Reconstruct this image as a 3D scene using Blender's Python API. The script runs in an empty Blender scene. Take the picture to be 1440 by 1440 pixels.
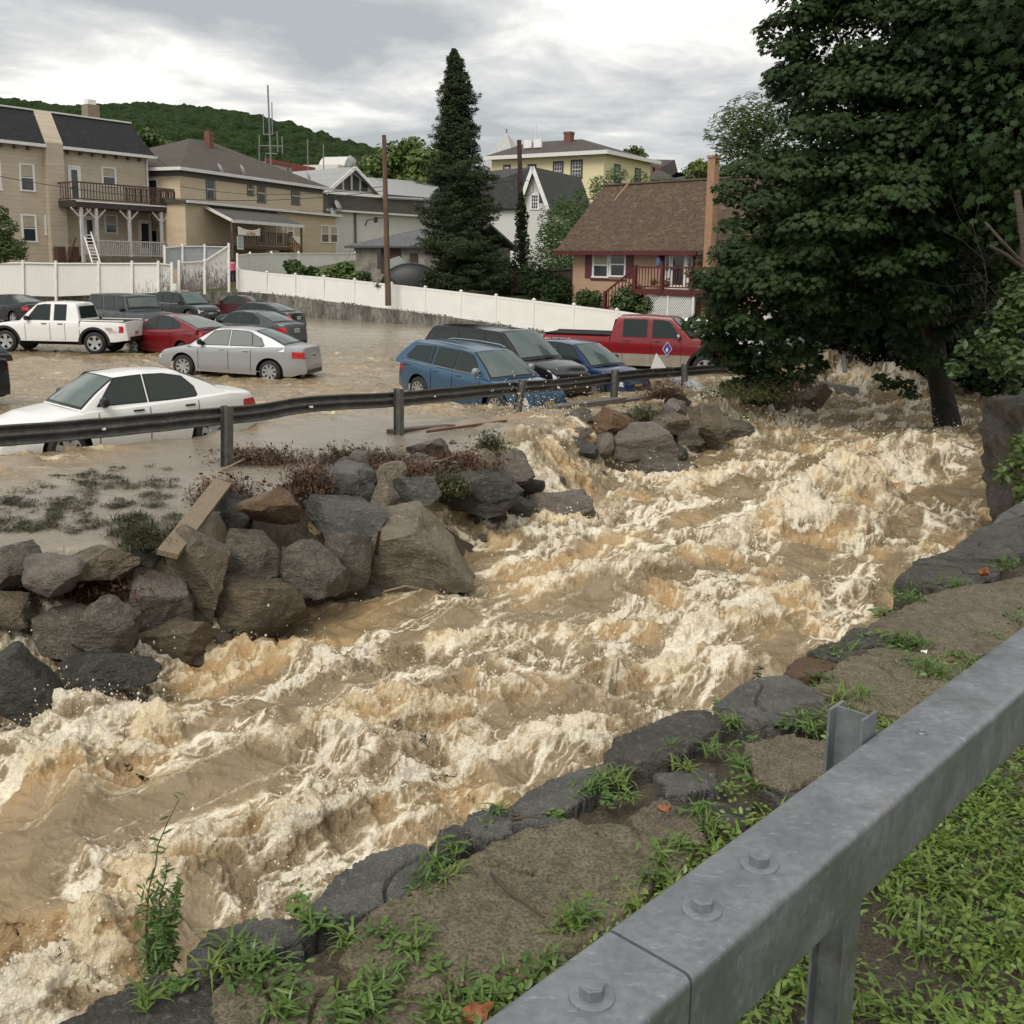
import bpy, bmesh, math, random
import numpy as np
from mathutils import Vector, Matrix, noise as mn
random.seed(7)
RNG = np.random.default_rng(7)
rad = math.radians
sc = bpy.context.scene
COL = sc.collection

# ---------------------------------------------------------------- camera frame
FPX, PITCH, ROLL, CX, CY, CAMH = 1440.0, rad(10), rad(1.0), 720.0, 630.0, 3.1
_f = np.array([0, math.cos(PITCH), -math.sin(PITCH)])
_r0 = np.array([1.0, 0, 0]); _u0 = np.cross(_r0, _f)
_r = _r0*math.cos(ROLL) + _u0*math.sin(ROLL)
_u = _u0*math.cos(ROLL) - _r0*math.sin(ROLL)
CAM = np.array([0, 0, CAMH])
def ray(px, py): return _f + _r*((px-CX)/FPX) - _u*((py-CY)/FPX)
def P(px, py, Y):
    d = ray(px, py); return Vector(CAM + d*(Y/d[1]))
def G(px, py, z):
    d = ray(px, py); return Vector(CAM + d*((z-CAMH)/d[2]))

cam_data = bpy.data.cameras.new('camera'); cam = bpy.data.objects.new('camera', cam_data); COL.objects.link(cam)
cam_data.sensor_width = 36; cam_data.lens = 36; cam_data.clip_start = .05; cam_data.clip_end = 5000
cam_data.shift_y = -(720-CY)/1440
M = Matrix(((_r[0], _u[0], -_f[0], 0), (_r[1], _u[1], -_f[1], 0), (_r[2], _u[2], -_f[2], CAMH), (0, 0, 0, 1)))
cam.matrix_world = M
sc.camera = cam

# ---------------------------------------------------------------- mesh helpers
class MB:
    def __init__(s): s.v = []; s.f = []
    def add(s, vs, fs):
        n = len(s.v); s.v += [tuple(v) for v in vs]; s.f += [tuple(i+n for i in f) for f in fs]; return s
    def box(s, x0, y0, z0, x1, y1, z1):
        return s.add([(x0,y0,z0),(x1,y0,z0),(x1,y1,z0),(x0,y1,z0),(x0,y0,z1),(x1,y0,z1),(x1,y1,z1),(x0,y1,z1)],
              [(0,3,2,1),(4,5,6,7),(0,1,5,4),(1,2,6,5),(2,3,7,6),(3,0,4,7)])
    def beam(s, a, b, w, h, up=(0,0,1)):
        a = Vector(a); b = Vector(b); d = (b-a).normalized(); up = Vector(up)
        if abs(d.dot(up)) > .98: up = Vector((0,1,0))
        x = d.cross(up).normalized()*w/2; y = x.cross(d).normalized()*h/2
        vs = [a-x-y, a+x-y, a+x+y, a-x+y, b-x-y, b+x-y, b+x+y, b-x+y]
        return s.add(vs, [(3,2,1,0),(4,5,6,7),(0,1,5,4),(1,2,6,5),(2,3,7,6),(3,0,4,7)])
    def tube(s, pts, r, n=8, cap=True):
        pts = [Vector(p) for p in pts]; rs = r if isinstance(r, (list, tuple)) else [r]*len(pts)
        vs = []; fs = []; prev = None
        for i, p in enumerate(pts):
            d = (pts[min(i+1, len(pts)-1)]-pts[max(i-1, 0)]).normalized()
            if prev is None:
                a = Vector((0,0,1)) if abs(d.z) < .9 else Vector((1,0,0)); x = d.cross(a).normalized()
            else: x = (prev - d*prev.dot(d)).normalized()
            prev = x; y = d.cross(x)
            for k in range(n):
                t = 2*math.pi*k/n; vs.append(p + (x*math.cos(t)+y*math.sin(t))*rs[i])
        for i in range(len(pts)-1):
            for k in range(n):
                k2 = (k+1) % n; fs.append((i*n+k, i*n+k2, (i+1)*n+k2, (i+1)*n+k))
        if cap: fs += [tuple(range(n-1, -1, -1)), tuple((len(pts)-1)*n+k for k in range(n))]
        return s.add(vs, fs)
    def prism(s, poly, vec):
        poly = [Vector(p) for p in poly]; vec = Vector(vec); n = len(poly)
        return s.add(poly+[p+vec for p in poly], [tuple(range(n-1,-1,-1)), tuple(range(n,2*n))]+[(i,(i+1)%n,n+(i+1)%n,n+i) for i in range(n)])
    def grid(s, rows):
        m = len(rows[0]); vs = [p for r in rows for p in r]
        return s.add(vs, [(i*m+j, i*m+j+1, (i+1)*m+j+1, (i+1)*m+j) for i in range(len(rows)-1) for j in range(m-1)])
    def lathe(s, prof, n=24, c=(0,0,0), axis='y'):
        # prof: (radius, offset along axis)
        vs = []; fs = []
        for (r, o) in prof:
            for k in range(n):
                t = 2*math.pi*k/n; a, b = r*math.cos(t), r*math.sin(t)
                vs.append((c[0]+a, c[1]+o, c[2]+b) if axis == 'y' else (c[0]+a, c[1]+b, c[2]+o))
        for i in range(len(prof)-1):
            for k in range(n):
                k2 = (k+1) % n; fs.append((i*n+k, i*n+k2, (i+1)*n+k2, (i+1)*n+k))
        return s.add(vs, fs)
    def build(s, name, mat, parent=None, smooth=False, bevel=0, angle=None):
        me = bpy.data.meshes.new(name); me.from_pydata(s.v, [], s.f)
        if isinstance(mat, (list, tuple)): [me.materials.append(m) for m in mat]
        else: me.materials.append(mat)
        return link(name, me, parent, smooth, bevel, angle)
def link(name, me, parent=None, smooth=False, bevel=0, angle=None):
    bm = bmesh.new(); bm.from_mesh(me); bmesh.ops.recalc_face_normals(bm, faces=bm.faces)
    if bevel:
        es = [e for e in bm.edges if len(e.link_faces) == 2 and e.calc_face_angle(0) > .5]
        try: bmesh.ops.bevel(bm, geom=es, offset=bevel, segments=2, profile=.5, affect='EDGES', clamp_overlap=True)
        except Exception: pass
    bm.to_mesh(me); bm.free()
    if smooth:
        me.polygons.foreach_set('use_smooth', [True]*len(me.polygons))
        me.set_sharp_from_angle(angle=angle or rad(38))
    o = bpy.data.objects.new(name, me); COL.objects.link(o)
    if parent: o.parent = parent
    return o
def npmesh(name, V, F, mat, parent=None, smooth=True, attrs=None):
    """fast mesh from numpy arrays, F is (n,3) or (n,4)"""
    me = bpy.data.meshes.new(name); V = np.ascontiguousarray(V, dtype=np.float32); F = np.ascontiguousarray(F, dtype=np.int32)
    k = F.shape[1]; me.vertices.add(len(V)); me.vertices.foreach_set('co', V.ravel())
    me.loops.add(F.size); me.loops.foreach_set('vertex_index', F.ravel())
    me.polygons.add(len(F)); me.polygons.foreach_set('loop_start', np.arange(0, F.size, k, dtype=np.int32))
    if smooth: me.polygons.foreach_set('use_smooth', np.ones(len(F), dtype=bool))
    me.update(calc_edges=True)
    for an, arr in (attrs or {}).items():
        at = me.attributes.new(an, 'FLOAT', 'POINT'); at.data.foreach_set('value', np.ascontiguousarray(arr, dtype=np.float32))
    me.materials.append(mat)
    o = bpy.data.objects.new(name, me); COL.objects.link(o)
    if parent: o.parent = parent
    return o
def tag(o, label=None, cat=None, group=None, kind=None):
    if label: o['label'] = label
    if cat: o['category'] = cat
    if group: o['group'] = group
    if kind: o['kind'] = kind
    return o
def empty(name, loc=(0,0,0), rz=0, label=None, cat=None, group=None):
    o = bpy.data.objects.new(name, None); COL.objects.link(o); o.location = loc; o.rotation_euler = (0,0,rz); o.empty_display_size = .1
    return tag(o, label, cat, group)
def copy_tree(o, parent=None):
    c = o.copy(); COL.objects.link(c)
    if parent: c.parent = parent
    for ch in [x for x in bpy.data.objects if x.parent == o]: copy_tree(ch, c)
    return c

# ---------------------------------------------------------------- numpy gradient noise
_perm = RNG.permutation(256).astype(np.int32); _perm = np.concatenate([_perm, _perm, _perm])
_gr = RNG.normal(size=(256, 3)).astype(np.float32); _gr /= np.linalg.norm(_gr, axis=1)[:, None]
def pn(x, y, z=0.0):
    x = np.asarray(x, np.float32); y = np.asarray(y, np.float32); z = np.zeros_like(x)+np.float32(z) if np.isscalar(z) else np.asarray(z, np.float32)
    xi = np.floor(x).astype(np.int32); yi = np.floor(y).astype(np.int32); zi = np.floor(z).astype(np.int32)
    xf = x-xi; yf = y-yi; zf = z-zi; xi &= 255; yi &= 255; zi &= 255
    u = xf*xf*xf*(xf*(xf*6-15)+10); v = yf*yf*yf*(yf*(yf*6-15)+10); w = zf*zf*zf*(zf*(zf*6-15)+10)
    out = 0
    for dx in (0, 1):
        wx = u if dx else 1-u
        for dy in (0, 1):
            wy = v if dy else 1-v
            for dz in (0, 1):
                wz = w if dz else 1-w
                h = _perm[_perm[_perm[xi+dx]+yi+dy]+zi+dz]; g = _gr[h]
                out = out + wx*wy*wz*(g[..., 0]*(xf-dx)+g[..., 1]*(yf-dy)+g[..., 2]*(zf-dz))
    return out*1.5
def fbm(x, y, z=0.0, o=4, l=2.03, g=.5):
    t = 0; a = 1.0; s = 0
    for i in range(o): t = t+a*pn(x, y, z+i*7.3 if np.isscalar(z) else z+i*7.3); s += a; x = x*l; y = y*l; z = z*l; a *= g
    return t/s
def sstep(a, b, x):
    t = np.clip((x-a)/(b-a), 0, 1); return t*t*(3-2*t)

# ---------------------------------------------------------------- materials
MATS = {}
class NT:
    def __init__(s, name):
        s.m = bpy.data.materials.new(name); s.m.use_nodes = True; s.t = s.m.node_tree; s.n = s.t.nodes; s.l = s.t.links
        s.b = s.n['Principled BSDF']; s.co = None
    def __call__(s, typ, inp=None, **kw):
        nd = s.n.new('ShaderNode'+typ)
        for k, v in kw.items(): setattr(nd, k, v)
        for k, v in (inp or {}).items(): s.set(nd.inputs[k], v)
        return nd
    def set(s, sock, v):
        if isinstance(v, bpy.types.NodeSocket): s.l.new(v, sock)
        elif isinstance(v, bpy.types.Node): s.l.new(v.outputs[0], sock)
        else:
            if sock.type == 'RGBA' and len(v) == 3: v = (*v, 1)
            sock.default_value = v
    def obj(s):
        if not s.co: s.co = s('TexCoord')
        return s.co.outputs['Object']
    def noise(s, scale, detail=4, rough=.55, vec=None, dist=0, out=0):
        return s('TexNoise', {'Scale': scale, 'Detail': detail, 'Roughness': rough, 'Vector': vec or s.obj(), 'Distortion': dist}).outputs[out]
    def ramp(s, fac, stops, interp='LINEAR'):
        r = s('ValToRGB', {'Fac': fac}); cr = r.color_ramp; cr.interpolation = interp
        while len(cr.elements) < len(stops): cr.elements.new(1)
        for e, (p, c) in zip(cr.elements, stops):
            e.position = p; e.color = (c, c, c, 1) if not hasattr(c, '__len__') else (*c, 1)
        return r.outputs[0]
    def mix(s, fac, a, b, bt='MIX'):
        nd = s('Mix', data_type='RGBA', blend_type=bt); s.set(nd.inputs[0], fac); s.set(nd.inputs[6], a); s.set(nd.inputs[7], b); return nd.outputs[2]
    def math(s, op, a, b=0.0, c=None):
        nd = s('Math', operation=op); s.set(nd.inputs[0], a); s.set(nd.inputs[1], b)
        if c is not None: s.set(nd.inputs[2], c)
        return nd.outputs[0]
    def map(s, scale=(1,1,1), loc=(0,0,0), rot=(0,0,0), vec=None):
        return s('Mapping', {'Vector': vec or s.obj(), 'Scale': scale, 'Location': loc, 'Rotation': rot}).outputs[0]
    def bump(s, h, strength=.5, dist=.02):
        s.set(s.b.inputs['Normal'], s('Bump', {'Height': h, 'Strength': strength, 'Distance': dist}).outputs[0])
    def done(s, **kw):
        for k, v in kw.items(): s.set(s.b.inputs[k.replace('_', ' ')], v)
        return s.m
def mat(name, c, rough=.6, var=.25, scale=3.0, c2=None, metal=0.0, bump=0.0, bs=None, bd=.01, **kw):
    """plain material with mottling: c varies towards c2 by a noise"""
    if name in MATS: return MATS[name]
    t = NT(name); c2 = c2 or tuple(x*(1-var) for x in c)
    f = t.ramp(t.noise(scale, 6, .6), [(.35, 0.0), (.68, 1.0)])
    t.done(Base_Color=t.mix(f, c, c2), Roughness=rough, Metallic=metal)
    if bump: t.bump(t.noise(bs or scale*4, 5, .6), bump, bd)
    for k, v in kw.items(): t.set(t.b.inputs[k.replace('_', ' ')], v)
    MATS[name] = t.m; return t.m
def siding(name, c, pitch=.12, dirt=.25, lines=.35, vert=False, c_dirt=None):
    if name in MATS: return MATS[name]
    t = NT(name); sp = t('SeparateXYZ', {0: t.obj()})
    co = sp.outputs[0] if vert else sp.outputs[2]
    fr = t.math('FRACT', t.math('DIVIDE', co, pitch))
    g = t.ramp(fr, [(0, 0.0), (.10, 1.0), (1, 1.0)])
    n = t.ramp(t.noise(1.3, 5, .62, t.map((.6,.6,1.6) if not vert else (1.6,1.6,.4))), [(.4, 0.0), (.75, 1.0)])
    col = t.mix(t.math('MULTIPLY', n, dirt), c, c_dirt or tuple(x*.55 for x in c))
    n2 = t.noise(14, 3, .5, t.map((.3,.3,3)))
    col = t.mix(t.math('MULTIPLY', n2, .25), col, tuple(x*.8 for x in c))
    col = t.mix(t.math('MULTIPLY', t.math('SUBTRACT', 1.0, g), lines), col, tuple(x*.3 for x in c))
    t.done(Base_Color=col, Roughness=.6); t.bump(fr if not vert else g, .6, .015)
    MATS[name] = t.m; return t.m
def shingle(name, c1, c2, c3, row=.14, wid=.3, k=1.6, moss=None):
    if name in MATS: return MATS[name]
    t = NT(name); sp = t('SeparateXYZ', {0: t.obj()})
    v = t('CombineXYZ', {0: t.math('ADD', sp.outputs[0], t.math('MULTIPLY', sp.outputs[1], .37)), 1: t.math('MULTIPLY', sp.outputs[2], k)})
    b = t('TexBrick', {'Vector': v.outputs[0], 'Color1': c1, 'Color2': c2, 'Mortar': tuple(x*.35 for x in c1), 'Scale': 1.0,
        'Mortar Size': .008, 'Brick Width': wid, 'Row Height': row, 'Bias': -.1}, offset=.37)
    n = t.noise(6, 4, .6); col = t.mix(t.ramp(n, [(.42, 0.0), (.6, 1.0)]), b.outputs[0], c3)
    n3 = t.ramp(t.noise(.5, 4, .6), [(.4, 0.0), (.7, 1.0)])
    col = t.mix(t.math('MULTIPLY', n3, .35), col, moss or tuple(x*.6 for x in c1))
    t.done(Base_Color=col, Roughness=.85); t.bump(b.outputs[0], .5, .02)
    MATS[name] = t.m; return t.m
def carpaint(name, c, rough=.28, metal=.0, dirt=.25):
    if name in MATS: return MATS[name]
    t = NT(name); sp = t('SeparateXYZ', {0: t.obj()})
    n = t.noise(5, 6, .65); low = t.math('SUBTRACT', .75, sp.outputs[2])
    d = t.ramp(t.math('ADD', t.math('MULTIPLY', low, .9), t.math('MULTIPLY', n, .6)), [(.42, 0.0), (.95, 1.0)])
    spots = t.ramp(t.noise(60, 2, .5), [(.64, 0.0), (.72, 1.0)])
    d = t.math('MINIMUM', t.math('ADD', t.math('MULTIPLY', d, dirt*1.5), t.math('MULTIPLY', spots, dirt*.4)), 1.0)
    t.done(Base_Color=t.mix(d, c, (.22,.17,.11)), Roughness=t.math('ADD', t.math('MULTIPLY', d, .4), rough), Metallic=metal, Coat_Weight=.35, Coat_Roughness=.06)
    MATS[name] = t.m; return t.m
# ---------------------------------------------------------------- sky and light
w = bpy.data.worlds.new('World'); sc.world = w; w.use_nodes = True
wt = w.node_tree; wn = wt.nodes; wl = wt.links
SUN_EL, SUN_AZ = rad(50), rad(-150)       # azimuth from +Y, negative = to the left
sky = wn.new('ShaderNodeTexSky'); sky.sky_type = 'NISHITA'; sky.sun_disc = False; sky.sun_elevation = SUN_EL; sky.sun_rotation = SUN_AZ
def wnode(t, **kw):
    nd = wn.new('ShaderNode'+t)
    for k, v in kw.items(): setattr(nd, k, v)
    return nd
tc = wnode('TexCoord'); sep = wnode('SeparateXYZ'); wl.new(tc.outputs['Generated'], sep.inputs[0])
def wmath(op, a, b=0.0):
    m = wnode('Math', operation=op)
    for i, v in enumerate((a, b)):
        if isinstance(v, (int, float)): m.inputs[i].default_value = v
        else: wl.new(v, m.inputs[i])
    return m.outputs[0]
zz = wmath('ADD', wmath('MAXIMUM', sep.outputs[2], 0.0), .16)
cmb = wnode('CombineXYZ'); wl.new(wmath('DIVIDE', sep.outputs[0], zz), cmb.inputs[0]); wl.new(wmath('MULTIPLY', wmath('DIVIDE', sep.outputs[1], zz), 1.15), cmb.inputs[1])
def wnoise(scale, detail, rough, loc):
    mp = wnode('Mapping'); mp.inputs['Location'].default_value = loc; wl.new(cmb.outputs[0], mp.inputs[0])
    n = wnode('TexNoise'); n.inputs['Scale'].default_value = scale; n.inputs['Detail'].default_value = detail; n.inputs['Roughness'].default_value = rough; n.inputs['Distortion'].default_value = .35
    wl.new(mp.outputs[0], n.inputs['Vector']); return n.outputs[0]
big = wnoise(.62, 8, .56, (4.3, 1.1, 0)); fine = wnoise(2.3, 7, .6, (2, 5, 1))
cl = wmath('ADD', wmath('MULTIPLY', big, .66), wmath('MULTIPLY', fine, .34))
ramp = wnode('ValToRGB'); cr = ramp.color_ramp
for i, (p, c) in enumerate([(.41, (2.9, 3.0, 3.05)), (.46, (3.8, 3.86, 3.84)), (.50, (4.7, 4.65, 4.5)), (.56, (6.9, 6.7, 6.2))]):
    e = cr.elements[i] if i < 2 else cr.elements.new(p); e.position = p; e.color = (*c, 1)
wl.new(cl, ramp.inputs[0])
mx = wnode('Mix', data_type='RGBA'); mx.inputs[0].default_value = .93; wl.new(sky.outputs[0], mx.inputs[6]); wl.new(ramp.outputs[0], mx.inputs[7])
bg = wn['Background']; bg.inputs['Strength'].default_value = .1; wl.new(mx.outputs[2], bg.inputs['Color'])
sl = bpy.data.lights.new('sun', 'SUN'); sl.energy = 1.5; sl.angle = rad(34); sl.color = (1, .95, .87)
so = bpy.data.objects.new('sun', sl); COL.objects.link(so)
sd = Vector((math.sin(SUN_AZ)*math.cos(SUN_EL), math.cos(SUN_AZ)*math.cos(SUN_EL), math.sin(SUN_EL)))
so.rotation_euler = sd.to_track_quat('Z', 'Y').to_euler()
sc.view_settings.view_transform = 'Standard'; sc.view_settings.look = 'None'; sc.view_settings.exposure = 0.74; sc.view_settings.gamma = 1
sc.cycles.max_bounces = 6; sc.cycles.transparent_max_bounces = 8
try: sc.cycles.use_denoising = True
except Exception: pass
# ---------------------------------------------------------------- river frame: s runs upstream, n to the near wall
EA = rad(35); ES = (math.sin(EA), math.cos(EA)); EN = (math.cos(EA), -math.sin(EA))
def sn(x, y): return x*ES[0]+y*ES[1], x*EN[0]+y*EN[1]
def xy(s, n): return s*ES[0]+n*EN[0], s*ES[1]+n*EN[1]
def line(pix, z):
    a = sorted([sn(p.x, p.y) for p in (G(px, py, z) for px, py in pix)])
    return np.array([q[0] for q in a]), np.array([q[1] for q in a])
RIV_Z = -1.0
Ls, Ln = line([(-220,1130),(0,1005),(100,962),(230,932),(330,902),(420,850),(540,835),(620,822),(665,778),(740,738),(830,728),(875,672),(960,660),(1010,622),(1060,606),(1110,577),(1160,552),(1195,532)], -.95)
Ds, Dn = line([(-260,820),(0,782),(130,772),(230,762),(310,725),(450,655),(560,642),(640,622),(700,607),(800,592),(870,582),(960,562),(1020,552),(1100,522),(1180,500)], .05)
Ws, Wn = line([(-200,1560),(80,1440),(430,1280),(600,1190),(850,1075),(1000,985),(1110,935),(1190,885),(1300,840),(1380,770),(1440,705)], 1.3)
Ws = np.append(Ws, [13.5, 16.2, 19, 26, 34]); Wn = np.append(Wn, [-.3, -.3, -.3, 0.5, 2.0])
def Lf(s): return np.interp(s, Ls, Ln)
def Df(s): return np.interp(s, Ds, Dn)
def Wf(s): return np.interp(s, Ws, Wn)
print('L', np.round(np.c_[Ls, Ln], 1).tolist()); print('D', np.round(np.c_[Ds, Dn], 1).tolist()); print('W', np.round(np.c_[Ws, Wn], 1).tolist())
FA, FB = P(335, 440, 66), P(1060, 470, 44)          # foot of the long white fence
def back_side(x, y):   # >0 beyond the retaining wall
    dx, dy = FB.x-FA.x, FB.y-FA.y; L = math.hypot(dx, dy)
    return (-(x-FA.x)*dy+(y-FA.y)*dx)/L
# ---------------------------------------------------------------- water levels
def river_level(s): return -1.05 + .012*np.clip(s-8, 0, 30) + .25*sstep(34, 46, s)
def lot_level(x, y):
    return .10 - .27*sstep(19.5, 26, y) + .07*sstep(29, 34, y)
def level(x, y):
    s, n = sn(x, y); d, l = Df(s), Lf(s)
    l = np.maximum(l, d+.7)
    q = np.clip((n-d)/(l-d), 0, 1)
    q = q**(1.4-.85*(1-sstep(8.5, 11, s)))
    q = q*q*(3-2*q)
    return lot_level(x, y)*(1-q)+river_level(s)*q, q, s, n
def poly_ridge(x, y, pix, z, wid, amp, up=.5):
    """standing wave along a crest line; steeper on the downstream side"""
    pts = [G(px, py, z) for px, py in pix]; best = np.full_like(x, 1e9); sd = np.zeros_like(x); tt = np.zeros_like(x)
    for i in range(len(pts)-1):
        a, b = pts[i], pts[i+1]; dx, dy = b.x-a.x, b.y-a.y; L2 = dx*dx+dy*dy
        t = np.clip(((x-a.x)*dx+(y-a.y)*dy)/L2, 0, 1); ex, ey = x-a.x-t*dx, y-a.y-t*dy; d = np.hypot(ex, ey)
        m = d < best; best = np.where(m, d, best); sd = np.where(m, np.sign(ex*ES[0]+ey*ES[1])*d, sd); tt = np.where(m, (i+t)/(len(pts)-1), tt)
    wv = np.where(sd > 0, np.exp(-(sd/wid)**2), np.exp(-(sd/(wid*.42))**2))
    return amp*wv*np.sqrt(np.clip(np.sin(np.pi*(tt*.9+.05)), 0, 1)), wv
CRESTS = [
    ([(230,1085),(380,1045),(560,985),(700,972),(880,950),(1010,935),(1090,915)], -.85, .55, .34),
    ([(640,845),(760,822),(880,805),(1010,775),(1100,740),(1170,690)], -.85, .6, .30),
    ([(0,1105),(120,1065),(240,1025),(330,1000)], -.9, .55, .30),
    ([(60,1330),(200,1240),(330,1180),(520,1120),(640,1090)], -.9, .5, .26),
    ([(1080,735),(1150,700),(1200,672),(1290,640)], -.75, .7, .42),
    ([(900,905),(1020,875),(1140,845),(1230,810)], -.85, .5, .22),
    ([(560,900),(700,880),(860,868)], -.85, .45, .18),
    ([(20,1420),(90,1340),(200,1300)], -.9, .45, .25),
    ([(620,1040),(760,1030),(880,1010)], -.85, .45, .2),
    ([(860,700),(960,690),(1060,660),(1130,640)], -.85, .6, .2),
    ([(1080,600),(1180,590),(1260,585)], -.85, .7, .2),
]
CASC = [  # inflows over the bank: px,py at the lip, radius, extra turbulence
    (720,632,1.5), (765,668,1.6), (1010,560,1.3), (1040,575,1.3), (20,860,.9), (60,900,.8), (1060,545,1.4), (1200,515,2.2), (1240,520,2.4), (330,625,.6),(560,600,1.4)]
MOUNDS = [(742,632,.0,.8,.10),(755,662,-.4,.8,.22),(1190,702,-.8,1.1,.42),(1160,735,-.85,.8,.25),(1228,528,-.3,1.5,.5),(1192,508,.0,.9,.6),(1268,540,-.4,1.2,.4),(1020,590,-.5,.7,.3),(1075,575,-.5,.7,.3),(1280,640,-.8,1.0,.35),(322,622,.05,.35,.14)]
def water_surface():
    th = np.radians(np.concatenate([np.linspace(-43, -29.2, 100), np.linspace(-29, 31, 1300), np.linspace(31.2, 45, 100)]))
    q = np.linspace(3.3**-.62, 84**-.62, 1550); r = q**(-1/.62)
    R, T = np.meshgrid(r, th, indexing='ij'); x = (R*np.sin(T)).astype(np.float32); y = (R*np.cos(T)).astype(np.float32)
    z0, qq, s, n = level(x, y)
    inriv = sstep(.55, 1.0, qq)
    casc = np.zeros_like(x)
    for px, py, rr in CASC:
        p = G(px, py, -.2); casc = np.maximum(casc, np.exp(-((x-p.x)**2+(y-p.y)**2)/rr**2))
    slope_zone = sstep(0, .2, qq)*(1-sstep(.8, 1, qq))
    mud = (1-sstep(.0, .3, qq))*sstep(-4.2, -2.6, n-Df(s))*(1-sstep(14.5, 17.0, s))   # silty shelf
    big = .5+.5*fbm(s/7, n/5, 3.1, 3)
    amp = (.25 + .75*inriv)*(1-.93*mud)
    A_lot = (1-inriv)*(1-.95*mud)*(.35+.65*(1-sstep(34, 44, y)))*(.55+.45*casc)
    # broad waves
    wx = .55*pn(s/1.7, n/1.7, 9.); wy = .55*pn(s/1.7, n/1.7, 19.)
    h1 = 1-np.abs(pn(s/1.9+wx, n/3.4+wy, .5))*2.0; h2 = 1-np.abs(pn(s/.85+wy*1.6, n/1.35+wx*1.6, 4.5))*2.0
    h1 = h1-.45; h2 = h2-.45
    h = inriv*(.13*h1*(.5+big)+.10*h2+.030*(1-np.abs(pn(s/.38+wx*2, n/.6+wy*2, 14.))*2))
    hl = A_lot*(.13*(1-np.abs(pn(x/1.5+wx, y/.7+wy, 2.))*2)+.055*(1-np.abs(pn(x/.6+wx*2, y/.33, 6.))*2)+.02*pn(x/.25,y/.2,1.))
    crest = np.zeros_like(x)
    for pix, zc, wid, a in CRESTS:
        rg, wv = poly_ridge(x, y, pix, zc, wid, a); mod = .55+.75*np.clip(.5+pn(s/.7, n/.5, a*40), 0, 1)
        h = h + inriv*rg*mod*.62; crest = np.maximum(crest, rg/a*mod)
    for px, py, zc, rr, hh in MOUNDS:
        p = G(px, py, zc); g = np.exp(-((x-p.x)**2+(y-p.y)**2)/rr**2); h = h + hh*g*(.75+.7*pn(x/.5, y/.5, 7.)+.3*pn(x/.2, y/.2, 7.)); casc = np.maximum(casc, g*.8)
    h = h + hl + .20*casc*(.5+.8*pn(x/.8, y/.8, 3.)) *np.where(qq > .02, 1, .4)
    Z = z0 + h
    # turbulent mask
    turb = np.clip(inriv*(.30+.75*sstep(.46, .62, .5+.5*fbm(s/2.1+wx, n/1.5+wy, 8., 4)*1.6) + .75*sstep(.25, .9, crest)) + 1.1*casc + .8*slope_zone*(1-mud)*(.25+.75*sstep(9, 12, s)), 0, 1.25)
    turb = turb*(1-.97*mud)
    lotturb = A_lot*np.clip(.2+.9*sstep(.46, .62, .5+.5*fbm(x/2.6, y/1.1, 5., 4)*1.7), 0, 1)
    T2 = np.maximum(turb, lotturb*.8)
    # normals of the base sheet
    Pn = np.stack([x, y, Z], -1); dr = np.gradient(Pn, axis=0); dc = np.gradient(Pn, axis=1); N = np.cross(dc, dr); N /= np.linalg.norm(N, axis=-1)[..., None]+1e-9; N *= np.sign(N[..., 2:3]+1e-9)
    px_, py_, pz_ = x.copy(), y.copy(), Z.copy(); bsum = np.zeros_like(x)
    fade = lambda wl: np.clip((wl*1440/np.maximum(R, 1)-2.2)/3, 0, 1)          # wavelengths finer than the mesh would only alias
    for wl_, a, zz_ in ((.70,.10,1.),(.34,.072,11.),(.16,.034,21.),(.08,.018,31.),(.042,.010,41.),(.023,.005,51.)):
        ww = .35*wl_
        qx = px_+ww*pn(px_/wl_, py_/wl_, zz_+5); qy = py_+ww*pn(py_/wl_, px_/wl_, zz_+8)
        b = 1-np.abs(pn(qx/wl_, qy/(wl_*.8), pz_/(wl_*.8)+zz_))*2.4; b = b-.35
        m = T2*fade(wl_)*(.55+.45*np.clip(bsum*4+.5, 0, 1.6))
        bsum = bsum+b*a*m
        px_ = px_+N[..., 0]*b*a*m*.7 - ES[0]*.22*b*a*m; py_ = py_+N[..., 1]*b*a*m*.7 - ES[1]*.22*b*a*m; pz_ = pz_+N[..., 2]*b*a*m*1.05
    # foam
    st = fbm(s/2.4+wx, n/.55+wy, 12., 5, g=.6)*inriv + fbm(x/1.9, y/.5, 12., 5, g=.6)*(1-inriv)
    lace = np.zeros_like(x)
    for k, (a, b) in enumerate(((1.3,.42),(.62,.22),(.30,.12),(.14,.06))):
        l1 = np.clip(1-np.abs(pn(s/a+wx*1.5+.5*st, n/b+wy*1.5, 50.+k))*4.6, 0, 1)**2
        l2 = np.clip(1-np.abs(pn(x/a+wx, y/b+.4*st, 60.+k))*4.6, 0, 1)**2
        lace = 1-(1-lace)*(1-(l1*inriv+l2*(1-inriv))*(.9-.12*k))
    foam = .36*sstep(-.01, .055, bsum)*np.clip(T2*1.3, 0, 1) + .34*sstep(.3, .95, crest)*inriv + .95*lace*sstep(-.22, .2, st)*(.25+.75*inriv+.75*A_lot) + .22*sstep(.05, .4, st)*(.3+.7*inriv+.9*A_lot)
    foam = foam + .30*lace*sstep(.0, .6, T2)*inriv + .35*casc - .25*sstep(.01,-.05, bsum)*T2
    foam = np.clip(foam, 0, 1)*(1-.85*mud)
    amber = np.clip(sstep(-.05, .35, fbm(s/1.3, n/1.1, 70., 3))*T2*1.2 + .5*sstep(.5, 1, crest), 0, 1)
    x2, y2 = px_, py_
    keep = (n < Wf(s)+.5) & (back_side(x, y) < 1.0) & ((s < 46) | (n < Df(np.full_like(s, 36.))-3)) & (x > -75)
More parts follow.
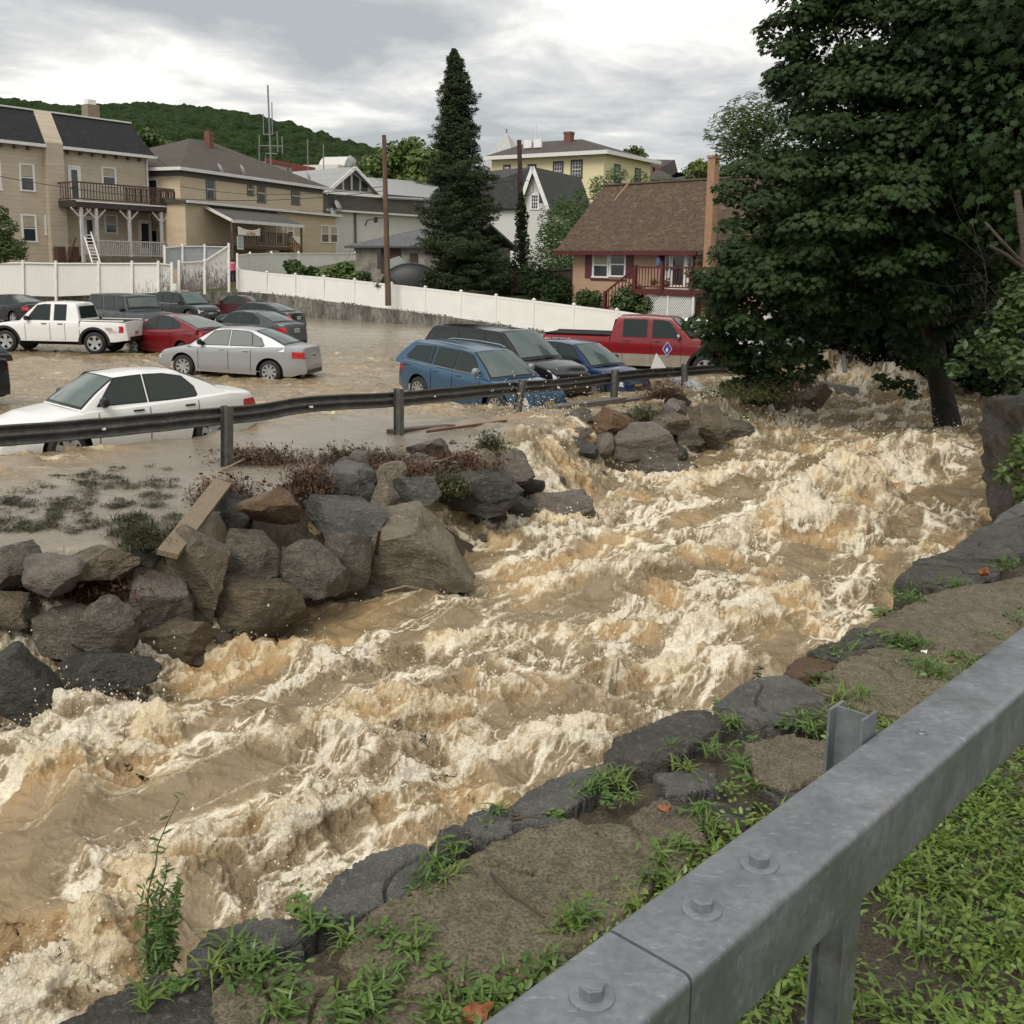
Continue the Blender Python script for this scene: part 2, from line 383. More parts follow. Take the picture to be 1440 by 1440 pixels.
    ok = keep[:-1, :-1] & keep[1:, :-1] & keep[:-1, 1:] & keep[1:, 1:]
    nr, nc = x.shape; idx = np.arange(nr*nc, dtype=np.int32).reshape(nr, nc)
    F = np.stack([idx[:-1, :-1], idx[:-1, 1:], idx[1:, 1:], idx[1:, :-1]], -1)[ok]
    used = np.zeros(nr*nc, bool); used[F.ravel()] = True; remap = np.cumsum(used)-1
    V = np.stack([x2, y2, pz_], -1).reshape(-1, 3)[used]; F = remap[F]
    mud = np.maximum(mud, .75*sstep(33, 50, y)*(1-inriv))
    at = dict(foam=foam.ravel()[used], amber=amber.ravel()[used], mud=(mud*np.ones_like(x)).ravel()[used], turb=T2.ravel()[used])
    return V, F, at
def water_mat():
    t = NT('flood_water')
    A = lambda n: t('Attribute', attribute_name=n, attribute_type='GEOMETRY').outputs['Fac']
    foam, amber, mud, tb = A('foam'), A('amber'), A('mud'), A('turb')
    n1 = t.noise(22, 6, .7); n2 = t.noise(70, 5, .7); n3 = t.noise(5, 4, .6)
    f = t.math('ADD', foam, t.math('MULTIPLY', t.math('SUBTRACT', t.math('ADD', t.math('MULTIPLY', n1, .55), t.math('MULTIPLY', n2, .45)), .5), 1.7))
    brown = t.mix(n3, (.160,.118,.062), (.29,.222,.132))
    brown = t.mix(amber, brown, (.44,.29,.14))
    cream = t.mix(amber, (.81,.755,.63), (.76,.645,.45))
    n4 = t.noise(130, 3, .6); f = t.math('ADD', t.math('MULTIPLY', f, .92), t.math('MULTIPLY', t.math('SUBTRACT', n4, .5), .55)); col = t.mix(t.ramp(f, [(.33, 0.0), (.68, 1.0)]), brown, t.mix(amber, (.45,.365,.24), (.47,.36,.205))); col = t.mix(t.ramp(f, [(.60, 0.0), (1.10, 1.0)]), col, cream)
    silt = t.mix(t.noise(3, 6, .65), (.20,.172,.132), (.31,.268,.21))
    col = t.mix(mud, col, silt)
    t.done(Base_Color=col, Roughness=t.ramp(f, [(.3, .16), (.7, .6)]), Specular_IOR_Level=.5)
    hgt = t.math('ADD', t.math('MULTIPLY', t.noise(9, 6, .62), .7), t.math('MULTIPLY', t.noise(48, 5, .7), .3))
    bs = t('Bump', {'Height': hgt, 'Strength': t.math('ADD', t.math('MULTIPLY', tb, .5), .28), 'Distance': .07})
    t.set(t.b.inputs['Normal'], bs.outputs[0]); return t.m
WV, WF, WA = water_surface()
wmat = water_mat()
water = npmesh('flood_water', WV, WF, wmat, attrs=WA); tag(water, kind='structure')
# ---------------------------------------------------------------- flying drops above the crests
def spray():
    f = WA['foam']; tb = WA['turb']; V = WV
    dist = np.hypot(V[:, 0], V[:, 1]); s, n = sn(V[:, 0], V[:, 1])
    w_ = np.where((f > .6) & (tb > .65), dist**1.3, 0); w_ = w_/w_.sum()
    N = 15000; ids = RNG.choice(len(V), N, p=w_)
    c = V[ids].astype(np.float64); hgt = RNG.exponential(.055, N)*(.6+dist[ids]/20); c[:, 2] += hgt
    c[:, :2] += RNG.normal(size=(N, 2))*(.04+hgt[:, None]*.5)
    cas = []
    for px, py, Y, w3, h3, m in ((752,600,20.5,.6,.7,1800),(705,640,18.8,.5,.35,500),(400,850,11.9,.35,.35,500),(10,905,9.9,.25,.3,350),(1285,640,25.5,1.1,.7,1800),(1120,690,21,1.2,.4,1300),(560,990,10.0,.8,.22,700),(880,945,10.9,.8,.25,700),(1215,510,36,1.5,.5,700),(1030,585,24.5,.7,.25,500),(150,1010,9.4,.6,.3,600)):
        p = P(px, py, Y); q = RNG.normal(size=(m, 3))*np.array([w3, w3*.6, h3*.55])+np.array(p); cas.append(q)
    C = np.concatenate([c]+cas); N = len(C); dd = np.hypot(C[:, 0], C[:, 1])
    rr = np.clip(RNG.lognormal(-5.25, .5, N), .0025, .016)*(.6+dd/34)
    oc = np.array([(1,0,0),(-1,0,0),(0,1,0),(0,-1,0),(0,0,1.3),(0,0,-1.3)]); of = np.array([(0,2,4),(2,1,4),(1,3,4),(3,0,4),(2,0,5),(1,2,5),(3,1,5),(0,3,5)])
    st = RNG.uniform(.7, 1.6, (N, 1, 3))
    V2 = (C[:, None, :]+oc[None]*st*rr[:, None, None]).reshape(-1, 3); F2 = (of[None]+np.arange(N)[:, None, None]*6).reshape(-1, 3)
    return npmesh('spray', V2, F2, mat('drops', (.80,.70,.55), .35, .15, 2), smooth=True)
tag(spray(), kind='stuff', label='muddy drops thrown up from the wave crests', cat='spray')

# ---------------------------------------------------------------- ground under everything
asph = NT('wet_asphalt'); a1 = asph.ramp(asph.noise(.6, 6, .6, asph.map((1,2.2,1))), [(.4, 0.0), (.65, 1.0)])
asph.bump(asph.noise(90, 3), .15, .004)
asph.done(Base_Color=asph.mix(a1, (.13,.115,.095), (.23,.19,.145)), Roughness=asph.mix(a1, (.28,)*3, (.5,)*3)); asph = asph.m
def yard_z(x, y):
    b = back_side(x, y); t = np.clip((x-FA.x)/(FB.x-FA.x), -1.2, 1.6)
    zf = 1.45-1.5*np.clip(t, -.4, 1.1)                      # ground just behind the fence, falling to the right
    zf = np.where(t < -.05, .95, zf)
    return zf + .16*np.clip(b-2, 0, 14) + .03*np.clip(b-16, 0, 80)
def terrain():
    xs = np.concatenate([np.linspace(-2500, -100, 14), np.linspace(-90, 80, 120), np.linspace(90, 2500, 14)]); ys = np.concatenate([np.linspace(-60, 0, 8), np.linspace(2, 150, 150), np.linspace(160, 3500, 24)])
    X, Y = np.meshgrid(xs, ys); s, n = sn(X, Y); b = back_side(X, Y)
    wedge = Wf(s)
    Z = np.full_like(X, -.42)
    Z = np.where(n > Df(s)-.3, -2.6, Z)
    Z = np.where((n > wedge+1.0), 1.05, Z)
    Z = np.where((s > 44) & (n > Df(s)-6), .2+.10*np.clip(s-46, 0, 30), Z)
    Z = np.where(b > 1.9, yard_z(X, Y), Z)
    Z = Z + .05*fbm(X/3, Y/3, 1., 3)*(b > 2)
    Z = np.where(Y > 150, yard_z(X, np.full_like(Y, 150.))+(Y-150)*.01, Z)
    nr, nc = X.shape; idx = np.arange(nr*nc).reshape(nr, nc); F = np.stack([idx[:-1,:-1], idx[:-1,1:], idx[1:,1:], idx[1:,:-1]], -1).reshape(-1, 4)
    return npmesh('ground', np.stack([X, Y, Z], -1).reshape(-1, 3), F, mat('lawn', (.055,.085,.022), .9, .4, 1.2, c2=(.09,.075,.04), bump=.5, bs=30, bd=.04))
tag(terrain(), kind='structure')
lot = MB(); lp = [xy(-2, -14), xy(10, -7), xy(16, -7.2), xy(26, -7.2), xy(36, -4)]
lot.add([(-85,8,-.24),(-9,8,-.24),(-2,20,-.24),(FB.x-4,FB.y-12,-.24),(FB.x-.2,FB.y-.3,-.24),(FA.x,FA.y-.2,-.24),(-85,84,-.24)], [(0,1,2,3,4,5,6)])
tag(lot.build('parking_lot', asph), kind='structure')
# soil of the bank under the boulders, between the lot edge and the river
def bank():
    S = np.linspace(2, 44, 420); Q = np.linspace(-.9, 1.35, 90); SS, QQ = np.meshgrid(S, Q, indexing='ij')
    d = Df(SS); l = np.maximum(Lf(SS), d+.7); NN = d+(l-d)*QQ; NN = np.where(QQ < 0, d+QQ*1.4, NN)
    X, Y = xy(SS, NN); lv, _, _, _ = level(X.astype(np.float32), Y.astype(np.float32))
    gap = np.zeros_like(X)
    for px, py, rr in CASC: p = G(px, py, -.2); gap = np.maximum(gap, np.exp(-((X-p.x)**2+(Y-p.y)**2)/(rr*.85)**2))
    Z = lv + .10*sstep(.02, .3, QQ) - .7*sstep(.9, 1.15, QQ) + .16*fbm(X/.7, Y/.7, 2., 4)*sstep(-.1, .2, QQ) - .10*(QQ < .0) - .8*gap
    Z = np.where(QQ < -.55, -.5, Z)
    idx = np.arange(X.size).reshape(X.shape); F = np.stack([idx[:-1,:-1], idx[:-1,1:], idx[1:,1:], idx[1:,:-1]], -1).reshape(-1, 4)
    return npmesh('river_bank', np.stack([X, Y, Z], -1).reshape(-1, 3), F, mat('wet_soil', (.075,.055,.036), .55, .45, 3, bump=.8, bs=14, bd=.05))
tag(bank(), kind='structure')
# ---------------------------------------------------------------- boulders
_bm = bmesh.new(); bmesh.ops.create_icosphere(_bm, subdivisions=5, radius=1); ICO5 = (np.array([v.co for v in _bm.verts]), np.array([[v.index for v in f.verts] for f in _bm.faces])); _bm.free()
_bm = bmesh.new(); bmesh.ops.create_icosphere(_bm, subdivisions=4, radius=1); ICO4 = (np.array([v.co for v in _bm.verts]), np.array([[v.index for v in f.verts] for f in _bm.faces])); _bm.free()
_bm = bmesh.new(); bmesh.ops.create_icosphere(_bm, subdivisions=3, radius=1); ICO3 = (np.array([v.co for v in _bm.verts]), np.array([[v.index for v in f.verts] for f in _bm.faces])); _bm.free()
def rock_mat(name, c1, c2, c3, rough=(.18, .55), k=1.0):
    t = NT(name); st = t.map((1,1,2.6), rot=(.5,.35,.2))
    n = t.noise(2.2*k, 9, .68, st); n2 = t.noise(11*k, 7, .7); n3 = t.noise(60*k, 4, .7)
    col = t.mix(t.ramp(n, [(.36, 0.0), (.62, 1.0)]), c1, c2)
    col = t.mix(t.ramp(n2, [(.52, 0.0), (.66, .8)]), col, c3)
    col = t.mix(t.ramp(n3, [(.42, .55), (.58, 0.0)]), col, tuple(x*.35 for x in c1))
    v = t('TexVoronoi', {'Scale': 2.1*k, 'Vector': t.mix(.18, t.map((1,1,1.7)), t.noise(3*k, 5, .6, out=1))}, feature='DISTANCE_TO_EDGE').outputs[0]
    cr = t.ramp(v, [(0, 0.0), (.018, 1.0)])
    t.done(Base_Color=col, Roughness=t.ramp(n2, [(.3, rough[0]), (.7, rough[1])]))
    t.bump(t.math('ADD', t.math('ADD', t.math('MULTIPLY', n, .9), t.math('MULTIPLY', n2, .45)), t.math('ADD', t.math('MULTIPLY', n3, .14), t.math('MULTIPLY', cr, .06))), 1.0, .11)
    return t.m
RM = dict(
    gray=rock_mat('rock_gray', (.095,.082,.064), (.175,.155,.122), (.29,.255,.20)),
    pink=rock_mat('rock_rose', (.14,.118,.097), (.22,.185,.155), (.30,.26,.215)),
    brown=rock_mat('rock_brown', (.10,.08,.052), (.20,.16,.105), (.31,.255,.18)),
    dark=rock_mat('rock_dark', (.042,.039,.034), (.085,.078,.067), (.16,.145,.12), (.2, .5)),
    blue=rock_mat('rock_slate', (.070,.068,.060), (.135,.130,.113), (.23,.217,.18)),
    rust=rock_mat('rock_rust', (.14,.085,.045), (.21,.12,.06), (.16,.13,.10)),
    tan=rock_mat('rock_tan', (.14,.115,.08), (.27,.23,.165), (.38,.335,.25)))
def rock_mesh(name, sx, sy, sz, seed, ico, m, rough=.085, cuts=17):
    r = np.random.default_rng(seed); V, F = ico; V = V.copy()
    for k in range(cuts):
        n = r.normal(size=3); n /= np.linalg.norm(n); d = r.uniform(.42, .82); q = V@n-d; V = V - np.where(q > 0, q*.97, 0)[:, None]*n
    e = V.max(0); V /= np.where(e > .3, e, 1)
    o = r.uniform(0, 50, 3)
    nn = fbm(V[:, 0]*1.3+o[0], V[:, 1]*1.3+o[1], V[:, 2]*1.3+o[2], 5, g=.55); ln = np.linalg.norm(V, axis=1)[:, None]+1e-6
    rid = 1-np.abs(pn(V[:, 0]*2.2+o[1], V[:, 1]*2.2+o[2], V[:, 2]*4.0+o[0]))*2
    V = V + V/ln*(nn*rough*2.4+rid*rough*.28)[:, None]
    fine_ = fbm(V[:, 0]*6+o[1], V[:, 1]*6, V[:, 2]*9+o[2], 3)
    V = V + V/ln*(fine_*rough*.55)[:, None]
    V = V*np.array([sx, sy, sz])
    me = npmesh(name, V, F, m, smooth=True); me.data.set_sharp_from_angle(angle=rad(35)); return me
ROCKS = [  # px centre, y top, y bottom, px width, base z, depth factor, tint, label
 (204,792,890,122,-.72,.8,'pink','large rose grey boulder, flat topped, below the foot of the broken plank'),
 (240,863,938,112,-1.05,.8,'brown','low striped brown slab rock at the waterline under the rose grey boulder'),
 (267,740,836,96,-.42,.8,'brown','jagged ridged boulder that the wooden plank leans on'),
 (348,740,818,86,-.45,.9,'gray','dark smooth grey block between the plank boulder and the speckled rock'),
 (348,803,902,152,-.98,.7,'brown','wide speckled brown boulder meeting the river right of the striped slab'),
 (386,680,742,64,-.02,1.,'rust','rounded rusty brown boulder on the silt behind the dark block'),
 (436,756,832,96,-.62,.8,'gray','wet grey boulder splashed by white drops at the river edge'),
 (138,764,828,110,-.18,.9,'brown','brown boulder with silty water pouring over it at the edge of the silt flat'),
 (74,778,838,86,-.15,.9,'pink','rose brown rock under the thin water film near the left picture edge'),
 (10,762,824,84,-.12,.9,'gray','grey rock at the left edge of the silt flat'),
 (104,852,922,104,-.72,.8,'gray','dark flat fronted rock with a trickle running down it'),
 (156,832,914,74,-.65,.8,'gray','narrow upright grey rock left of the large rose grey boulder'),
 (156,912,978,134,-.92,.7,'dark','black wet rock half sunk in the foam below the boulders'),
 (6,825,880,76,-.45,.8,'brown','small brown rock under weeds at the far left of the bank'),
 (20,905,1004,120,-.85,.8,'dark','black rock under the splashing spill at the far left'),
 (327,686,738,66,-.08,.9,'dark','dark brown rock tucked behind the plank under dead leaves'),
 (477,656,700,84,.0,.8,'blue','upper layer of slate grey rock behind the two tier outcrop'),
 (482,693,760,106,-.32,.8,'blue','slate blue block with layered cracks left of the biggest boulder'),
 (491,740,828,58,-.78,.8,'gray','tall leaning grey rock against the left side of the biggest boulder'),
 (587,709,829,146,-.95,.75,'tan','biggest boulder on the bank, tan and flat faced, standing in the river'),
 (540,666,718,38,-.12,.9,'tan','small ochre rock between slate block and pale log shaped stone'),
 (583,668,706,66,-.12,.6,'blue','pale long stone like a log behind the biggest boulder'),
 (602,613,645,52,.10,.8,'gray','grey pointed rock just below the guardrail beside the timber curb'),
 (549,647,680,40,.02,.9,'tan','pale ochre rock in the debris below the second guardrail post'),
 (675,660,714,100,-.42,.7,'dark','long black slab rock sloping down right of the biggest boulder'),
 (719,632,686,56,-.35,.8,'pink','rose brown rock at the left side of the roaring spill'),
 (741,668,700,44,-.55,.8,'dark','black rock in the wet pile under the spill'),
 (683,698,740,50,-.82,.7,'dark','small black rock beside the right flank of the biggest boulder'),
 (724,692,736,52,-.85,.7,'dark','black angular rock in the middle of the wet pile'),
 (771,666,702,42,-.72,.8,'gray','grey rock at the foot of the spill behind the flat triangular rock'),
 (782,688,742,96,-.98,.7,'pink','flat triangular rock pointing into the river at the end of the pile'),
 (685,630,676,28,-.15,.8,'tan','thin upright pale rock among reeds near the spill'),
 (863,573,610,54,-.12,.8,'rust','orange brown rock on top of the rock island by the curb'),
 (893,593,650,98,-.65,.7,'pink','largest brown boulder of the rock island right of the spill'),
 (842,606,638,34,-.5,.8,'pink','left hand brown rock of the rock island'),
 (936,638,676,72,-.98,.7,'gray','low grey rock at the river end of the rock island'),
 (938,580,606,50,-.15,.8,'brown','brown rock under weeds left of the grey pipe'),
 (948,560,588,32,.05,.8,'pink','small rock right beneath the fourth guardrail post'),
 (961,592,624,34,-.45,.8,'gray','grey rock between rock island and the second spill'),
 (1030,588,620,60,-.85,.7,'gray','rounded grey rock at the tip of the long sloping ledge'),
 (993,567,616,58,-.55,.8,'brown','long sloping brown ledge under the end of the grey pipe'),
 (888,632,658,32,-.85,.7,'brown','small brown rock in foam before the rock island'),
 (1134,540,580,54,-.7,.8,'rust','reddish rock under the lowest maple branch at the far bank bend'),
 (1095,542,580,40,-.62,.8,'brown','brown rock beside the reddish rock at the far bank bend'),
]
for i, (cx, yt, yb, w_, zb, df, tint, lab) in enumerate(ROCKS):
    p = G(cx, yb, zb); W = w_/FPX*p.y*1.22; D = W*df; yc = p.y+D*.35
    H = P(cx, yt, yc).z-zb
    sz = H*.64; o = rock_mesh('boulder', W/2, D/2, sz, 100+i*7, ICO5 if W > .75 else ICO4, RM[tint])
    o.location = (p.x*yc/p.y, yc, zb+H-sz*1.02); o.rotation_euler = (rad(RNG.uniform(-5, 5)), rad(RNG.uniform(-9, 9)), rad(RNG.uniform(-14, 14)))
    tag(o, lab, 'boulder')
# smaller stones filling the pile
r_ = np.random.default_rng(5)
for i in range(230):
    s = r_.uniform(3.5, 27); d, l = float(Df(s)), float(max(Lf(s), Df(s)+.7)); q = r_.uniform(.1, .95)
    x, y = xy(s, d+(l-d)*q)
    if any(math.hypot(x-G(px, py, -.2).x, y-G(px, py, -.2).y) < rr*.9 for px, py, rr in CASC): continue
    lv = float(level(np.array([x], np.float32), np.array([y], np.float32))[0][0]); a = r_.uniform(.08, .30)*(1.1 if y > 14 else 1)
    o = rock_mesh('rubble_stone', a, a*r_.uniform(.7, 1), a*r_.uniform(.55, .8), 900+i, ICO3, RM[r_.choice(['gray','dark','brown','pink','dark','gray'])])
    o.location = (x, y, lv+a*.25); o.rotation_euler = (r_.uniform(-.3,.3), r_.uniform(-.3,.3), r_.uniform(0, 6))
    tag(o, 'small broken stone wedged between the boulders of the river bank', 'stone', 'small stones between the bank boulders')
# ---------------------------------------------------------------- plant helpers
def blades(N, base, r=np.random.default_rng(1), h=(.05,.16), wd=(.004,.009), lean=.8, droop=1.0, seg=4, up=1.0, az=None):
    """curved grass blades as quads; base (N,3)"""
    a = r.uniform(0, 2*np.pi, N) if az is None else az; L = r.uniform(h[0], h[1], N); W_ = r.uniform(wd[0], wd[1], N); le = r.uniform(.15, lean, N)
    dx, dy = np.cos(a), np.sin(a); V = []
    pos = base.copy(); ang = le.copy(); rows = []
    for k in range(seg+1):
        t = k/seg; w2 = W_*(1-t**2.2)*.5+.0004; sx, sy = -dy*w2, dx*w2
        rows.append(np.stack([np.stack([pos[:,0]-sx, pos[:,1]-sy, pos[:,2]], -1), np.stack([pos[:,0]+sx, pos[:,1]+sy, pos[:,2]], -1)], 1))
        st = L/seg; pos = pos+np.stack([dx*np.sin(ang)*st, dy*np.sin(ang)*st, np.cos(ang)*st*up], -1); ang = ang+droop*r.uniform(.15, .6, N)
    V = np.stack(rows, 1).reshape(N, -1, 3); m = V.shape[1]
    f = np.array([[2*k, 2*k+1, 2*k+3, 2*k+2] for k in range(seg)]); F = (f[None]+np.arange(N)[:, None, None]*m).reshape(-1, 4)
    return V.reshape(-1, 3), F
def leafcloud(C, size, r, tilt=.9, shape='oval', normal=None):
    """small leaf faces at centres C; each leaf is a folded pair of quads (oval) or a lobed fan (maple)"""
    N = len(C)
    if shape == 'oval': T = np.array([(0,-.5,0),(.26,-.12,.05),(.22,.25,.05),(0,.55,0),(-.22,.25,.05),(-.26,-.12,.05)]); f = np.array([(0,1,2,3),(0,3,4,5)])
    elif shape == 'long': T = np.array([(0,-.5,0),(.11,-.1,.03),(.09,.25,.03),(0,.6,-.05),(-.09,.25,.03),(-.11,-.1,.03)]); f = np.array([(0,1,2,3),(0,3,4,5)])
    elif shape == 'clump': T = np.array([(0,-.5,0),(.42,-.18,.1),(.30,.34,-.08),(0,.55,.05),(-.36,.28,.12),(-.40,-.22,-.06)]); f = np.array([(0,1,2,3),(0,3,4,5)])
    else:
        T = np.array([(0,-.45,0),(.30,-.30,-.03),(.22,-.08,.03),(.56,.05,-.09),(.26,.18,.02),(.30,.42,-.08),(.10,.26,.03),(0,.62,-.09),(-.10,.26,.03),(-.30,.42,-.08),(-.26,.18,.02),(-.56,.05,-.09),(-.22,-.08,.03),(-.30,-.30,-.03)])
        f = np.array([(0,1,2,2),(2,3,4,4),(4,5,6,6),(6,7,8,8),(8,9,10,10),(10,11,12,12),(12,13,0,0),(0,2,4,6),(0,6,8,10),(0,10,12,12)])
    s_ = r.uniform(size[0], size[1], N)[:, None, None]
    az = r.uniform(0, 2*np.pi, N)
    if normal is None:
        t1 = np.abs(r.normal(0, tilt, N)); nz = np.cos(t1); a2 = r.uniform(0, 2*np.pi, N); Nn = np.stack([np.sin(t1)*np.cos(a2), np.sin(t1)*np.sin(a2), nz], -1)
    else: Nn = normal+r.normal(0, tilt, (N, 3)); Nn /= np.linalg.norm(Nn, axis=1)[:, None]
    h = np.stack([np.cos(az), np.sin(az), np.zeros(N)], -1); X = np.cross(h, Nn); X /= np.linalg.norm(X, axis=1)[:, None]+1e-9; Y = np.cross(Nn, X)
    V = C[:, None, :]+s_*(T[None, :, 0:1]*X[:, None]+T[None, :, 1:2]*Y[:, None]+T[None, :, 2:3]*Nn[:, None]); k = len(T)
    F = (f[None]+np.arange(N)[:, None, None]*k).reshape(-1, 4)
    return V.reshape(-1, 3), F
def clean_mesh(name, V, F, m, parent=None):
    # quads with a repeated corner become triangles
    me = bpy.data.meshes.new(name)
    tri = F[F[:, 2] == F[:, 3]][:, :3]; quad = F[F[:, 2] != F[:, 3]]
    me.vertices.add(len(V)); me.vertices.foreach_set('co', np.ascontiguousarray(V, dtype=np.float32).ravel())
    loops = np.concatenate([tri.ravel(), quad.ravel()]).astype(np.int32); me.loops.add(len(loops)); me.loops.foreach_set('vertex_index', loops)
    st = np.concatenate([np.arange(len(tri))*3, len(tri)*3+np.arange(len(quad))*4]).astype(np.int32)
    me.polygons.add(len(st)); me.polygons.foreach_set('loop_start', st); me.update(calc_edges=True); me.materials.append(m)
    o = bpy.data.objects.new(name, me); COL.objects.link(o); o.parent = parent; return o
def leaf_mat(name, c1, c2, c3=None, scale=3., rough=.45, trans=.25, spec=.5):
    if name in MATS: return MATS[name]
    t = NT(name); n = t.noise(scale, 4, .6); n2 = t.noise(scale*9, 2, .5)
    col = t.mix(t.ramp(n, [(.35, 0.0), (.65, 1.0)]), c1, c2); col = t.mix(t.ramp(n2, [(.45, 0.0), (.62, .7)]), col, c3 or tuple(x*.6 for x in c1))
    rnd = t('ObjectInfo').outputs['Random']; col = t.mix(t.ramp(rnd, [(.0, .75), (.35, 0.0), (1, 0.0)]), col, tuple(x*.55 for x in c1)); col = t.mix(t.ramp(rnd, [(.6, 0.0), (1, .55)]), col, (c1[0]*1.5, c1[1]*1.15, c1[2]*1.1))
    t.done(Base_Color=col, Roughness=rough, Specular_IOR_Level=spec)
    out = t.n['Material Output']; tr = t('BsdfTranslucent', {'Color': col}); ms = t('MixShader', {0: trans}); t.l.new(t.b.outputs[0], ms.inputs[1]); t.l.new(tr.outputs[0], ms.inputs[2]); t.l.new(ms.outputs[0], out.inputs[0])
    MATS[name] = t.m; return t.m
M_grass = leaf_mat('grass_green', (.19,.29,.05), (.115,.20,.035), (.26,.34,.08), 4., .35, .3)
M_weed = leaf_mat('weed_green', (.105,.195,.04), (.06,.12,.024), (.16,.245,.06), 8., .4, .3)
M_tuft = leaf_mat('tuft_green', (.135,.215,.042), (.08,.145,.028), (.20,.265,.065), 4., .35, .3)
M_deadleaf = mat('dead_leaf', (.20,.095,.04), .6, .5, 9)
M_twig = mat('twig_bark', (.085,.055,.035), .6, .5, 14)
# ---------------------------------------------------------------- stone wall on the near bank
WZ = 1.27
wall = empty('stone_wall', G(600, 1260, WZ), 0, 'mossy dry stone retaining wall topped with flat cap stones along the near side of the river', 'stone wall')
wl0 = Vector(wall.location)
slab_gray = rock_mat('slab_gray', (.14,.135,.122), (.235,.228,.208), (.35,.335,.30), (.3, .6), 2.4)
slab_dark = rock_mat('slab_dark', (.080,.072,.060), (.15,.136,.115), (.31,.285,.24), (.3, .6), 2.6)
slab_rust = rock_mat('slab_rust', (.17,.10,.055), (.25,.15,.08), (.15,.11,.08), (.3, .6), 2.6)
def crust_mat(name, a, b, c):
    t = NT(name); n = t.noise(2.2, 8, .65); n2 = t.noise(16, 8, .72); n3 = t.noise(95, 4, .7)
    col = t.mix(t.ramp(n, [(.36, 0.0), (.64, 1.0)]), a, b); col = t.mix(t.ramp(n2, [(.40, 0.0), (.66, .9)]), col, c)
    col = t.mix(t.ramp(n3, [(.40, .75), (.56, 0.0)]), col, tuple(x*.3 for x in a))
    col = t.mix(t.ramp(t.noise(5.5, 6, .7), [(.56, 0.0), (.66, .6)]), col, (.19,.165,.125))
    t.done(Base_Color=col, Roughness=t.ramp(n2, [(.35, .42), (.65, .75)]))
    t.bump(t.math('ADD', t.math('MULTIPLY', n2, .8), t.math('MULTIPLY', n3, .18)), .9, .035); return t.m
crust = crust_mat('mossy_crust', (.10,.088,.042), (.175,.142,.082), (.26,.22,.145))
crust_b = crust_mat('brown_crust', (.10,.078,.045), (.17,.135,.085), (.24,.20,.14))
soil = crust_mat('bank_soil', (.062,.047,.028), (.105,.08,.05), (.14,.112,.075))
def slab(pix, m, lift=.03, thick=.24, seed=0, rough=.010, edge=.014, name='cap_stone', z=WZ, round_=.6):
    pts = [G(px, py, z+lift) for px, py in pix]; c = sum((Vector((p.x, p.y, 0)) for p in pts), Vector())/len(pts); poly = [(p.x-c.x, p.y-c.y) for p in pts]
    NA, NR = 150, 40; ang = np.linspace(0, 2*np.pi, NA, endpoint=False); R = np.zeros(NA)
    for i, a in enumerate(ang):
        dx, dy = math.cos(a), math.sin(a); best = 0
        for j in range(len(poly)):
            (x1, y1), (x2, y2) = poly[j], poly[(j+1) % len(poly)]; ex, ey = x2-x1, y2-y1; den = dx*ey-dy*ex
            if abs(den) < 1e-9: continue
            t = (x1*ey-y1*ex)/den; u = (x1*dy-y1*dx)/den
            if t > 0 and -1e-6 <= u <= 1+1e-6: best = max(best, t)
        R[i] = best
    R = (np.roll(R, 1)+R*6+np.roll(R, -1))/8
    R = R*(1.03+.05*pn(np.cos(ang)*2.5+seed, np.sin(ang)*2.5, seed*1.7))+.016*pn(np.cos(ang)*9+seed, np.sin(ang)*9, 3.+seed)+.008*pn(np.cos(ang)*24+seed, np.sin(ang)*24, 3.+seed)
    rows = []
    for k in range(NR):
        f = (k/(NR-1))**.8; rr = R*f; rows.append(np.stack([np.cos(ang)*rr, np.sin(ang)*rr, np.full(NA, -edge*round_*max(0, (f-.93)/.07)**2)], -1))
    for k in range(1, 9):
        f = k/8; rr = R*(1+.02*math.sin(f*3)) + .018*pn(np.cos(ang)*3+seed, np.sin(ang)*3, f*2.+seed); rows.append(np.stack([np.cos(ang)*rr, np.sin(ang)*rr, np.full(NA, -edge*round_-f*thick)], -1))
    V = np.stack(rows).reshape(-1, 3); w = V+np.array([c.x, c.y, 0]); o = seed*3.1
    top = (V[:, 2] > -edge*round_-.01)
    dz = rough*(1.5*fbm(w[:, 0]*4+o, w[:, 1]*4, o, 3)+.9*fbm(w[:, 0]*16, w[:, 1]*16, o, 4, g=.65))
    ck = np.abs(pn(w[:, 0]*1.9+o+.5*pn(w[:,0]*3,w[:,1]*3,1.), w[:, 1]*1.9, 7.+seed)); dz -= .022*np.clip(1-ck/.035, 0, 1)
    dz += .022*pn(w[:, 0]*2.3+o, w[:, 1]*2.3, 5.)
    V[:, 2] += np.where(top, dz, dz*.5); jit = .010*fbm(w[:, 0]*14, w[:, 1]*14, V[:, 2]*22, 3); V[:, :2] *= (1+np.where(top, 0, jit*6))[:, None]
    n = len(rows); idx = np.arange(n*NA).reshape(n, NA); F = np.stack([idx[:-1], np.roll(idx, -1, 1)[:-1], np.roll(idx, -1, 1)[1:], idx[1:]], -1).reshape(-1, 4)
    o_ = npmesh(name, V, F, m, smooth=True); o_.data.set_sharp_from_angle(angle=rad(50)); o_.parent = wall; o_.location = Vector((c.x, c.y, z+lift))-wl0
    return o_
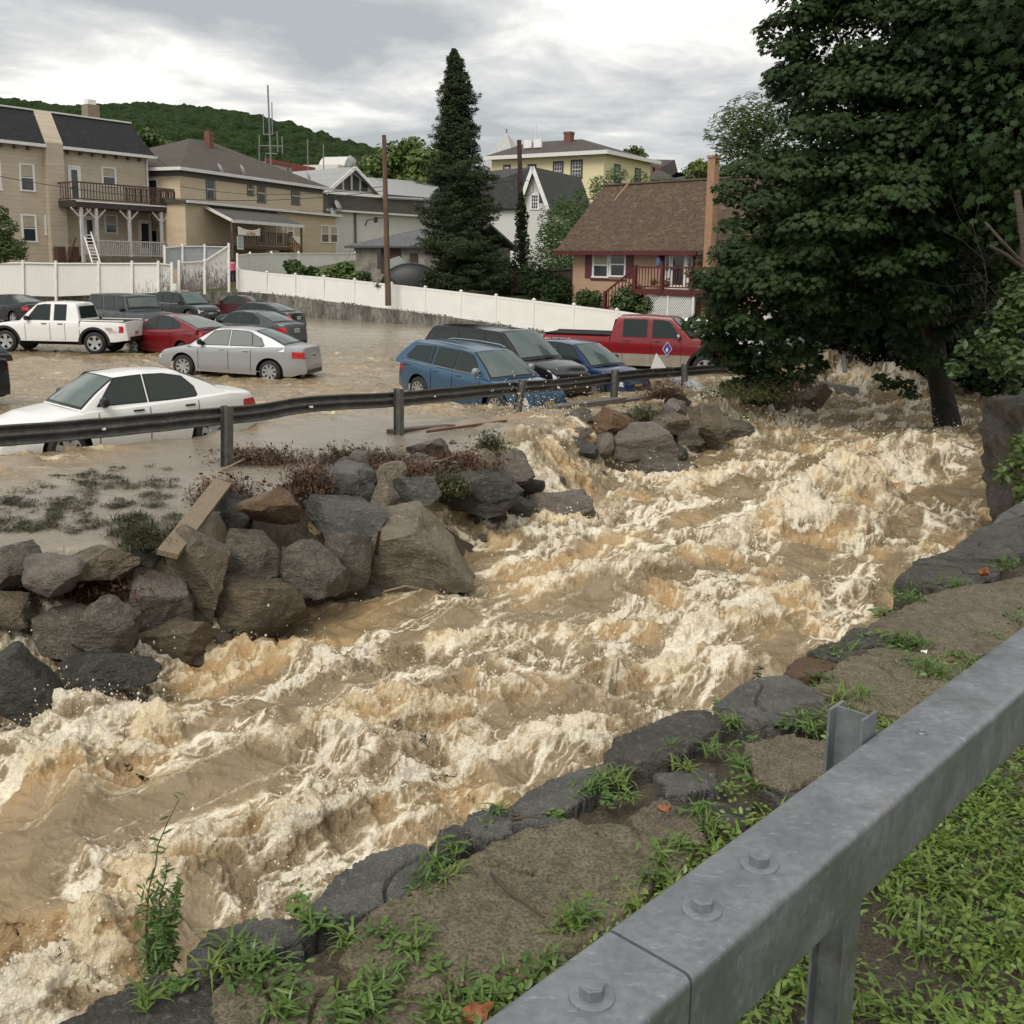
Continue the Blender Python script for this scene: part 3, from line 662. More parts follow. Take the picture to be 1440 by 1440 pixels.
SLABS = [
 ([(70,1450),(150,1398),(215,1368),(290,1366),(330,1400),(300,1440),(200,1490),(90,1500)], slab_dark, .03),
 ([(262,1352),(300,1312),(350,1292),(432,1290),(440,1306),(390,1338),(330,1358),(280,1372)], slab_gray, .035),
 ([(423,1284),(470,1238),(520,1202),(580,1187),(606,1198),(600,1232),(566,1262),(505,1284),(450,1292)], slab_gray, .05),
 ([(600,1204),(620,1170),(640,1160),(662,1172),(655,1198),(618,1214)], slab_dark, .04),
 ([(645,1168),(665,1142),(698,1130),(722,1140),(718,1174),(682,1182)], slab_gray, .045),
 ([(716,1134),(745,1110),(800,1086),(856,1072),(880,1086),(836,1112),(800,1138),(742,1146)], slab_gray, .04),
 ([(852,1062),(868,1036),(920,1014),(960,1000),(1000,998),(1014,1020),(965,1052),(904,1082),(864,1080)], slab_dark, .06),
 ([(1006,990),(1050,960),(1105,950),(1152,968),(1165,992),(1100,1014),(1040,1014)], slab_gray, .05),
 ([(1104,944),(1126,922),(1168,920),(1180,932),(1150,950),(1118,952)], slab_rust, .05),
 ([(1133,918),(1168,902),(1200,904),(1218,918),(1176,928)], slab_dark, .055),
 ([(1183,896),(1198,882),(1250,884),(1272,898),(1240,908),(1192,904)], slab_dark, .06),
 ([(1214,884),(1262,858),(1306,836),(1360,822),(1470,806),(1520,860),(1440,905),(1350,925),(1262,896)], crust_b, .06),
 ([(1165,945),(1205,916),(1262,906),(1330,928),(1400,940),(1460,960),(1400,1010),(1280,1006),(1200,990),(1150,972)], crust, .05),
 ([(1120,990),(1160,984),(1206,1002),(1178,1020),(1136,1006)], slab_dark, .07),
 ([(1050,1048),(1110,1034),(1172,1044),(1170,1084),(1106,1108),(1066,1092)], crust_b, .07),
 ([(1066,1112),(1130,1100),(1150,1112),(1100,1136)], slab_dark, .05),
 ([(596,1236),(700,1178),(800,1150),(880,1156),(936,1210),(900,1262),(850,1306),(740,1366),(640,1392),(540,1392),(480,1350),(520,1288)], crust, .045),
 ([(886,1146),(930,1122),(975,1140),(990,1176),(948,1222),(914,1190)], crust_b, .055),
 ([(300,1392),(400,1352),(468,1378),(490,1440),(420,1520),(310,1500)], crust, .035),
 ([(500,1410),(600,1390),(690,1400),(700,1470),(620,1520),(510,1500)], crust_b, .035),
 ([(920,1094),(1000,1080),(1018,1106),(940,1120)], slab_gray, .03),
 ([(1262,812),(1288,788),(1344,770),(1402,790),(1404,808),(1340,832)], slab_dark, .04),
 ([(1326,778),(1384,738),(1450,722),(1480,768),(1404,786)], slab_dark, .07),
 ([(1392,738),(1440,700),(1500,690),(1520,722),(1456,730)], slab_gray, .06),
 ([(1170,1010),(1230,1010),(1260,1040),(1200,1070),(1168,1050)], slab_gray, .03),
 ([(720,1152),(760,1140),(790,1148),(760,1162)], slab_gray, .06),
 ([(1000,1130),(1060,1126),(1050,1160),(1010,1170)], slab_dark, .03),
]
for i, (pix, m, lf) in enumerate(SLABS): slab(pix, m, lf, seed=i*1.37+.4)
# wall face down to the water and its soil top
def wall_top():
    th = np.linspace(rad(-45), rad(58), 620); q = np.linspace(1.9**-.7, 24**-.7, 560); r = q**(-1/.7)
    R, T = np.meshgrid(r, th, indexing='ij'); x = R*np.sin(T); y = R*np.cos(T); s, n = sn(x, y)
    e = n-Wf(s)
    z = WZ-.02+.05*fbm(x*2.2, y*2.2, 3., 4)+.028*fbm(x*11, y*11, 5., 4, g=.6) - .22*sstep(.14, 0, e) - .10*sstep(1.9, 3.6, e)
    keep = (e > .015); ok = keep[:-1,:-1] & keep[1:,:-1] & keep[:-1,1:] & keep[1:,1:]
    nr, nc = x.shape; idx = np.arange(nr*nc).reshape(nr, nc); F = np.stack([idx[:-1,:-1], idx[:-1,1:], idx[1:,1:], idx[1:,:-1]], -1)[ok]
    used = np.zeros(nr*nc, bool); used[F.ravel()] = True; rm = np.cumsum(used)-1
    return npmesh('near_bank', np.stack([x, y, z], -1).reshape(-1, 3)[used], rm[F], soil)
tag(wall_top(), kind='structure')
def ground_near(x, y): return WZ-.02+.05*float(fbm(np.array([x*2.2]), np.array([y*2.2]), 3., 4)[0])-.10*float(sstep(1.9, 3.6, sn(x, y)[1]-Wf(sn(x, y)[0])))
S = np.arange(1.5, 24, .05); wf = Wf(S)
rows = []
for k, zz in enumerate(np.linspace(WZ-.1, -2.4, 40)):
    off = .03+.10*fbm(S*1.1, np.full_like(S, zz*2.2), 4., 3)+.05*np.abs(pn(S*2.3, np.full_like(S, zz*4.), 9.))-.06*k/40*4
    X, Y = xy(S, wf+off-.02); rows.append(np.stack([X, Y, np.full_like(X, zz)], -1))
V = np.stack(rows); idx = np.arange(V.shape[0]*V.shape[1]).reshape(V.shape[:2]); F = np.stack([idx[:-1,:-1], idx[:-1,1:], idx[1:,1:], idx[1:,:-1]], -1).reshape(-1, 4)
fm = rock_mat('wall_face', (.075,.068,.055), (.12,.105,.08), (.16,.145,.11), (.4, .7), 1.6)
wf_o = npmesh('wall_face', V.reshape(-1, 3)-np.array(wl0), F, fm); wf_o.parent = wall
wb = empty('wall_block', G(1400,565,1.3), 0, 'tall dark upright stone wall end standing in the water at the right edge', 'stone wall'); wb0 = Vector(wb.location)
c0, c1, c2, c3 = P(1384,561,15.2), P(1470,575,12.2), P(1620,545,16.5), P(1440,545,20.5)
def wallgrid(a, b, n1, n2, zb):
    rows = []
    for i in range(n1+1):
        t = i/n1; row = []
        for j in range(n2+1):
            z = a.z+(b.z-a.z)*t; f = j/n2; p = Vector((a.x+(b.x-a.x)*t, a.y+(b.y-a.y)*t, z+(zb-z)*f)); lean = .38*f*(1-.0*t)
            q = Vector((p.x*.9, p.z*2.2, p.y*.9)); d = .16*mn.noise(q)+.10*mn.noise(q*3)+.05*mn.noise(q*8); nn = Vector((b.y-a.y, -(b.x-a.x), 0)).normalized(); row.append(p+nn*d*(.4 if j == 0 else 1)+Vector((lean,0,0))-wb0)
        rows.append(row)
    return rows
m = MB(); m.grid(wallgrid(c0, c1, 60, 50, -1.8)); m.grid(wallgrid(c3, c0, 60, 50, -1.8)); tp_ = [[c0.lerp(c1, i/12).lerp(c3.lerp(c2, i/12), j/12)+Vector((0,0,.05*mn.noise(Vector((i*.7, j*.7, 3)))-.02))-wb0 for i in range(13)] for j in range(13)]; m.grid(tp_)
m.build('wall_face', rock_mat('block_face', (.05,.042,.034), (.10,.085,.068), (.15,.13,.10), (.3,.7), 1.2), wb, True, angle=rad(60))
# ---------------------------------------------------------------- box beam guardrail in front
def galv(name, a, b, r0=.35, r1=.6, k=1.0, metal=.55):
    t = NT(name); n = t.noise(9*k, 7, .65); n2 = t.noise(55*k, 4, .6); n3 = t.noise(3*k, 5, .6, t.map((1,1,.3)))
    sc_ = t.ramp(t.noise(26*k, 6, .75, t.map((1,3.5,1), rot=(0,0,.9))), [(.58, 0.0), (.66, .5)])
    col = t.mix(t.ramp(n, [(.36, 0.0), (.64, 1.0)]), a, b); col = t.mix(t.ramp(n2, [(.42, 0.0), (.62, .5)]), col, tuple(x*.8 for x in a)); col = t.mix(t.ramp(n3, [(.5, 0.0), (.72, .5)]), col, tuple(min(1, x*1.35) for x in b)); col = t.mix(sc_, col, tuple(min(1, x*1.6) for x in b))
    dirt = t.ramp(t.noise(4.3*k, 8, .72), [(.56, 0.0), (.74, .55)]); col = t.mix(dirt, col, (.10,.085,.06)); t.done(Base_Color=col, Roughness=t.ramp(n, [(.35, r0), (.65, r1)]), Metallic=metal); t.bump(t.math('ADD', n, t.math('MULTIPLY', n2, .4)), .12, .004); return t.m
gal = galv('galvanised_steel', (.19,.205,.22), (.27,.285,.30))
RZ = CAMH-.97
ra, rb, rc = G(680,1430,RZ), G(1134,1100,RZ), G(978,1372,RZ)
rd = Vector((rb.x-ra.x, rb.y-ra.y, 0)).normalized(); rn = Vector((rd.y, -rd.x, 0))    # rn points to the road side
jt = G(918,1342,RZ); js = (jt-ra).dot(rd)
grd = empty('box_beam_guardrail', (ra.x, ra.y, ground_near(ra.x, ra.y)), 0, 'thick grey galvanised box beam guardrail with big hex bolts along the near bank', 'guardrail')
g0 = Vector(grd.location); BW, BH = .152, .16
def gl(v): return Vector(v)-g0
def box_beam(s0, s1, dz=0, w=BW, h=BH, name='beam'):
    m = MB(); R_ = .014; prof = []
    for (cx_, cz_, a0) in ((w-R_, -R_, 0), (R_, -R_, 90), (R_, -h+R_, 180), (w-R_, -h+R_, 270)):
        for k in range(6): a = rad(a0+90*k/5); prof.append((cx_+R_*math.cos(a), cz_+R_*math.sin(a)))
    ends = []
    for s_ in np.linspace(s0, s1, max(2, int((s1-s0)/.5))):
        b = ra+rd*float(s_); ends.append([gl(b+rn*u+Vector((0,0,v+dz))) for u, v in prof+prof[:1]])
    m.grid(ends); n_ = len(m.v)
    for e in (ends[0], ends[-1]): m.add(e[:-1], [tuple(range(len(e)-1))])
    return m.build(name, gal, grd, True, angle=rad(30))
b1 = box_beam(-3.2, js-.003); b2 = box_beam(js+.003, 14)
box_beam(js-.35, js+.35, -.006, BW-.014, BH-.012, 'splice_tube').location = rn*.007
def bolt(px, py, sc_=1.0):
    p = gl(G(px, py, RZ)); m = MB(); m.lathe([(0,.0045),(.023*sc_,.0045),(.026*sc_,.003),(.0265*sc_,0)], 32, p, 'z')
    w_ = m.build('washer_bolt', gal, grd, True)
    h = MB(); hx = [(p.x+.0155*sc_*math.cos(rad(60*k+12)), p.y+.0155*sc_*math.sin(rad(60*k+12)), p.z+.004) for k in range(6)]; h.prism(hx, (0,0,.0135*sc_)); o = h.build('bolt_head', gal, w_, False, .0016); return w_
for px, py in ((1067,1216),(987,1279),(832,1402)): bolt(px, py, 1.2)
bolt(1296,1031,.42)
for k in range(1, 5):
    q = ra+rd*(js+.16+1.83*k)+rn*BW*.55; pp = gl(q+Vector((0,0,0))); m = MB(); m.lathe([(0,.004),(.010,.003),(.011,0)], 16, pp, 'z'); m.build('rivet', gal, grd, True)
pt = G(1226,1030,RZ); ps = (Vector((pt.x, pt.y, 0))-Vector((ra.x, ra.y, 0))).dot(rd)
for k in range(0, 6):
    c = ra+rd*(ps+1.83*k-.02)-rn*.042; top = RZ+.045; bot = 1.0
    m = MB()
    for z0_, z1_ in ((bot, top),):
        for (u0,u1,v0,v1) in ((-.034,.034,-.040,-.034),(-.034,.034,.034,.040),(-.003,.003,-.034,.034)):
            q = [c+rd*a+rn*b for a, b in ((u0,v0),(u1,v0),(u1,v1),(u0,v1))]
            m.prism([gl((p.x, p.y, z0_)) for p in q], (0,0,z1_-z0_))
    m.build('post', gal, grd)
# ---------------------------------------------------------------- far W beam guardrail
dgal = galv('weathered_steel', (.10,.098,.090), (.18,.175,.16), .4, .65, 1.5, .4)
def railY(px): return 21096/(1717-px)
KN = [(-70,606),(0,599),(120,588),(230,580),(313,573),(370,566),(420,559),(480,555),(555,550),(640,544),(730,537),(800,531),(860,524),(910,519),(958,515),(1010,513),(1060,511)]
kp = [P(px, py, railY(px)) for px, py in KN]
frg = empty('roadside_guardrail', kp[4], 0, 'long dark weathered W beam guardrail along the flooded parking lot above the boulders', 'guardrail'); f0 = Vector(frg.location)
prof = [(a, b*.86) for a, b in [(0,0),(.0,-.02),(.05,-.055),(.078,-.085),(.05,-.115),(.0,-.15),(.0,-.165),(.05,-.20),(.078,-.23),(.05,-.26),(.0,-.295),(0,-.312)]]
dn = Vector((-math.cos(rad(34.7)), math.sin(rad(34.7)), 0))  # towards the lot
rows = []
for i in range(len(kp)-1):
    for k in range(4):
        t = k/4; a, b = kp[i], kp[i+1]; c = a.lerp(b, t)+Vector((0,0,.012*math.sin(i*2.1+t*3)))+dn*.02*math.sin(i*1.3+t*2); rows.append([c-f0+dn*(u+.0)+Vector((0,0,v)) for u, v in prof])
m = MB(); m.grid(rows); o = m.build('rail', dgal, frg, True, angle=rad(20)); sm = o.modifiers.new('t', 'SOLIDIFY'); sm.thickness = .006
POSTS = [(-57,603,640),(313,573,630),(555,549,640),(730,537,612),(860,523,592),(958,515,570),(1046,511,545)]
for i, (px, yt, yb) in enumerate(POSTS):
    Y = railY(px); a = P(px, yt-3, Y); b = P(px-(14 if i == 3 else 3 if i == 4 else 0), yb, Y); m = MB(); e = Vector((math.sin(rad(34.7)), math.cos(rad(34.7)), 0))
    b = b+(b-a)*.6
    for u0,u1,v0,v1 in ((-.058,.058,-.170,-.163),(-.058,.058,-.03,-.023),(-.004,.004,-.163,-.03)):
        A_ = [a-f0+e*u+dn*v+Vector((0,0,0)) for u, v in ((u0,v0),(u1,v0),(u1,v1),(u0,v1))]; B_ = [q+(b-a) for q in A_]
        m.add(A_+B_, [(0,1,2,3),(7,6,5,4),(0,4,5,1),(1,5,6,2),(2,6,7,3),(3,7,4,0)])
    po = m.build('post', dgal, frg)
for px, py in ((145,603),(437,572),(610,557),(785,545)):      # small pale reflectors
    Y = railY(px); c = P(px, py, Y)-f0-dn*.01; m = MB(); m.beam(c-Vector((.03,.0,0)), c+Vector((.03,.0,0)), .012, .03); m.build('reflector', mat('reflector', (.8,.8,.75), .4, .1), frg)
# curbs and debris along the lot edge
timber = mat('wet_timber', (.10,.065,.038), .5, .5, 6, bump=.6, bs=30, bd=.01)
conc_d = mat('wet_concrete', (.16,.145,.12), .55, .45, 3, bump=.5, bs=25, bd=.01)
def beamthing(name, a, b, w_, h_, m, lab, cat, mesh=None):
    mb = MB(); c = (a+b)/2; mb.beam(a-c, b-c, w_, h_); o = mb.build(name, m, None, False, .012); o.location = c; return tag(o, lab, cat)
beamthing('timber_curb', P(548,618,18.2), P(672,606,20.0), .2, .36, timber, 'dark wet timber curb between the second and third guardrail posts', 'curb')
beamthing('scrap_rail', P(600,607,18.0), P(712,592,19.6), .05, .05, mat('rust', (.16,.07,.03), .7, .5, 8), 'thin rusty rail lying on the timber curb', 'rail')
beamthing('concrete_curb', P(775,584,22.0), P(872,571,24.2), .3, .42, conc_d, 'low concrete curb under the bumpers of the parked blue cars', 'curb')
beamthing('concrete_curb', P(872,572,24.3), P(945,560,26.6), .3, .36, conc_d, 'short piece of concrete curb left of the grey pipe', 'curb')
def plankmesh(a, b, w_, t_, m, lab, roll=.0, name='wooden_plank'):
    d = (b-a); L = d.length; d.normalize(); mb = MB(); n = 30; rows = []
    side = d.cross(Vector((0,0,1))).normalized(); up = side.cross(d).normalized(); side, up = side*math.cos(roll)+up*math.sin(roll), up*math.cos(roll)-side*math.sin(roll)
    for i in range(n+1):
        t = i/n; c = d*(L*(t-.5)); wl_ = w_/2*(1-.5*max(0, .25-t)/.25*abs(mn.noise(Vector((t*30,1,1))))*1.6); j = .006*mn.noise(Vector((t*9, 5, 2)))
        rows.append([c-side*w_/2+up*(j), c+side*wl_+up*j, c+side*wl_-up*(t_-j), c-side*w_/2-up*(t_-j), c-side*w_/2+up*j])
    mb.grid(rows); mb.add(rows[0][:4], [(0,1,2,3)]); mb.add(rows[-1][:4], [(3,2,1,0)])
    o = mb.build(name, m); o.location = (a+b)/2; return tag(o, lab, 'plank')
t = NT('old_wood'); n_ = t.noise(7, 7, .7, t.map((1,1,1))); n2 = t.noise(40, 4, .7, t.map((3,.6,3), rot=(0,0,.35)))
t.bump(n2, .6, .01); wood = t.done(Base_Color=t.mix(t.ramp(n2, [(.36, 0.0), (.62, 1.0)]), (.14,.10,.065), t.mix(n_, (.30,.235,.155), (.19,.14,.09))), Roughness=.6)
plankmesh(G(314,676,.42), G(236,776,.12), .22, .06, wood, 'broken pale wooden plank lying aslant over the boulders on the silt', .25)
plankmesh(G(286,668,.22), G(298,684,.22), .07, .05, wood, 'short snapped wood stub sticking up behind the broken plank', .2)
def pipe(a, b, r, m, lab, name='drain_pipe'):
    d = (b-a).normalized(); mb = MB(); n = 28; x = d.cross(Vector((0,0,1))).normalized(); y = x.cross(d); c = (a+b)/2; rows = []
    L = (b-a).length; prof_ = [(r*.9, L-.3), (r*.9, L), (r, L)]+[(r*(1+.03*(k % 2)), L-(k+1)*L/26) for k in range(26)]
    for rr, o in prof_: rows.append([a+d*o-c+(x*math.cos(2*math.pi*k/n)+y*math.sin(2*math.pi*k/n))*rr for k in range(n+1)])
    mb.grid(rows); o = mb.build(name, m, None, True); o.location = c; return tag(o, lab, 'pipe')
m = MB(); m.prism([(-.30,0,-.25),(.34,0,-.2),(-.02,0,.42)], (0,.12,0)); m.v = [(a+.05*math.sin(i*2.3), b, c) for i, (a, b, c) in enumerate(m.v)]; o = m.build('white_debris', mat('white_plastic', (.72,.71,.68), .5, .12), None, False, .01); o.location = P(926,518,28.6); tag(o, 'pointed piece of white debris standing between the red pickup and the guardrail', 'debris', kind='thing')
pipe(P(948,528,28.8), P(1000,562,26.6), .21, galv('pipe_zinc', (.36,.37,.38), (.48,.49,.5), .4, .6, 1, .3), 'light grey culvert pipe tipped over the rocks behind the end of the guardrail')
beamthing('concrete_beam', P(1150,541,34), P(1204,551,32), .22, .26, mat('grey_concrete', (.20,.20,.19), .6, .4, 2), 'grey concrete beam lying over the river at the far bank bend', 'beam')
beamthing('concrete_beam', P(1186,500,36), P(1190,545,34.5), .14, .14, MATS['grey_concrete'], 'tilted concrete beam end in the far cascade', 'beam')
# tangled debris
deb = [leaf_mat('debris_brown', (.085,.038,.022), (.04,.022,.014), (.15,.095,.045), 12, .6, .1), leaf_mat('debris_green', (.05,.075,.02), (.075,.05,.022), (.11,.13,.045), 12, .5, .15)]
def debris(px, py, z, rx, ry, rz_, N, k, lab, hh=(.06,.20), seed=0):
    N = int(N*2.4); rx *= .72; ry *= .8
    r = np.random.default_rng(seed); p = G(px, py, z); b = r.normal(size=(N, 3))*np.array([rx, ry, rz_])*.5; b[:, 2] = np.abs(b[:, 2])*.8
    V, F = blades(N, b, r, hh, (.005,.016), 1.5, 1.4); V[:, 2] = np.maximum(V[:, 2], -.15)
    o = npmesh('debris_heap', V, F, deb[k], smooth=False); o.location = p; V2, F2 = leafcloud(b[:len(b)//2]+r.normal(size=(len(b)//2, 3))*.05, (.03,.08), r, 1.2)
    o2 = npmesh('leaves', V2, F2, deb[k], parent=o, smooth=False); return tag(o, lab, 'debris')
DEB = [(375,655,.05,.9,.5,.25,700,0,'flat tangle of brown roots and leaves on the silt behind the plank'),
 (435,690,.15,.5,.4,.4,420,0,'dark clump of dead grass draped over the slate outcrop'),
 (500,650,.1,.9,.5,.22,700,0,'bushy heap of brown flood debris below the second guardrail post'),
 (345,645,.0,.7,.4,.15,350,0,'low scrap of brown debris near the white sedan'),
 (560,668,.05,.8,.5,.22,500,0,'reddish brown debris packed between the pale rocks'),
 (645,655,.05,.9,.6,.2,600,0,'weedy debris heap left of the roaring spill'),
 (690,632,.12,.35,.3,.3,260,1,'tall green reeds caught at the third guardrail post'),
 (630,690,-.15,.5,.4,.3,420,1,'drooping dry grass over the black slab rock'),
 (318,705,.1,.6,.4,.3,450,0,'root mat beside the rounded rusty boulder'),
 (70,828,-.3,1.0,.4,.2,700,0,'leafy brown debris line on the rocks at the far left'),
 (120,838,-.35,.7,.3,.25,500,0,'twiggy debris above the narrow upright rock'),
 (935,560,.15,.7,.5,.5,600,0,'dry brown weed tuft on the rocks by the fourth post'),
 (905,590,-.0,.5,.4,.35,350,1,'small green tuft on the rock island'),
 (1040,560,.1,1.6,.8,.4,700,1,'weeds hanging down the bank under the maple branch'),
 (1090,548,.1,1.4,.8,.5,700,0,'reddish weeds on the far bank bend')]
for i, d in enumerate(DEB): debris(*d, seed=40+i)
rt = np.random.default_rng(77)
def stick(pix, zs, r0, lab, m=M_twig, name='driftwood_stick'):
    pts = [G(px, py, z) for (px, py), z in zip(pix, zs)]; c = pts[0].copy(); m_ = MB(); m_.tube([p-c for p in pts], [r0*(1-.5*i/len(pts)) for i in range(len(pts))], 7); o = m_.build(name, m, None, True); o.location = c; return tag(o, lab, 'stick')
stick([(308,663),(325,655),(345,645)], [.1,.16,.2], .02, 'pale driftwood stick in the tangle behind the plank', mat('pale_wood', (.30,.22,.15), .6, .3))
stick([(575,650),(620,648),(662,632)], [.15,.2,.25], .012, 'bent straw coloured stalk over the debris heap', MATS['pale_wood'])
stick([(526,800),(530,770),(534,745)], [-.85,-.3,.0], .03, 'broken dark stake standing in front of the biggest boulder')
stick([(540,832),(570,824),(590,828)], [-.9,-.8,-.85], .014, 'green stalk floating at the foot of the biggest boulder', MATS['pale_wood'])
stick([(850,745),(842,732),(840,722)], [-.95,-.8,-.65], .012, 'thin twig poking out of the water past the triangular rock')
# flattened grass on the silt flat
def silt_grass():
    r = np.random.default_rng(12); C = []; A = []
    while len(C) < 430:
        px, py = r.uniform(-30, 250), r.uniform(655, 748)
        dn_ = pn(np.array([px/34.]), np.array([py/14.]), 2.)[0]+.12-.002*abs(px-90)*.3
        if dn_ > r.uniform(-.1, .25): C.append(G(px, py, .115)); A.append(0)
    for _ in range(40): C.append(G(r.normal(205, 22), r.normal(752, 9), .10)); A.append(1)
    C = np.array(C); Vs = []; Fs = []; off = 0
    for c, a in zip(C, A):
        n = int(r.uniform(9, 34)) if not a else 40; b = np.repeat(c[None], n, 0)+r.normal(size=(n, 3))*np.array([.045,.045,.006])*(1 if not a else 1.4)
        V, F = blades(n, b, r, (.06,.15) if not a else (.14,.3), (.005,.012), 1.5, .9, az=r.normal(-1.4, .9, n)); V[:, 2] = c[2]+np.maximum((V[:, 2]-c[2])*(.45 if not a else .8), -.02 if not a else -.3)
        Vs.append(V); Fs.append(F+off); off += len(V)
    return npmesh('flattened_grass', np.concatenate(Vs), np.concatenate(Fs), leaf_mat('silty_grass', (.07,.085,.028), (.10,.085,.05), (.04,.035,.02), 5, .5, .15), smooth=False)
tag(silt_grass(), 'flattened muddy grass tufts washed over on the silt', 'grass', kind='stuff')
# ---------------------------------------------------------------- weeds on the wall
def tuft(px, py, kind, size=1.0, seed=0, lab=None, lift=.03, group='weeds on the stone wall'):
    r = np.random.default_rng(seed); p = G(px, py, WZ+lift); size = size*(.42 if px < 460 else .48 if px < 720 else .6 if px < 1110 else .8)
    if kind == 'grass':
        n = int(26*size+8); b = r.normal(size=(n, 3))*np.array([.022,.022,.002])*size; V, F = blades(n, b, r, (.05*size+.02,.12*size+.03), (.005,.010), .9, 1.0, seg=5); nm = 'grass_tuft'
    elif kind == 'herb':
        n = int(46*size+10); b = r.normal(size=(n, 3))*np.array([.045,.045,.0])*size; b[:, 2] = r.uniform(.005, .05, n)*size; V, F = leafcloud(b, (.016,.034), r, .5, 'oval'); nm = 'weed_plant'
    else:
        n = int(30*size+8); b = r.normal(size=(n, 3))*np.array([.04,.04,.0])*size; b[:, 2] = r.uniform(.01, .06, n)*size; V, F = leafcloud(b, (.03,.06), r, .6, 'long'); nm = 'weed_plant'
        V2, F2 = blades(int(n*.6), b[:int(n*.6)]*.4, r, (.05,.11), (.004,.007), 1.0, 1.1); F = np.concatenate([F, F2+len(V)]); V = np.concatenate([V, V2])
    o = npmesh(nm, V, F, M_tuft if kind == 'grass' else M_weed, smooth=False); o.location = p
    return tag(o, lab or 'small green weed growing in a joint of the mossy stone wall', 'weed', group)
TUFTS = [(940,1060,'grass',1.2),(965,1085,'grass',1),(1000,1060,'grass',1.3),(1030,1020,'grass',1.2),(1050,1050,'herb',1.4),(1040,1085,'leaf',1.2),(1065,1110,'grass',1.2),(1020,1110,'herb',1),(985,1150,'leaf',1.4),(1000,1170,'grass',1.4),(960,1200,'leaf',1.2),(930,1215,'leaf',1.4),(920,1240,'grass',1.2),
 (850,1100,'grass',1.3),(870,1105,'grass',1.2),(835,1115,'leaf',1.2),(848,1130,'herb',1.2),(880,1125,'grass',.8),(700,1145,'grass',1.1),(685,1160,'herb',.8),(610,1225,'leaf',1.5),(630,1240,'grass',1.3),(600,1250,'leaf',1.4),(575,1262,'herb',1.2),(640,1200,'leaf',1),
 (425,1290,'herb',1.2),(440,1305,'leaf',1.2),(420,1270,'herb',1),(330,1340,'grass',2.2),(350,1360,'leaf',1.6),(300,1370,'grass',1.6),(380,1360,'leaf',1.5),(400,1380,'herb',1.4),(345,1400,'herb',1.5),(490,1330,'grass',1.3),(530,1325,'leaf',1.4),(560,1330,'herb',1.8),(585,1345,'leaf',1.8),(610,1370,'herb',1.8),(560,1375,'herb',1.6),(540,1395,'leaf',1.6),(500,1410,'herb',1.6),(520,1425,'leaf',1.8),(640,1390,'grass',1.4),(665,1400,'herb',1.2),(400,1430,'leaf',1.5),(410,1405,'herb',1.4),(490,1437,'leaf',1.6),
 (800,1310,'grass',1.3),(820,1300,'leaf',1.1),(745,1385,'herb',1.8),(710,1405,'herb',1.8),(690,1420,'leaf',1.5),(770,1365,'grass',1.3),(660,1440,'herb',1.8),(620,1440,'leaf',1.6),(1240,905,'herb',1.6),(1265,912,'leaf',1.6),(1290,915,'leaf',1.4),(1290,940,'herb',1.8),(1310,950,'grass',1.6),(1330,960,'herb',1.5),(1350,930,'leaf',1),(1400,905,'herb',1.2),(1360,945,'grass',1),(1190,920,'grass',1.1),(1170,930,'herb',1.1),(1150,960,'herb',1.1),(1180,985,'grass',1.3),(1215,985,'grass',1.3),(1160,1020,'grass',1.4),(1140,1030,'leaf',1.3),(1185,1030,'grass',1.2),(1410,800,'leaf',2.0),(1345,830,'leaf',1.6),(1280,850,'leaf',1.4),(1240,868,'leaf',1.2),(1420,880,'herb',1.6),(870,1085,'herb',.9),(780,1150,'herb',.8),(1100,1020,'herb',1),(1010,1210,'grass',1.2),(950,1255,'leaf',1.2),(890,1280,'grass',.9),(470,1300,'herb',.8),(250,1390,'herb',1.2),(210,1410,'leaf',1.2)]
for i, (px, py, k, sz) in enumerate(TUFTS): tuft(px, py, k, sz, 300+i)
def stem_plant(px, py, z, H, n, lab, seed, leafs=(.035,.06), spread=.03, lean=(.25,0), shape='long', name='tall_weed', dens=26, m=None, wide=1.):
    r = np.random.default_rng(seed); p = G(px, py, z); mb = MB(); C = []; root = None
    for k in range(n):
        h = H*(1 if k == 0 else r.uniform(.35, .62)); x0, y0 = r.normal(0, spread, 2); pts = []
        for i in range(9):
            t = i/8; x = x0*(1+2*t)+lean[0]*h*t*t*(1 if k == 0 else .3)+r.normal(0, .004); y = y0*(1+2*t)+lean[1]*h*t*t; pts.append(Vector((x, y, h*t)))
            if i > 0:
                for _ in range(int(dens*(1.25-t)/ (2 if k == 0 and t > .5 else 1)/2)):
                    a = r.uniform(0, 6.28); rr = (.008+.045*(1-t)*H/.45*wide)*r.uniform(.4, 1); C.append((x+math.cos(a)*rr, y+math.sin(a)*rr, h*t+r.uniform(-.03,.02)*H/.45))
        mb.tube(pts, [.0035*(1-.7*i/8)*H/.5 for i in range(9)], 5)
    o = mb.build(name, mat('stem', (.09,.085,.035), .6, .3), None, True); o.location = p
    V, F = leafcloud(np.array(C), leafs, r, .55, shape, normal=np.tile([.0,-.5,.8], (len(C), 1))); f = npmesh('foliage', V, F, m or M_weed, smooth=False, parent=o); return tag(o, lab, 'plant')
stem_plant(222,1358,WZ,.50,6,'tall bushy weed with narrow leaves leaning right over the foaming water',5, (.018,.036), .018, (.26,.05), 'long', dens=40, wide=.62)
stem_plant(1062,965,WZ,.16,1,'small dark upright weed on the pale cap stone edge',6,(.03,.05),.003,(.05,0),dens=6,m=leaf_mat('weed_dark',(.05,.075,.03),(.035,.05,.02)))
stem_plant(1012,1002,WZ,.09,2,'short broad leaved weed beside the dark cap stone',7,(.025,.045),.008,(.0,0),dens=8)
stem_plant(1292,835,WZ,.26,3,'slender reddish weed at the wall edge before the white water',8,(.02,.035),.03,(.08,0),dens=12)
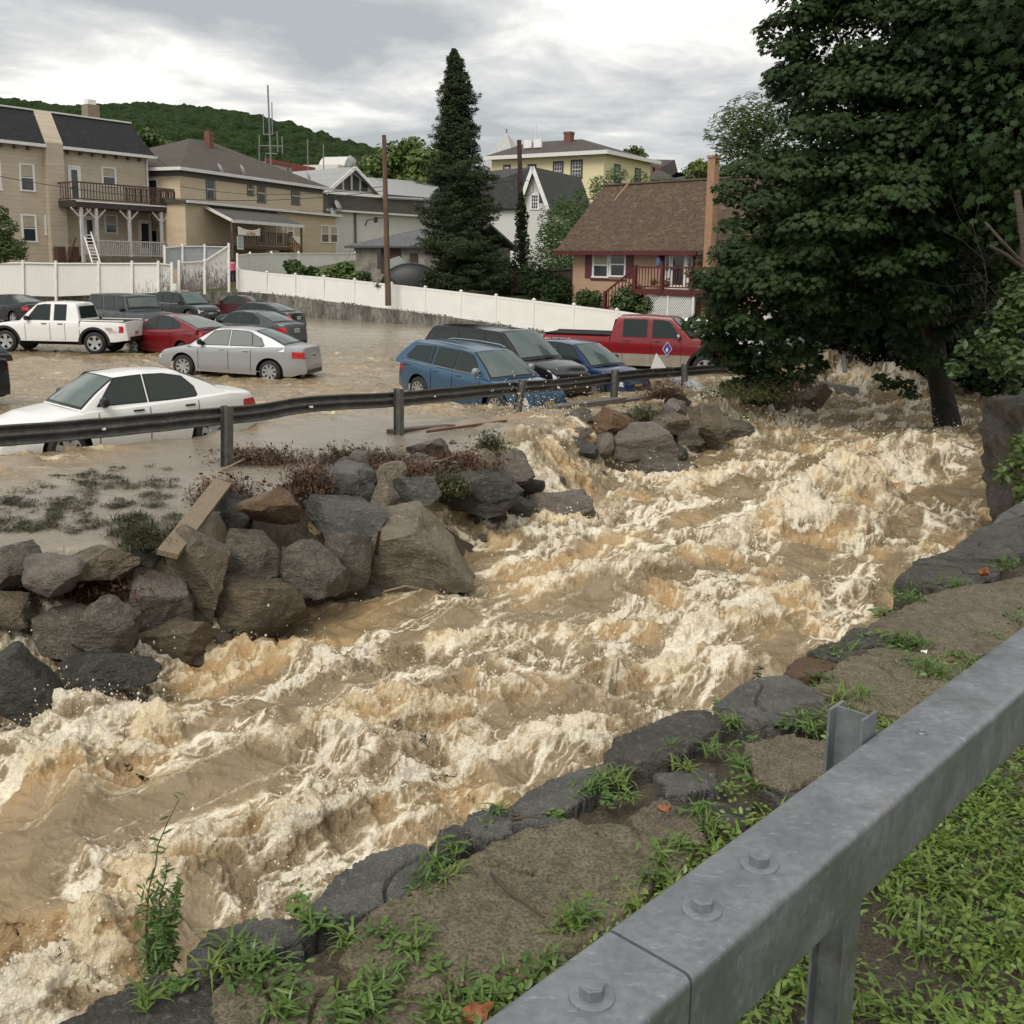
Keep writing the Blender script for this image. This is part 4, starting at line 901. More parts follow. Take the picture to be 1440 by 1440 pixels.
stem_plant(1265,850,WZ,.2,2,'slender green weed next to the reddish one at the wall edge',9,(.02,.035),.02,(.05,0),dens=10)
for k, (px, py) in enumerate(((600,1215),(612,1212),(590,1212),(622,1205),(1005,985),(1025,975),(873,1072))):
    r = np.random.default_rng(k); m = MB(); h = r.uniform(.09,.15); m.tube([Vector((0,0,0)), Vector((r.normal(0,.005),0,h*.6)), Vector((r.normal(0,.008),0,h))], [.0012,.001,.0005], 4); m.tube([Vector((0,0,h*.8)),Vector((0,0,h))], [.002,.0015], 5)
    o = m.build('dry_stalk', MATS['pale_wood']); o.location = G(px, py, WZ); tag(o, 'thin dry grass stalk standing on the wall edge above the water', 'stalk', 'dry stalks on the wall edge')
stick([(690,1228),(712,1252),(735,1268),(765,1290)], [WZ+.065]*4, .006, 'thin brown twig lying on the big mossy slab', name='fallen_twig')
stick([(722,1152),(745,1148),(760,1150)], [WZ+.1]*3, .005, 'short dark twig on the rocks above the big mossy slab', name='fallen_twig')
def leaf1(px, py, z, s, lab, m=M_deadleaf, a=0):
    me = MB(); me.grid([[(x*s*1.5, y*s*(1-(2*abs(x))**1.8)*(1+.25*math.sin(x*19)), s*(1.1*y*y*(1+x)+.5*x*x+.12*math.sin(9*x+4*y))) for x in np.linspace(-.5,.5,13)] for y in np.linspace(-.5,.5,7)]); o = me.build('fallen_leaf', m, None, True); o.location = G(px, py, z); o.rotation_euler = (.15,.1,a); return tag(o, lab, 'leaf')
ol = mat('orange_leaf', (.30,.11,.04), .6, .5, 30)
leaf1(933,1140,WZ+.085,.036,'curled orange brown leaf on the mossy stones above the twig', ol, .3)
leaf1(1382,808,WZ+.08,.07,'orange leaf on the far end of the wall top', ol, 1.)
leaf1(668,1432,WZ+.06,.06,'orange dead leaf at the bottom edge beside the guardrail', ol, .6)
leaf1(1299,918,WZ+.1,.025,'white scrap of paper on the wide brown slab', mat('white_scrap', (.8,.8,.76), .6, .1), .5)
# ---------------------------------------------------------------- grass on the road side
def roadside_grass():
    r = np.random.default_rng(3); Vs = []; Fs = []; off = 0
    N = 4200; u = r.uniform(-.74, .9, N); v = r.uniform(-.6, 6.5, N); base = np.array([ra.x, ra.y])[None]+u[:, None]*np.array([rn.x, rn.y])[None]+v[:, None]*np.array([rd.x, rd.y])[None]
    k = (fbm(base[:, 0]*2.2, base[:, 1]*2.2, 1., 3) > -.24); base = base[k]
    for b in base:
        z = WZ-.03; n = int(r.uniform(5, 15)); big_ = r.uniform() < .35
        c = np.repeat(np.array([[b[0], b[1], z]]), n, 0)+r.normal(size=(n, 3))*np.array([.018,.018,.0])
        V, F = blades(n, c, r, (.05,.10) if not big_ else (.07,.15), (.004,.008) if not big_ else (.008,.014), 1.1, 1.1, seg=4); Vs.append(V); Fs.append(F+off); off += len(V)
    C = np.repeat(base, 9, 0)[:34000]; C = np.concatenate([C+r.normal(size=C.shape)*.07, np.full((len(C), 1), WZ+.0)], 1); C[:, 2] += r.uniform(0, .055, len(C)); V, F = leafcloud(C, (.014,.030), r, .6); Vs.append(V); Fs.append(F+off)
    return npmesh('roadside_grass', np.concatenate(Vs), np.concatenate(Fs), M_grass, smooth=False)
tag(roadside_grass(), 'bright green crabgrass and clover on the road side of the guardrail', 'grass', kind='stuff')
# ---------------------------------------------------------------- cars
M_glass = NT('car_glass'); M_glass.done(Base_Color=(.025,.035,.033), Roughness=.04, Specular_IOR_Level=.3); M_glass = M_glass.m
M_wglass = NT('windscreen_glass'); M_wglass.done(Base_Color=(.07,.10,.092), Roughness=.06, Specular_IOR_Level=.8); M_wglass = M_wglass.m
M_trim = mat('black_trim', (.012,.012,.013), .4, .2); M_tyre = mat('tyre_rubber', (.018,.018,.018), .75, .3, 6); M_rim = mat('alloy', (.50,.51,.52), .3, .15, 8, metal=.7)
M_red = NT('tail_light'); M_red.done(Base_Color=(.45,.012,.012), Roughness=.15, Coat_Weight=1.0); M_red = M_red.m
M_head = NT('head_light'); M_head.done(Base_Color=(.55,.56,.56), Roughness=.12, Coat_Weight=1.0, Metallic=.3); M_head = M_head.m
M_chrome = mat('chrome', (.7,.7,.7), .15, .1, metal=1.0); M_in = mat('black_well_and_shade', (.006,.006,.006), .9, .1)  # M_in: black underbody, also painted shade for truck beds and the open shed
M_plate = mat('plate_white', (.55,.55,.5), .5, .1); M_plate_y = mat('plate_gold', (.62,.36,.04), .5, .1); M_dark = mat('plate_ink', (.03,.03,.10), .6, .1)
SPEC = dict(
 sedan=dict(L=4.45, W=1.72, top=[(-2.22,.50),(-2.18,.72),(-2.05,.93),(-1.55,.985),(-1.0,.96),(0,.92),(.95,.90),(1.6,.82),(2.0,.70),(2.16,.58),(2.22,.45)], gh=(1.05,.38,-.72,-1.50), zr=1.39, zb=.92, wr=.56, wheels=(1.30,-1.18), R=.31,
   win=[[(-.02,0),(.78,0),(.40,.385),(.15,.40),(-.02,.405)],[(-.10,0),(-.10,.405),(-.45,.395),(-.72,.33),(-.90,.19),(-.93,.05),(-.88,0)]]),
 sub=dict(L=4.58, W=1.74, top=[(-2.29,.52),(-2.26,.80),(-2.18,1.03),(-1.75,1.06),(-1.0,1.0),(0,.95),(.95,.93),(1.6,.86),(2.05,.75),(2.22,.60),(2.29,.42)], gh=(1.22,.42,-.70,-1.70), zr=1.465, zb=.97, wr=.57, wheels=(1.38,-1.265), R=.325,
   win=[[(.0,0),(.86,-.02),(.45,.35),(.2,.395),(.0,.405)],[(-.08,0),(-.08,.405),(-.5,.395),(-.66,.36),(-.72,.02)],[(-.76,.02),(-.71,.345),(-.95,.22),(-1.08,.06),(-1.02,.02)]]),
 hatch=dict(L=4.46, W=1.74, top=[(-2.23,.55),(-2.20,.95),(-2.1,1.12),(-1.6,1.10),(-.8,1.0),(0,.97),(.95,.94),(1.6,.86),(2.0,.72),(2.17,.58),(2.23,.42)], gh=(1.45,.35,-.55,-2.12), zr=1.49, zb=.98, wr=.56, wheels=(1.35,-1.35), R=.315,
   win=[[(.1,0),(.98,-.02),(.5,.30),(.3,.40),(.1,.43)],[(.02,0),(.02,.43),(-.4,.43),(-.7,.38),(-.85,.05)],[(-.9,.06),(-.78,.36),(-1.15,.2),(-1.25,.1)]]),
 wagon=dict(L=4.57, W=1.80, top=[(-2.28,.50),(-2.25,.85),(-2.18,1.02),(-1.6,1.03),(-.8,.99),(0,.96),(.95,.93),(1.6,.87),(2.05,.74),(2.2,.60),(2.28,.42)], gh=(1.15,.35,-1.72,-2.16), zr=1.48, zb=.98, wr=.60, wheels=(1.36,-1.27), R=.33,
   win=[[(.0,0),(.84,-.02),(.42,.34),(.2,.385),(.0,.395)],[(-.08,.01),(-.08,.395),(-.78,.39),(-.78,.03)],[(-.88,.03),(-.88,.39),(-.98,.385),(-.98,.03)],[(-1.06,.04),(-1.06,.38),(-1.55,.34),(-1.78,.12),(-1.72,.06)]]),
 suv=dict(L=4.9, W=1.95, top=[(-2.45,.55),(-2.42,1.0),(-2.33,1.16),(-1.6,1.15),(-.8,1.12),(0,1.10),(1.1,1.10),(1.7,1.06),(2.15,.96),(2.36,.80),(2.45,.5)], gh=(1.25,.45,-2.0,-2.36), zr=1.80, zb=1.12, wr=.70, wheels=(1.45,-1.36), R=.37,
   win=[[(.05,0),(.95,-.01),(.5,.42),(.3,.50),(.05,.52)],[(-.05,.01),(-.05,.52),(-.9,.52),(-.9,.04)],[(-1.0,.04),(-1.0,.51),(-1.75,.47),(-2.0,.16),(-1.9,.08)]]),
 cross=dict(L=4.55, W=1.84, top=[(-2.27,.55),(-2.24,1.0),(-2.15,1.10),(-1.6,1.09),(-.8,1.05),(0,1.03),(1.0,1.02),(1.6,.98),(2.0,.88),(2.2,.74),(2.27,.45)], gh=(1.15,.35,-1.55,-2.15), zr=1.66, zb=1.04, wr=.62, wheels=(1.38,-1.32), R=.36,
   win=[[(.0,0),(.86,-.01),(.42,.40),(.2,.46),(.0,.48)],[(-.08,.01),(-.08,.48),(-.9,.46),(-.9,.04)],[(-.98,.04),(-.98,.45),(-1.4,.38),(-1.6,.14)]]),
 jeep=dict(L=4.6, W=1.80, top=[(-2.3,.60),(-2.29,1.10),(-2.2,1.16),(-1,1.16),(0,1.16),(.85,1.16),(1.6,1.13),(1.95,1.09),(2.05,.95),(2.1,.6)], gh=(.82,.58,-2.2,-2.28), zr=1.86, zb=1.14, wr=.78, wheels=(1.35,-1.35), R=.40,
   win=[[(.0,.04),(.62,.04),(.46,.58),(.0,.60)],[(-.15,.04),(-.15,.60),(-.95,.60),(-.95,.04)],[(-1.15,.04),(-1.15,.60),(-2.0,.60),(-2.05,.04)]]),
 pickup=dict(L=5.15, W=1.72, top=[(-2.57,.62),(-2.56,1.08),(-2.5,1.10),(-1.6,1.10),(-.9,1.10),(-.85,1.10),(0,1.10),(.9,1.08),(1.7,1.02),(2.2,.93),(2.45,.78),(2.57,.5)], gh=(1.15,.52,-.78,-.94), zr=1.72, zb=1.10, wr=.62, wheels=(1.65,-1.45), R=.38, bed=True,
   win=[[(.10,0),(.90,0),(.52,.46),(.34,.50),(.10,.50)],[(-.08,0),(-.08,.50),(-.46,.50),(-.46,0)]]),
 bigpickup=dict(L=6.3, W=2.03, top=[(-3.15,.75),(-3.14,1.30),(-3.08,1.33),(-2,1.33),(-1.3,1.33),(0,1.33),(.9,1.33),(1.6,1.32),(2.5,1.28),(2.95,1.18),(3.1,.95),(3.15,.55)], gh=(1.75,1.1,-.62,-.80), zr=1.98, zb=1.30, wr=.80, wheels=(2.25,-1.72), R=.42, bed=True,
   win=[[(.55,0),(1.45,0),(1.05,.48),(.85,.53),(.55,.53)],[(.35,.0),(.35,.53),(-.4,.53),(-.4,.0)]]),
)
def car(kind, pos, az, paint, name, label, cat='car', pitch=0., roll=0., rim='five', detail=2, stripe=None, plate='w', clad=False, rails=False, chrome_line=False, group=None, wglass=None, mirror=None):
    sp = SPEC[kind]; L, W = sp['L'], sp['W']; hw = W/2; R = sp['R']
    root = empty(name, pos, 0, label, cat, group); root.rotation_euler = (roll, -pitch, 0); root.rotation_mode = 'XYZ'
    root.rotation_euler = (Matrix.Rotation(rad(90-az), 3, 'Z')@Matrix.Rotation(-pitch, 3, 'Y')@Matrix.Rotation(roll, 3, 'X')).to_euler()
    tx = [a for a, b in sp['top']]; tz = [b for a, b in sp['top']]
    def ztop(x): return np.interp(x, tx, tz)
    def zlow(x):
        z = .22+.10*sstep(.80, 1.0, abs(x)/(L/2)) if kind not in ('pickup','bigpickup','jeep') else .42+.06*sstep(.8, 1., abs(x)/(L/2))
        for wx in sp['wheels']:
            q = (R*1.22)**2-(x-wx)**2
            if q > 0: z = max(z, R+math.sqrt(q))
        return z
    def plan(x):
        f = abs(x)/(L/2); boxy = kind in ('pickup','bigpickup','jeep')
        e = (4.2 if x > 0 else 5.5) if not boxy else (7 if x > 0 else 16)
        return hw*(1-f**e*(.30 if not boxy else .12)) * (1-.035*f*f)
    zb = sp['zb']; wr = sp['wr']; zr = sp['zr']
    def ys(x, z):           # half width of the lower body at height z
        zt = max(ztop(x), .6); u = np.clip((z-.25)/(zt-.25), 0, 1)
        return plan(x)*(1-.075*(1-u)**2.4*1.0 - .055*u**5 + .006*math.sin(u*9))
    xs = sorted(set(np.round(np.concatenate([np.linspace(-L/2, L/2, 90)]+[wx+R*1.22*np.cos(np.linspace(0, math.pi, 19)) for wx in sp['wheels']]), 3)))
    rows = []; NS = 12
    for x in xs:
        zl, zt = zlow(x), float(ztop(x)); row = []
        for k in range(NS+1):
            z = zl+(zt-.035-zl)*k/NS; row.append((x, ys(x, z), z))
        y0 = row[-1][1]
        for f, dz in ((.975,.018),(.93,.030),(.8,.040),(.5,.052),(0,.060)): row.append((x, y0*f, zt-.035+dz))
        row = row+[(x, -y, z) for (_, y, z) in row[-2::-1]]
        rows.append([(float(x), float(y), float(z)) for (x, y, z) in row])
    mb = MB(); mb.grid(rows); mb.add(rows[0], [tuple(range(len(rows[0])))]); mb.add(rows[-1], [tuple(range(len(rows[-1])))[::-1]])
    body = mb.build('body', paint, root, True, angle=rad(32))
    x0, x1, x2, x3 = sp['gh']; wb = ys(0, zb)-.035
    # greenhouse
    px_ = [x0, x0*.55+x1*.45, x1, (x1+x2)/2, x2, x2*.45+x3*.55, x3]; zc, zd = float(ztop(x0)), float(ztop(x3))
    pz = [zc+.0, zc+(zr-.035-zc)*.50, zr-.035, zr, zr-.03, zd+(zr-.03-zd)*.52, zd]
    def gtop(x): return float(np.interp(-x, [-a for a in px_], pz))
    def gy(z): return wb-(z-zb)*(wb-wr)/(zr-zb)
    gx = np.linspace(x0, x3, 64); rows = []
    sm_ = np.array([gtop(x) for x in gx]); sm2 = sm_.copy()
    for _ in range(3): sm2[1:-1] = (sm2[:-2]+2*sm2[1:-1]+sm2[2:])/4
    def gt(x): return float(np.interp(-x, -gx, sm2))
    def bul(x):
        if x > x1: return .11
        if x < x2: return -.07*(1 if x3 < x2-.2 else .3)
        t = (x-x2)/(x1-x2); return -.05+.13*t*t
    def top_pt(x, v, off=0.0):
        z = gt(x); y = gy(min(z, zr)-.02)*v*(1-.0*abs(v)); c = .045*(1-v*v)
        dzdx = (gt(x+.02)-gt(x-.02))/.04 if x3 < x-.02 and x+.02 < x0 else (0 if x3 < x < x0 else 0); n = Vector((-dzdx, 0, 1)).normalized()
        return (x+bul(x)*(1-v*v)*.9+n.x*off, y, z+c*.8+n.z*off)
    VV = [1, .93, .8, .5, 0, -.5, -.8, -.93, -1]
    for x in gx:
        z = gt(x); zz0 = min(zb-.06, z-.02); side = [(float(x), gy(zz0+(z-.03-zz0)*k/4) if z-.03 > zz0 else gy(z), zz0+(max(z-.03, zz0+.001)-zz0)*k/4) for k in range(5)]
        top = [tuple(float(q) for q in top_pt(x, v*.985)) for v in VV]
        rows.append(side+top+[(a, -b, c) for a, b, c in side[::-1]])
    mb = MB(); mb.grid(rows); mb.add(rows[0], [tuple(range(len(rows[0])))]); mb.add(rows[-1], [tuple(range(len(rows[-1])))[::-1]]); mb.build('roof', paint, root, True, angle=rad(34))
    def top_patch(xa, xb, va, off, m, nm):
        mb = MB(); mb.grid([[top_pt(x, v, off) for v in np.linspace(-va, va, 13)] for x in np.linspace(xa, xb, 12)]); return mb.build(nm, m, root, True)
    d = .10 if kind != 'jeep' else .04
    top_patch(x0-.02, x1-.0, .93, .006, M_trim, 'windscreen_frame'); top_patch(x0-.06, x1+.03, .88, .011, wglass or M_wglass, 'windshield')
    if sp.get('bed') or kind == 'jeep':
        mb = MB(); zt_, zb_ = zr-.12, zb+.10; y_t, y_b = gy(zt_)-.10, gy(zb_)-.12; xx = x3-.012
        mb.add([(xx+.10,-y_t,zt_),(xx+.10,y_t,zt_),(xx-.004,y_b,zb_),(xx-.004,-y_b,zb_)], [(0,1,2,3)]); mb.build('rear_window', M_glass, root)
    else:
        top_patch(x2-.02, x3+.05, .90, .006, M_trim, 'rear_frame'); top_patch(x2-.07, x3+.10, .84, .011, wglass or M_wglass, 'rear_window')
    for sd in (1, -1):
        # dark surround, then each pane
        allp = [p for w_ in sp['win'] for p in w_]; zmax = max(p[1] for p in allp)
        for w_ in sp['win']:
            cx_ = sum(p[0] for p in w_)/len(w_); cz_ = sum(p[1] for p in w_)/len(w_)
            fr = [(cx_+(a-cx_)*1.0+.028*(1 if a > cx_ else -1), cz_+(b-cz_)+.022*(1 if b > cz_ else -1)) for a, b in w_]
            mb = MB(); mb.add([(a, sd*(gy(zb+b+.04)+.004), zb+b+.04) for a, b in fr], [tuple(range(len(fr)))]); mb.build('window_frame', M_chrome if chrome_line and cz_ > 9 else M_trim, root)
            mb = MB(); mb.add([(a, sd*(gy(zb+b+.04)+.008), zb+b+.04) for a, b in w_], [tuple(range(len(w_)))]); mb.build('side_window', M_glass, root)
        if chrome_line:
            a0, a1 = min(p[0] for p in allp), max(p[0] for p in allp); mb = MB(); mb.beam((a0-.03, sd*(gy(zb+.0)+.012), zb+.015), (a1+.03, sd*(gy(zb)+.012), zb+.015), .012, .022); mb.build('chrome_strip', M_chrome, root)
        if detail > 0:
            # door seams and handles
            mb = MB(); wins = sp['win']; seams = [wins[0][0][0]-.04, max(p[0] for p in wins[0])+.02]+([min(p[0] for p in wins[1])+.0] if len(wins) > 1 else [])
            for xx in seams:
                pr = None
                for k in range(11):
                    z = .32+(float(ztop(xx))-.06-.32)*k/10
                    if z < zlow(xx)+.0: continue
                    q = (xx-(.0 if xx > 0 else .0), sd*(float(ys(xx, z))+.002), z)
                    if pr: mb.beam(pr, q, .010, .010)
                    pr = q
            if mb.v: mb.build('door_seam', M_trim, root)
            for w_ in wins[:2]:
                xx = min(p[0] for p in w_)+.16; z = zb-.09; mb = MB(); y = float(ys(xx, z)); mb.box(xx-.09, sd*y-(.012), z-.012, xx+.09, sd*y+.030*1, z+.014) if sd > 0 else mb.box(xx-.09, sd*y-.030, z-.012, xx+.09, sd*y+.012, z+.014); mb.build('door_handle', M_trim if kind in ('pickup','bigpickup','sedan') else paint, root, False, .006)
        # mirror
        xx = max(p[0] for p in sp['win'][0])-.10; y = gy(zb+.05)+.02; mb = MB(); mb.lathe([(0,.00),(.055,.01),(.085,.05),(.09,.12),(.07,.17),(0,.18)], 14, (0,0,0), 'y')
        mb.v = [(xx+.02+a*.75+.02, sd*(y+b*1.05), zb+.09+c*.95) for a, b, c in mb.v]; mb.beam((xx, sd*(y-.04), zb+.04), (xx+.02, sd*(y+.05), zb+.07), .06, .05); mb.build('mirror', mirror or (M_trim if detail < 2 or kind in ('sedan','sub','jeep','pickup') else paint), root, True)
    # wheels
    for wx in sp['wheels']:
        for sd in (1, -1):
            yo = float(plan(wx))-.03; w = MB(); w.lathe([(R*.60,-.10),(R*.66,-.005),(R*.80,.0),(R*.93,-.015),(R,-.05),(R,-.17),(R*.9,-.20),(R*.5,-.20)], 32, (0,0,0), 'y'); w.v = [(wx+a, sd*(yo+b), R+c) for a, b, c in w.v]
            wh = w.build('wheel', M_tyre, root, True); r_ = MB(); r_.lathe([(0,-.05),(R*.60,-.09),(R*.62,-.01),(R*.67,-.002)], 32, (0,0,0), 'y'); r_.v = [(wx+a, sd*(yo+b), R+c) for a, b, c in r_.v]; dd = r_.build('rim_dish', M_trim if rim != 'cap' else mat('dull_alloy', (.07,.07,.07), .5), wh, True)
            ns = {'five': 5, 'cap': 8, 'ten': 10, 'six': 6}[rim]; s_ = MB(); wd = {5: .052, 8: .036, 10: .028, 6: .055}[ns]*R/.32
            for k in range(ns):
                t = 2*math.pi*k/ns+.3; c, s2 = math.cos(t), math.sin(t); q = lambda rr, ww, yy: (wx+rr*c-ww*s2, sd*(yo+yy), R+rr*s2+ww*c)
                s_.add([q(.03,-wd*.8,-.020), q(.03,wd*.8,-.020), q(R*.62,wd,-.006), q(R*.62,-wd,-.006), q(.03,-wd*.8,-.05), q(.03,wd*.8,-.05), q(R*.62,wd,-.05), q(R*.62,-wd,-.05)], [(0,1,2,3),(0,3,7,4),(1,5,6,2),(3,2,6,7)])
            s_.lathe([(0,-.012),(.05,-.012),(.06,-.03)], 16, (wx, sd*yo*1.0, R), 'y') if sd > 0 else s_.lathe([(0,.012),(.05,.012),(.06,.03)], 16, (wx, sd*yo*1.0, R), 'y')
            rg = MB(); rg.lathe([(R*.58,-.02),(R*.60,-.004),(R*.655,-.001),(R*.66,-.02)], 32, (0,0,0), 'y'); s_.add([(wx+a, sd*(yo+b), R+c) for a, b, c in rg.v], rg.f)
            s_.build('rim', M_rim, wh)
    w = MB(); w.box(-L/2+.55, -hw+.27, .30, L/2-.6, hw-.27, zb-.25); w.build('underbody', M_in, root)
    def strip(side_x, z0, z1, y0, y1, m, nm, out=.008, n=6):
        """patch hugging the end (front or rear) of the body between y0..y1"""
        mb = MB(); sgn = 1 if side_x > 0 else -1; rows = []
        for i in range(n+1):
            y = y0+(y1-y0)*i/n; col = []
            for j in range(4):
                z = z0+(z1-z0)*j/3; # find x where body skin has this y and z
                x = L/2*sgn
                for _x in np.linspace(L/2, L/2-1.0, 60):
                    if ztop(_x*sgn)-.02 >= z and ys(_x*sgn, z) >= abs(y): x = _x*sgn; break
                else: x = (L/2-1.0)*sgn
                col.append((x+sgn*out, y+(out if y > 0 else -out)*.6, z))
            rows.append(col)
        mb.grid(rows); return mb.build(nm, m, root, True)
    tall = kind in ('suv','cross','jeep','pickup','bigpickup')
    zh = float(ztop(L/2-.28))-.10; zl_ = zh-.16 if not tall else zh-.20
    for sd in (1, -1):
        strip(L/2, zl_, zh-.0, sd*plan(L/2-.3)*.48, sd*plan(L/2-.3)*.93, M_head, 'headlight', n=8)
        zt_ = float(ztop(-L/2+.22))
        tl = (zt_-.30, zt_-.12) if kind not in ('pickup','bigpickup','jeep') else (zt_-.36, zt_-.14)
        y_in = .60 if kind not in ('pickup','bigpickup','jeep') else .86
        strip(-L/2, tl[0], tl[1], sd*hw*(y_in+.04), sd*plan(-L/2+.38)*(.985 if y_in < .8 else .97), M_red, 'tail_light', n=8)
    strip(L/2, zl_-.12 if not tall else zl_-.14, zl_+.10, -hw*.44, hw*.44, M_trim, 'grille', n=8)
    strip(L/2, .32 if not tall else .5, .44 if not tall else .62, -hw*.5, hw*.5, M_trim, 'air_intake', .006)
    if tall or chrome_line: strip(L/2, zl_+.0, zl_+.035, -hw*.42, hw*.42, M_chrome, 'grille_bar', .016)
    pm = {'w': M_plate, 'y': M_plate_y}[plate]
    zp = .52 if not tall else .6
    for sg, zz in ((1, zp-.06), (-1, .80 if not tall else .72)):
        xx = L/2
        for _x in np.linspace(L/2, L/2-.5, 40):
            if ztop(_x*sg)-.03 >= zz: xx = _x; break
        mb = MB(); mb.box(sg*(xx+.02)-.006, -.15, zz-.075, sg*(xx+.02)+.006, .15, zz+.075); p_ = mb.build('licence_plate', pm, root); mb = MB()
        for k in range(7):
            if k == 3: continue
            mb.box(sg*(xx+.026)-.003, -.115+k*.034, zz-.03, sg*(xx+.026)+.003, -.094+k*.034, zz+.03)
        mb.build('plate_digits', M_dark, p_)
    strip(-L/2, .30 if not tall else .45, .42 if not tall else .6, -hw*.62, hw*.62, M_trim if detail else paint, 'rear_bumper', .006)
    if clad:
        for sd in (1, -1):
            for wx in sp['wheels']:
                mb = MB(); rr = R*1.22; a = [(wx+rr*math.cos(t), sd*(float(ys(wx+rr*math.cos(t), R+rr*math.sin(t)))+.012), R+rr*math.sin(t)) for t in np.linspace(-.15, math.pi+.15, 20)]; b = [(wx+(rr+.085)*math.cos(t), sd*(float(ys(wx+(rr+.085)*math.cos(t), R+(rr+.085)*math.sin(t)))+.012), R+(rr+.085)*math.sin(t)) for t in np.linspace(-.15, math.pi+.15, 20)]
                c2 = [(p[0], p[1]-sd*.05, p[2]) for p in a]; mb.grid([c2, a, b]); mb.build('wheel_arch_flare', M_trim, root, True)
    if rails:
        for sd in (1, -1):
            mb = MB(); pts = [(x, sd*(wr-.05), gt(x)+.045+.035*math.sin(math.pi*min(1, max(0, (x1-.1-x)/(x1-x2-.1)))**.3*1.0)) for x in np.linspace(x1-.1, x2-.15, 14)]; mb.tube(pts, .014, 6); mb.build('roof_rail', M_chrome, root, True)
    if sp.get('bed'):
        mb = MB(); zt_ = float(ztop(-1.5))+.028; mb.add([(x3-.06,-hw+.14,zt_),(x3-.06,hw-.14,zt_),(-L/2+.10,hw-.14,zt_),(-L/2+.10,-hw+.14,zt_)], [(0,1,2,3)]); mb.build('bed_shade_panel', M_in, root)  # flat near-black sheet on the solid body, painted shade of the open bed
        mb = MB(); mb.box(x3-.03, -hw+.02, .62, x3-.012, hw-.02+.004, float(ztop(x3))+.008); mb.build('cab_gap', M_in, root)
        for sd in (1, -1): mb = MB(); mb.box(-L/2+.1, min(sd*(hw-.13), sd*(hw-.07)), zt_-.01, x3-.1, max(sd*(hw-.13), sd*(hw-.07)), zt_+.03); mb.build('bed_rail', M_trim if kind == 'bigpickup' else paint, root)
    if stripe:
        for sd in (1, -1):
            mb = MB(); rows = []
            for x in [q for q in xs if -L/2+.1 < q < L/2-.25]: 
                zl = zlow(x); z1_ = .80; rows.append([(x, sd*(float(ys(x, z))+.004), z) for z in np.linspace(zl, max(z1_, zl+.001), 4)])
            mb.grid(rows); mb.build('lower_panel', stripe, root, True)
    return root
PW = carpaint('paint_white', (.74,.74,.72), .3); PS = carpaint('paint_silver', (.34,.35,.365), .34, .25); PR = carpaint('paint_red', (.20,.008,.014), .26, dirt=.1); PR2 = carpaint('paint_dark_red', (.16,.007,.012), .24, dirt=.1)
PB = carpaint('paint_blue', (.045,.105,.18), .3, .3, dirt=.12); PN = carpaint('paint_navy', (.014,.035,.10), .25, .3, dirt=.1); PK = carpaint('paint_black', (.010,.010,.012), .18, dirt=.05); PM = carpaint('paint_maroon', (.055,.008,.011), .22, dirt=.06)
PG = carpaint('paint_grey', (.07,.08,.085), .3, .3, dirt=.12); PD = carpaint('paint_charcoal', (.018,.024,.027), .2, .2, dirt=.06); PT = carpaint('paint_green_black', (.012,.02,.018), .2, .1, dirt=.05)
car('sedan', (-6.62,17.35,-.14), 225, PW, 'white_sedan', 'old white sedan in deep brown water just behind the near end of the guardrail', rim='six', pitch=rad(-1))
car('sub', (-7.95,29.7,-.20), 281, PS, 'silver_sedan', 'silver grey sedan with silver hubcaps standing clear in the middle of the lot', rim='cap', pitch=rad(1.6), roll=rad(0))
t1 = car('pickup', (-15.6,35.6,-.05), 273, PW, 'white_pickup', 'white extended cab pickup with black wheel arches in the flooded lot', 'pickup truck', rim='five', clad=True)
car('hatch', (-11.9,36.2,-.22), 306, PR2, 'red_hatchback', 'bright red hatchback with its rear beside the silver sedan', rim='five')
car('jeep', (-16.6,45,-.2), 128, PG, 'boxy_suv', 'boxy grey four door off road vehicle behind the white pickup', 'suv', rim='five')
car('cross', (-18.2,57,-.2), 126, PD, 'dark_crossover', 'dark grey crossover nosing towards the wall beside the boxy grey vehicle', 'suv', rim='ten', chrome_line=True, detail=1)
car('sedan', (-17.2,64.5,-.3), 290, PM, 'maroon_sedan', 'dark maroon sedan parked by the foot of the concrete wall', rim='five', detail=1)
car('sub', (-12.4,50.2,-.25), 292, PT, 'black_sedan', 'greenish black sedan with white rear plate between maroon and grey sedans', rim='five', detail=1)
car('sub', (-10.3,40.2,-.2), 296, PG, 'grey_sedan', 'grey sedan half hidden behind the silver sedan', rim='five', chrome_line=True)
car('sub', (-25.6,52.5,-.15), 300, PK, 'black_sedan', 'black sedan behind the white pickup near the left picture edge', rim='five')
car('cross', (-12.62,21.0,.05), 290, PK, 'black_crossover', 'black car cut by the left picture edge with one red tail light showing', rim='five')
car('wagon', (-.82,24.35,-.26), 134, PB, 'blue_wagon', 'blue station wagon with silver roof rails, nose down over the washed out curb', rim='ten', pitch=rad(-3.2), rails=True, chrome_line=True, plate='y', mirror=M_rim)
car('suv', (-.25,27.4,-.30), 131, PK, 'black_suv', 'large black suv with chrome grille parked between the two blue cars', 'suv', rim='ten', chrome_line=True, pitch=rad(-1))
car('sub', (1.65,28.7,-.36), 132, PN, 'blue_sedan', 'deep blue sedan with gold plate parked beside the black suv', rim='ten', pitch=rad(-2), chrome_line=True, plate='y')
t2 = car('bigpickup', (4.15,33.6,-.34), 108, PR, 'red_pickup', 'long red crew cab pickup with beige lower panels and a diamond sticker', 'pickup truck', rim='five', clad=True, stripe=mat('beige_paint', (.33,.29,.24), .35, .25), mirror=M_chrome)
car('cross', (7.2,38.5,-.3), 108, PW, 'white_suv', 'white suv hidden behind the red pickup and the maple', 'suv', detail=1)
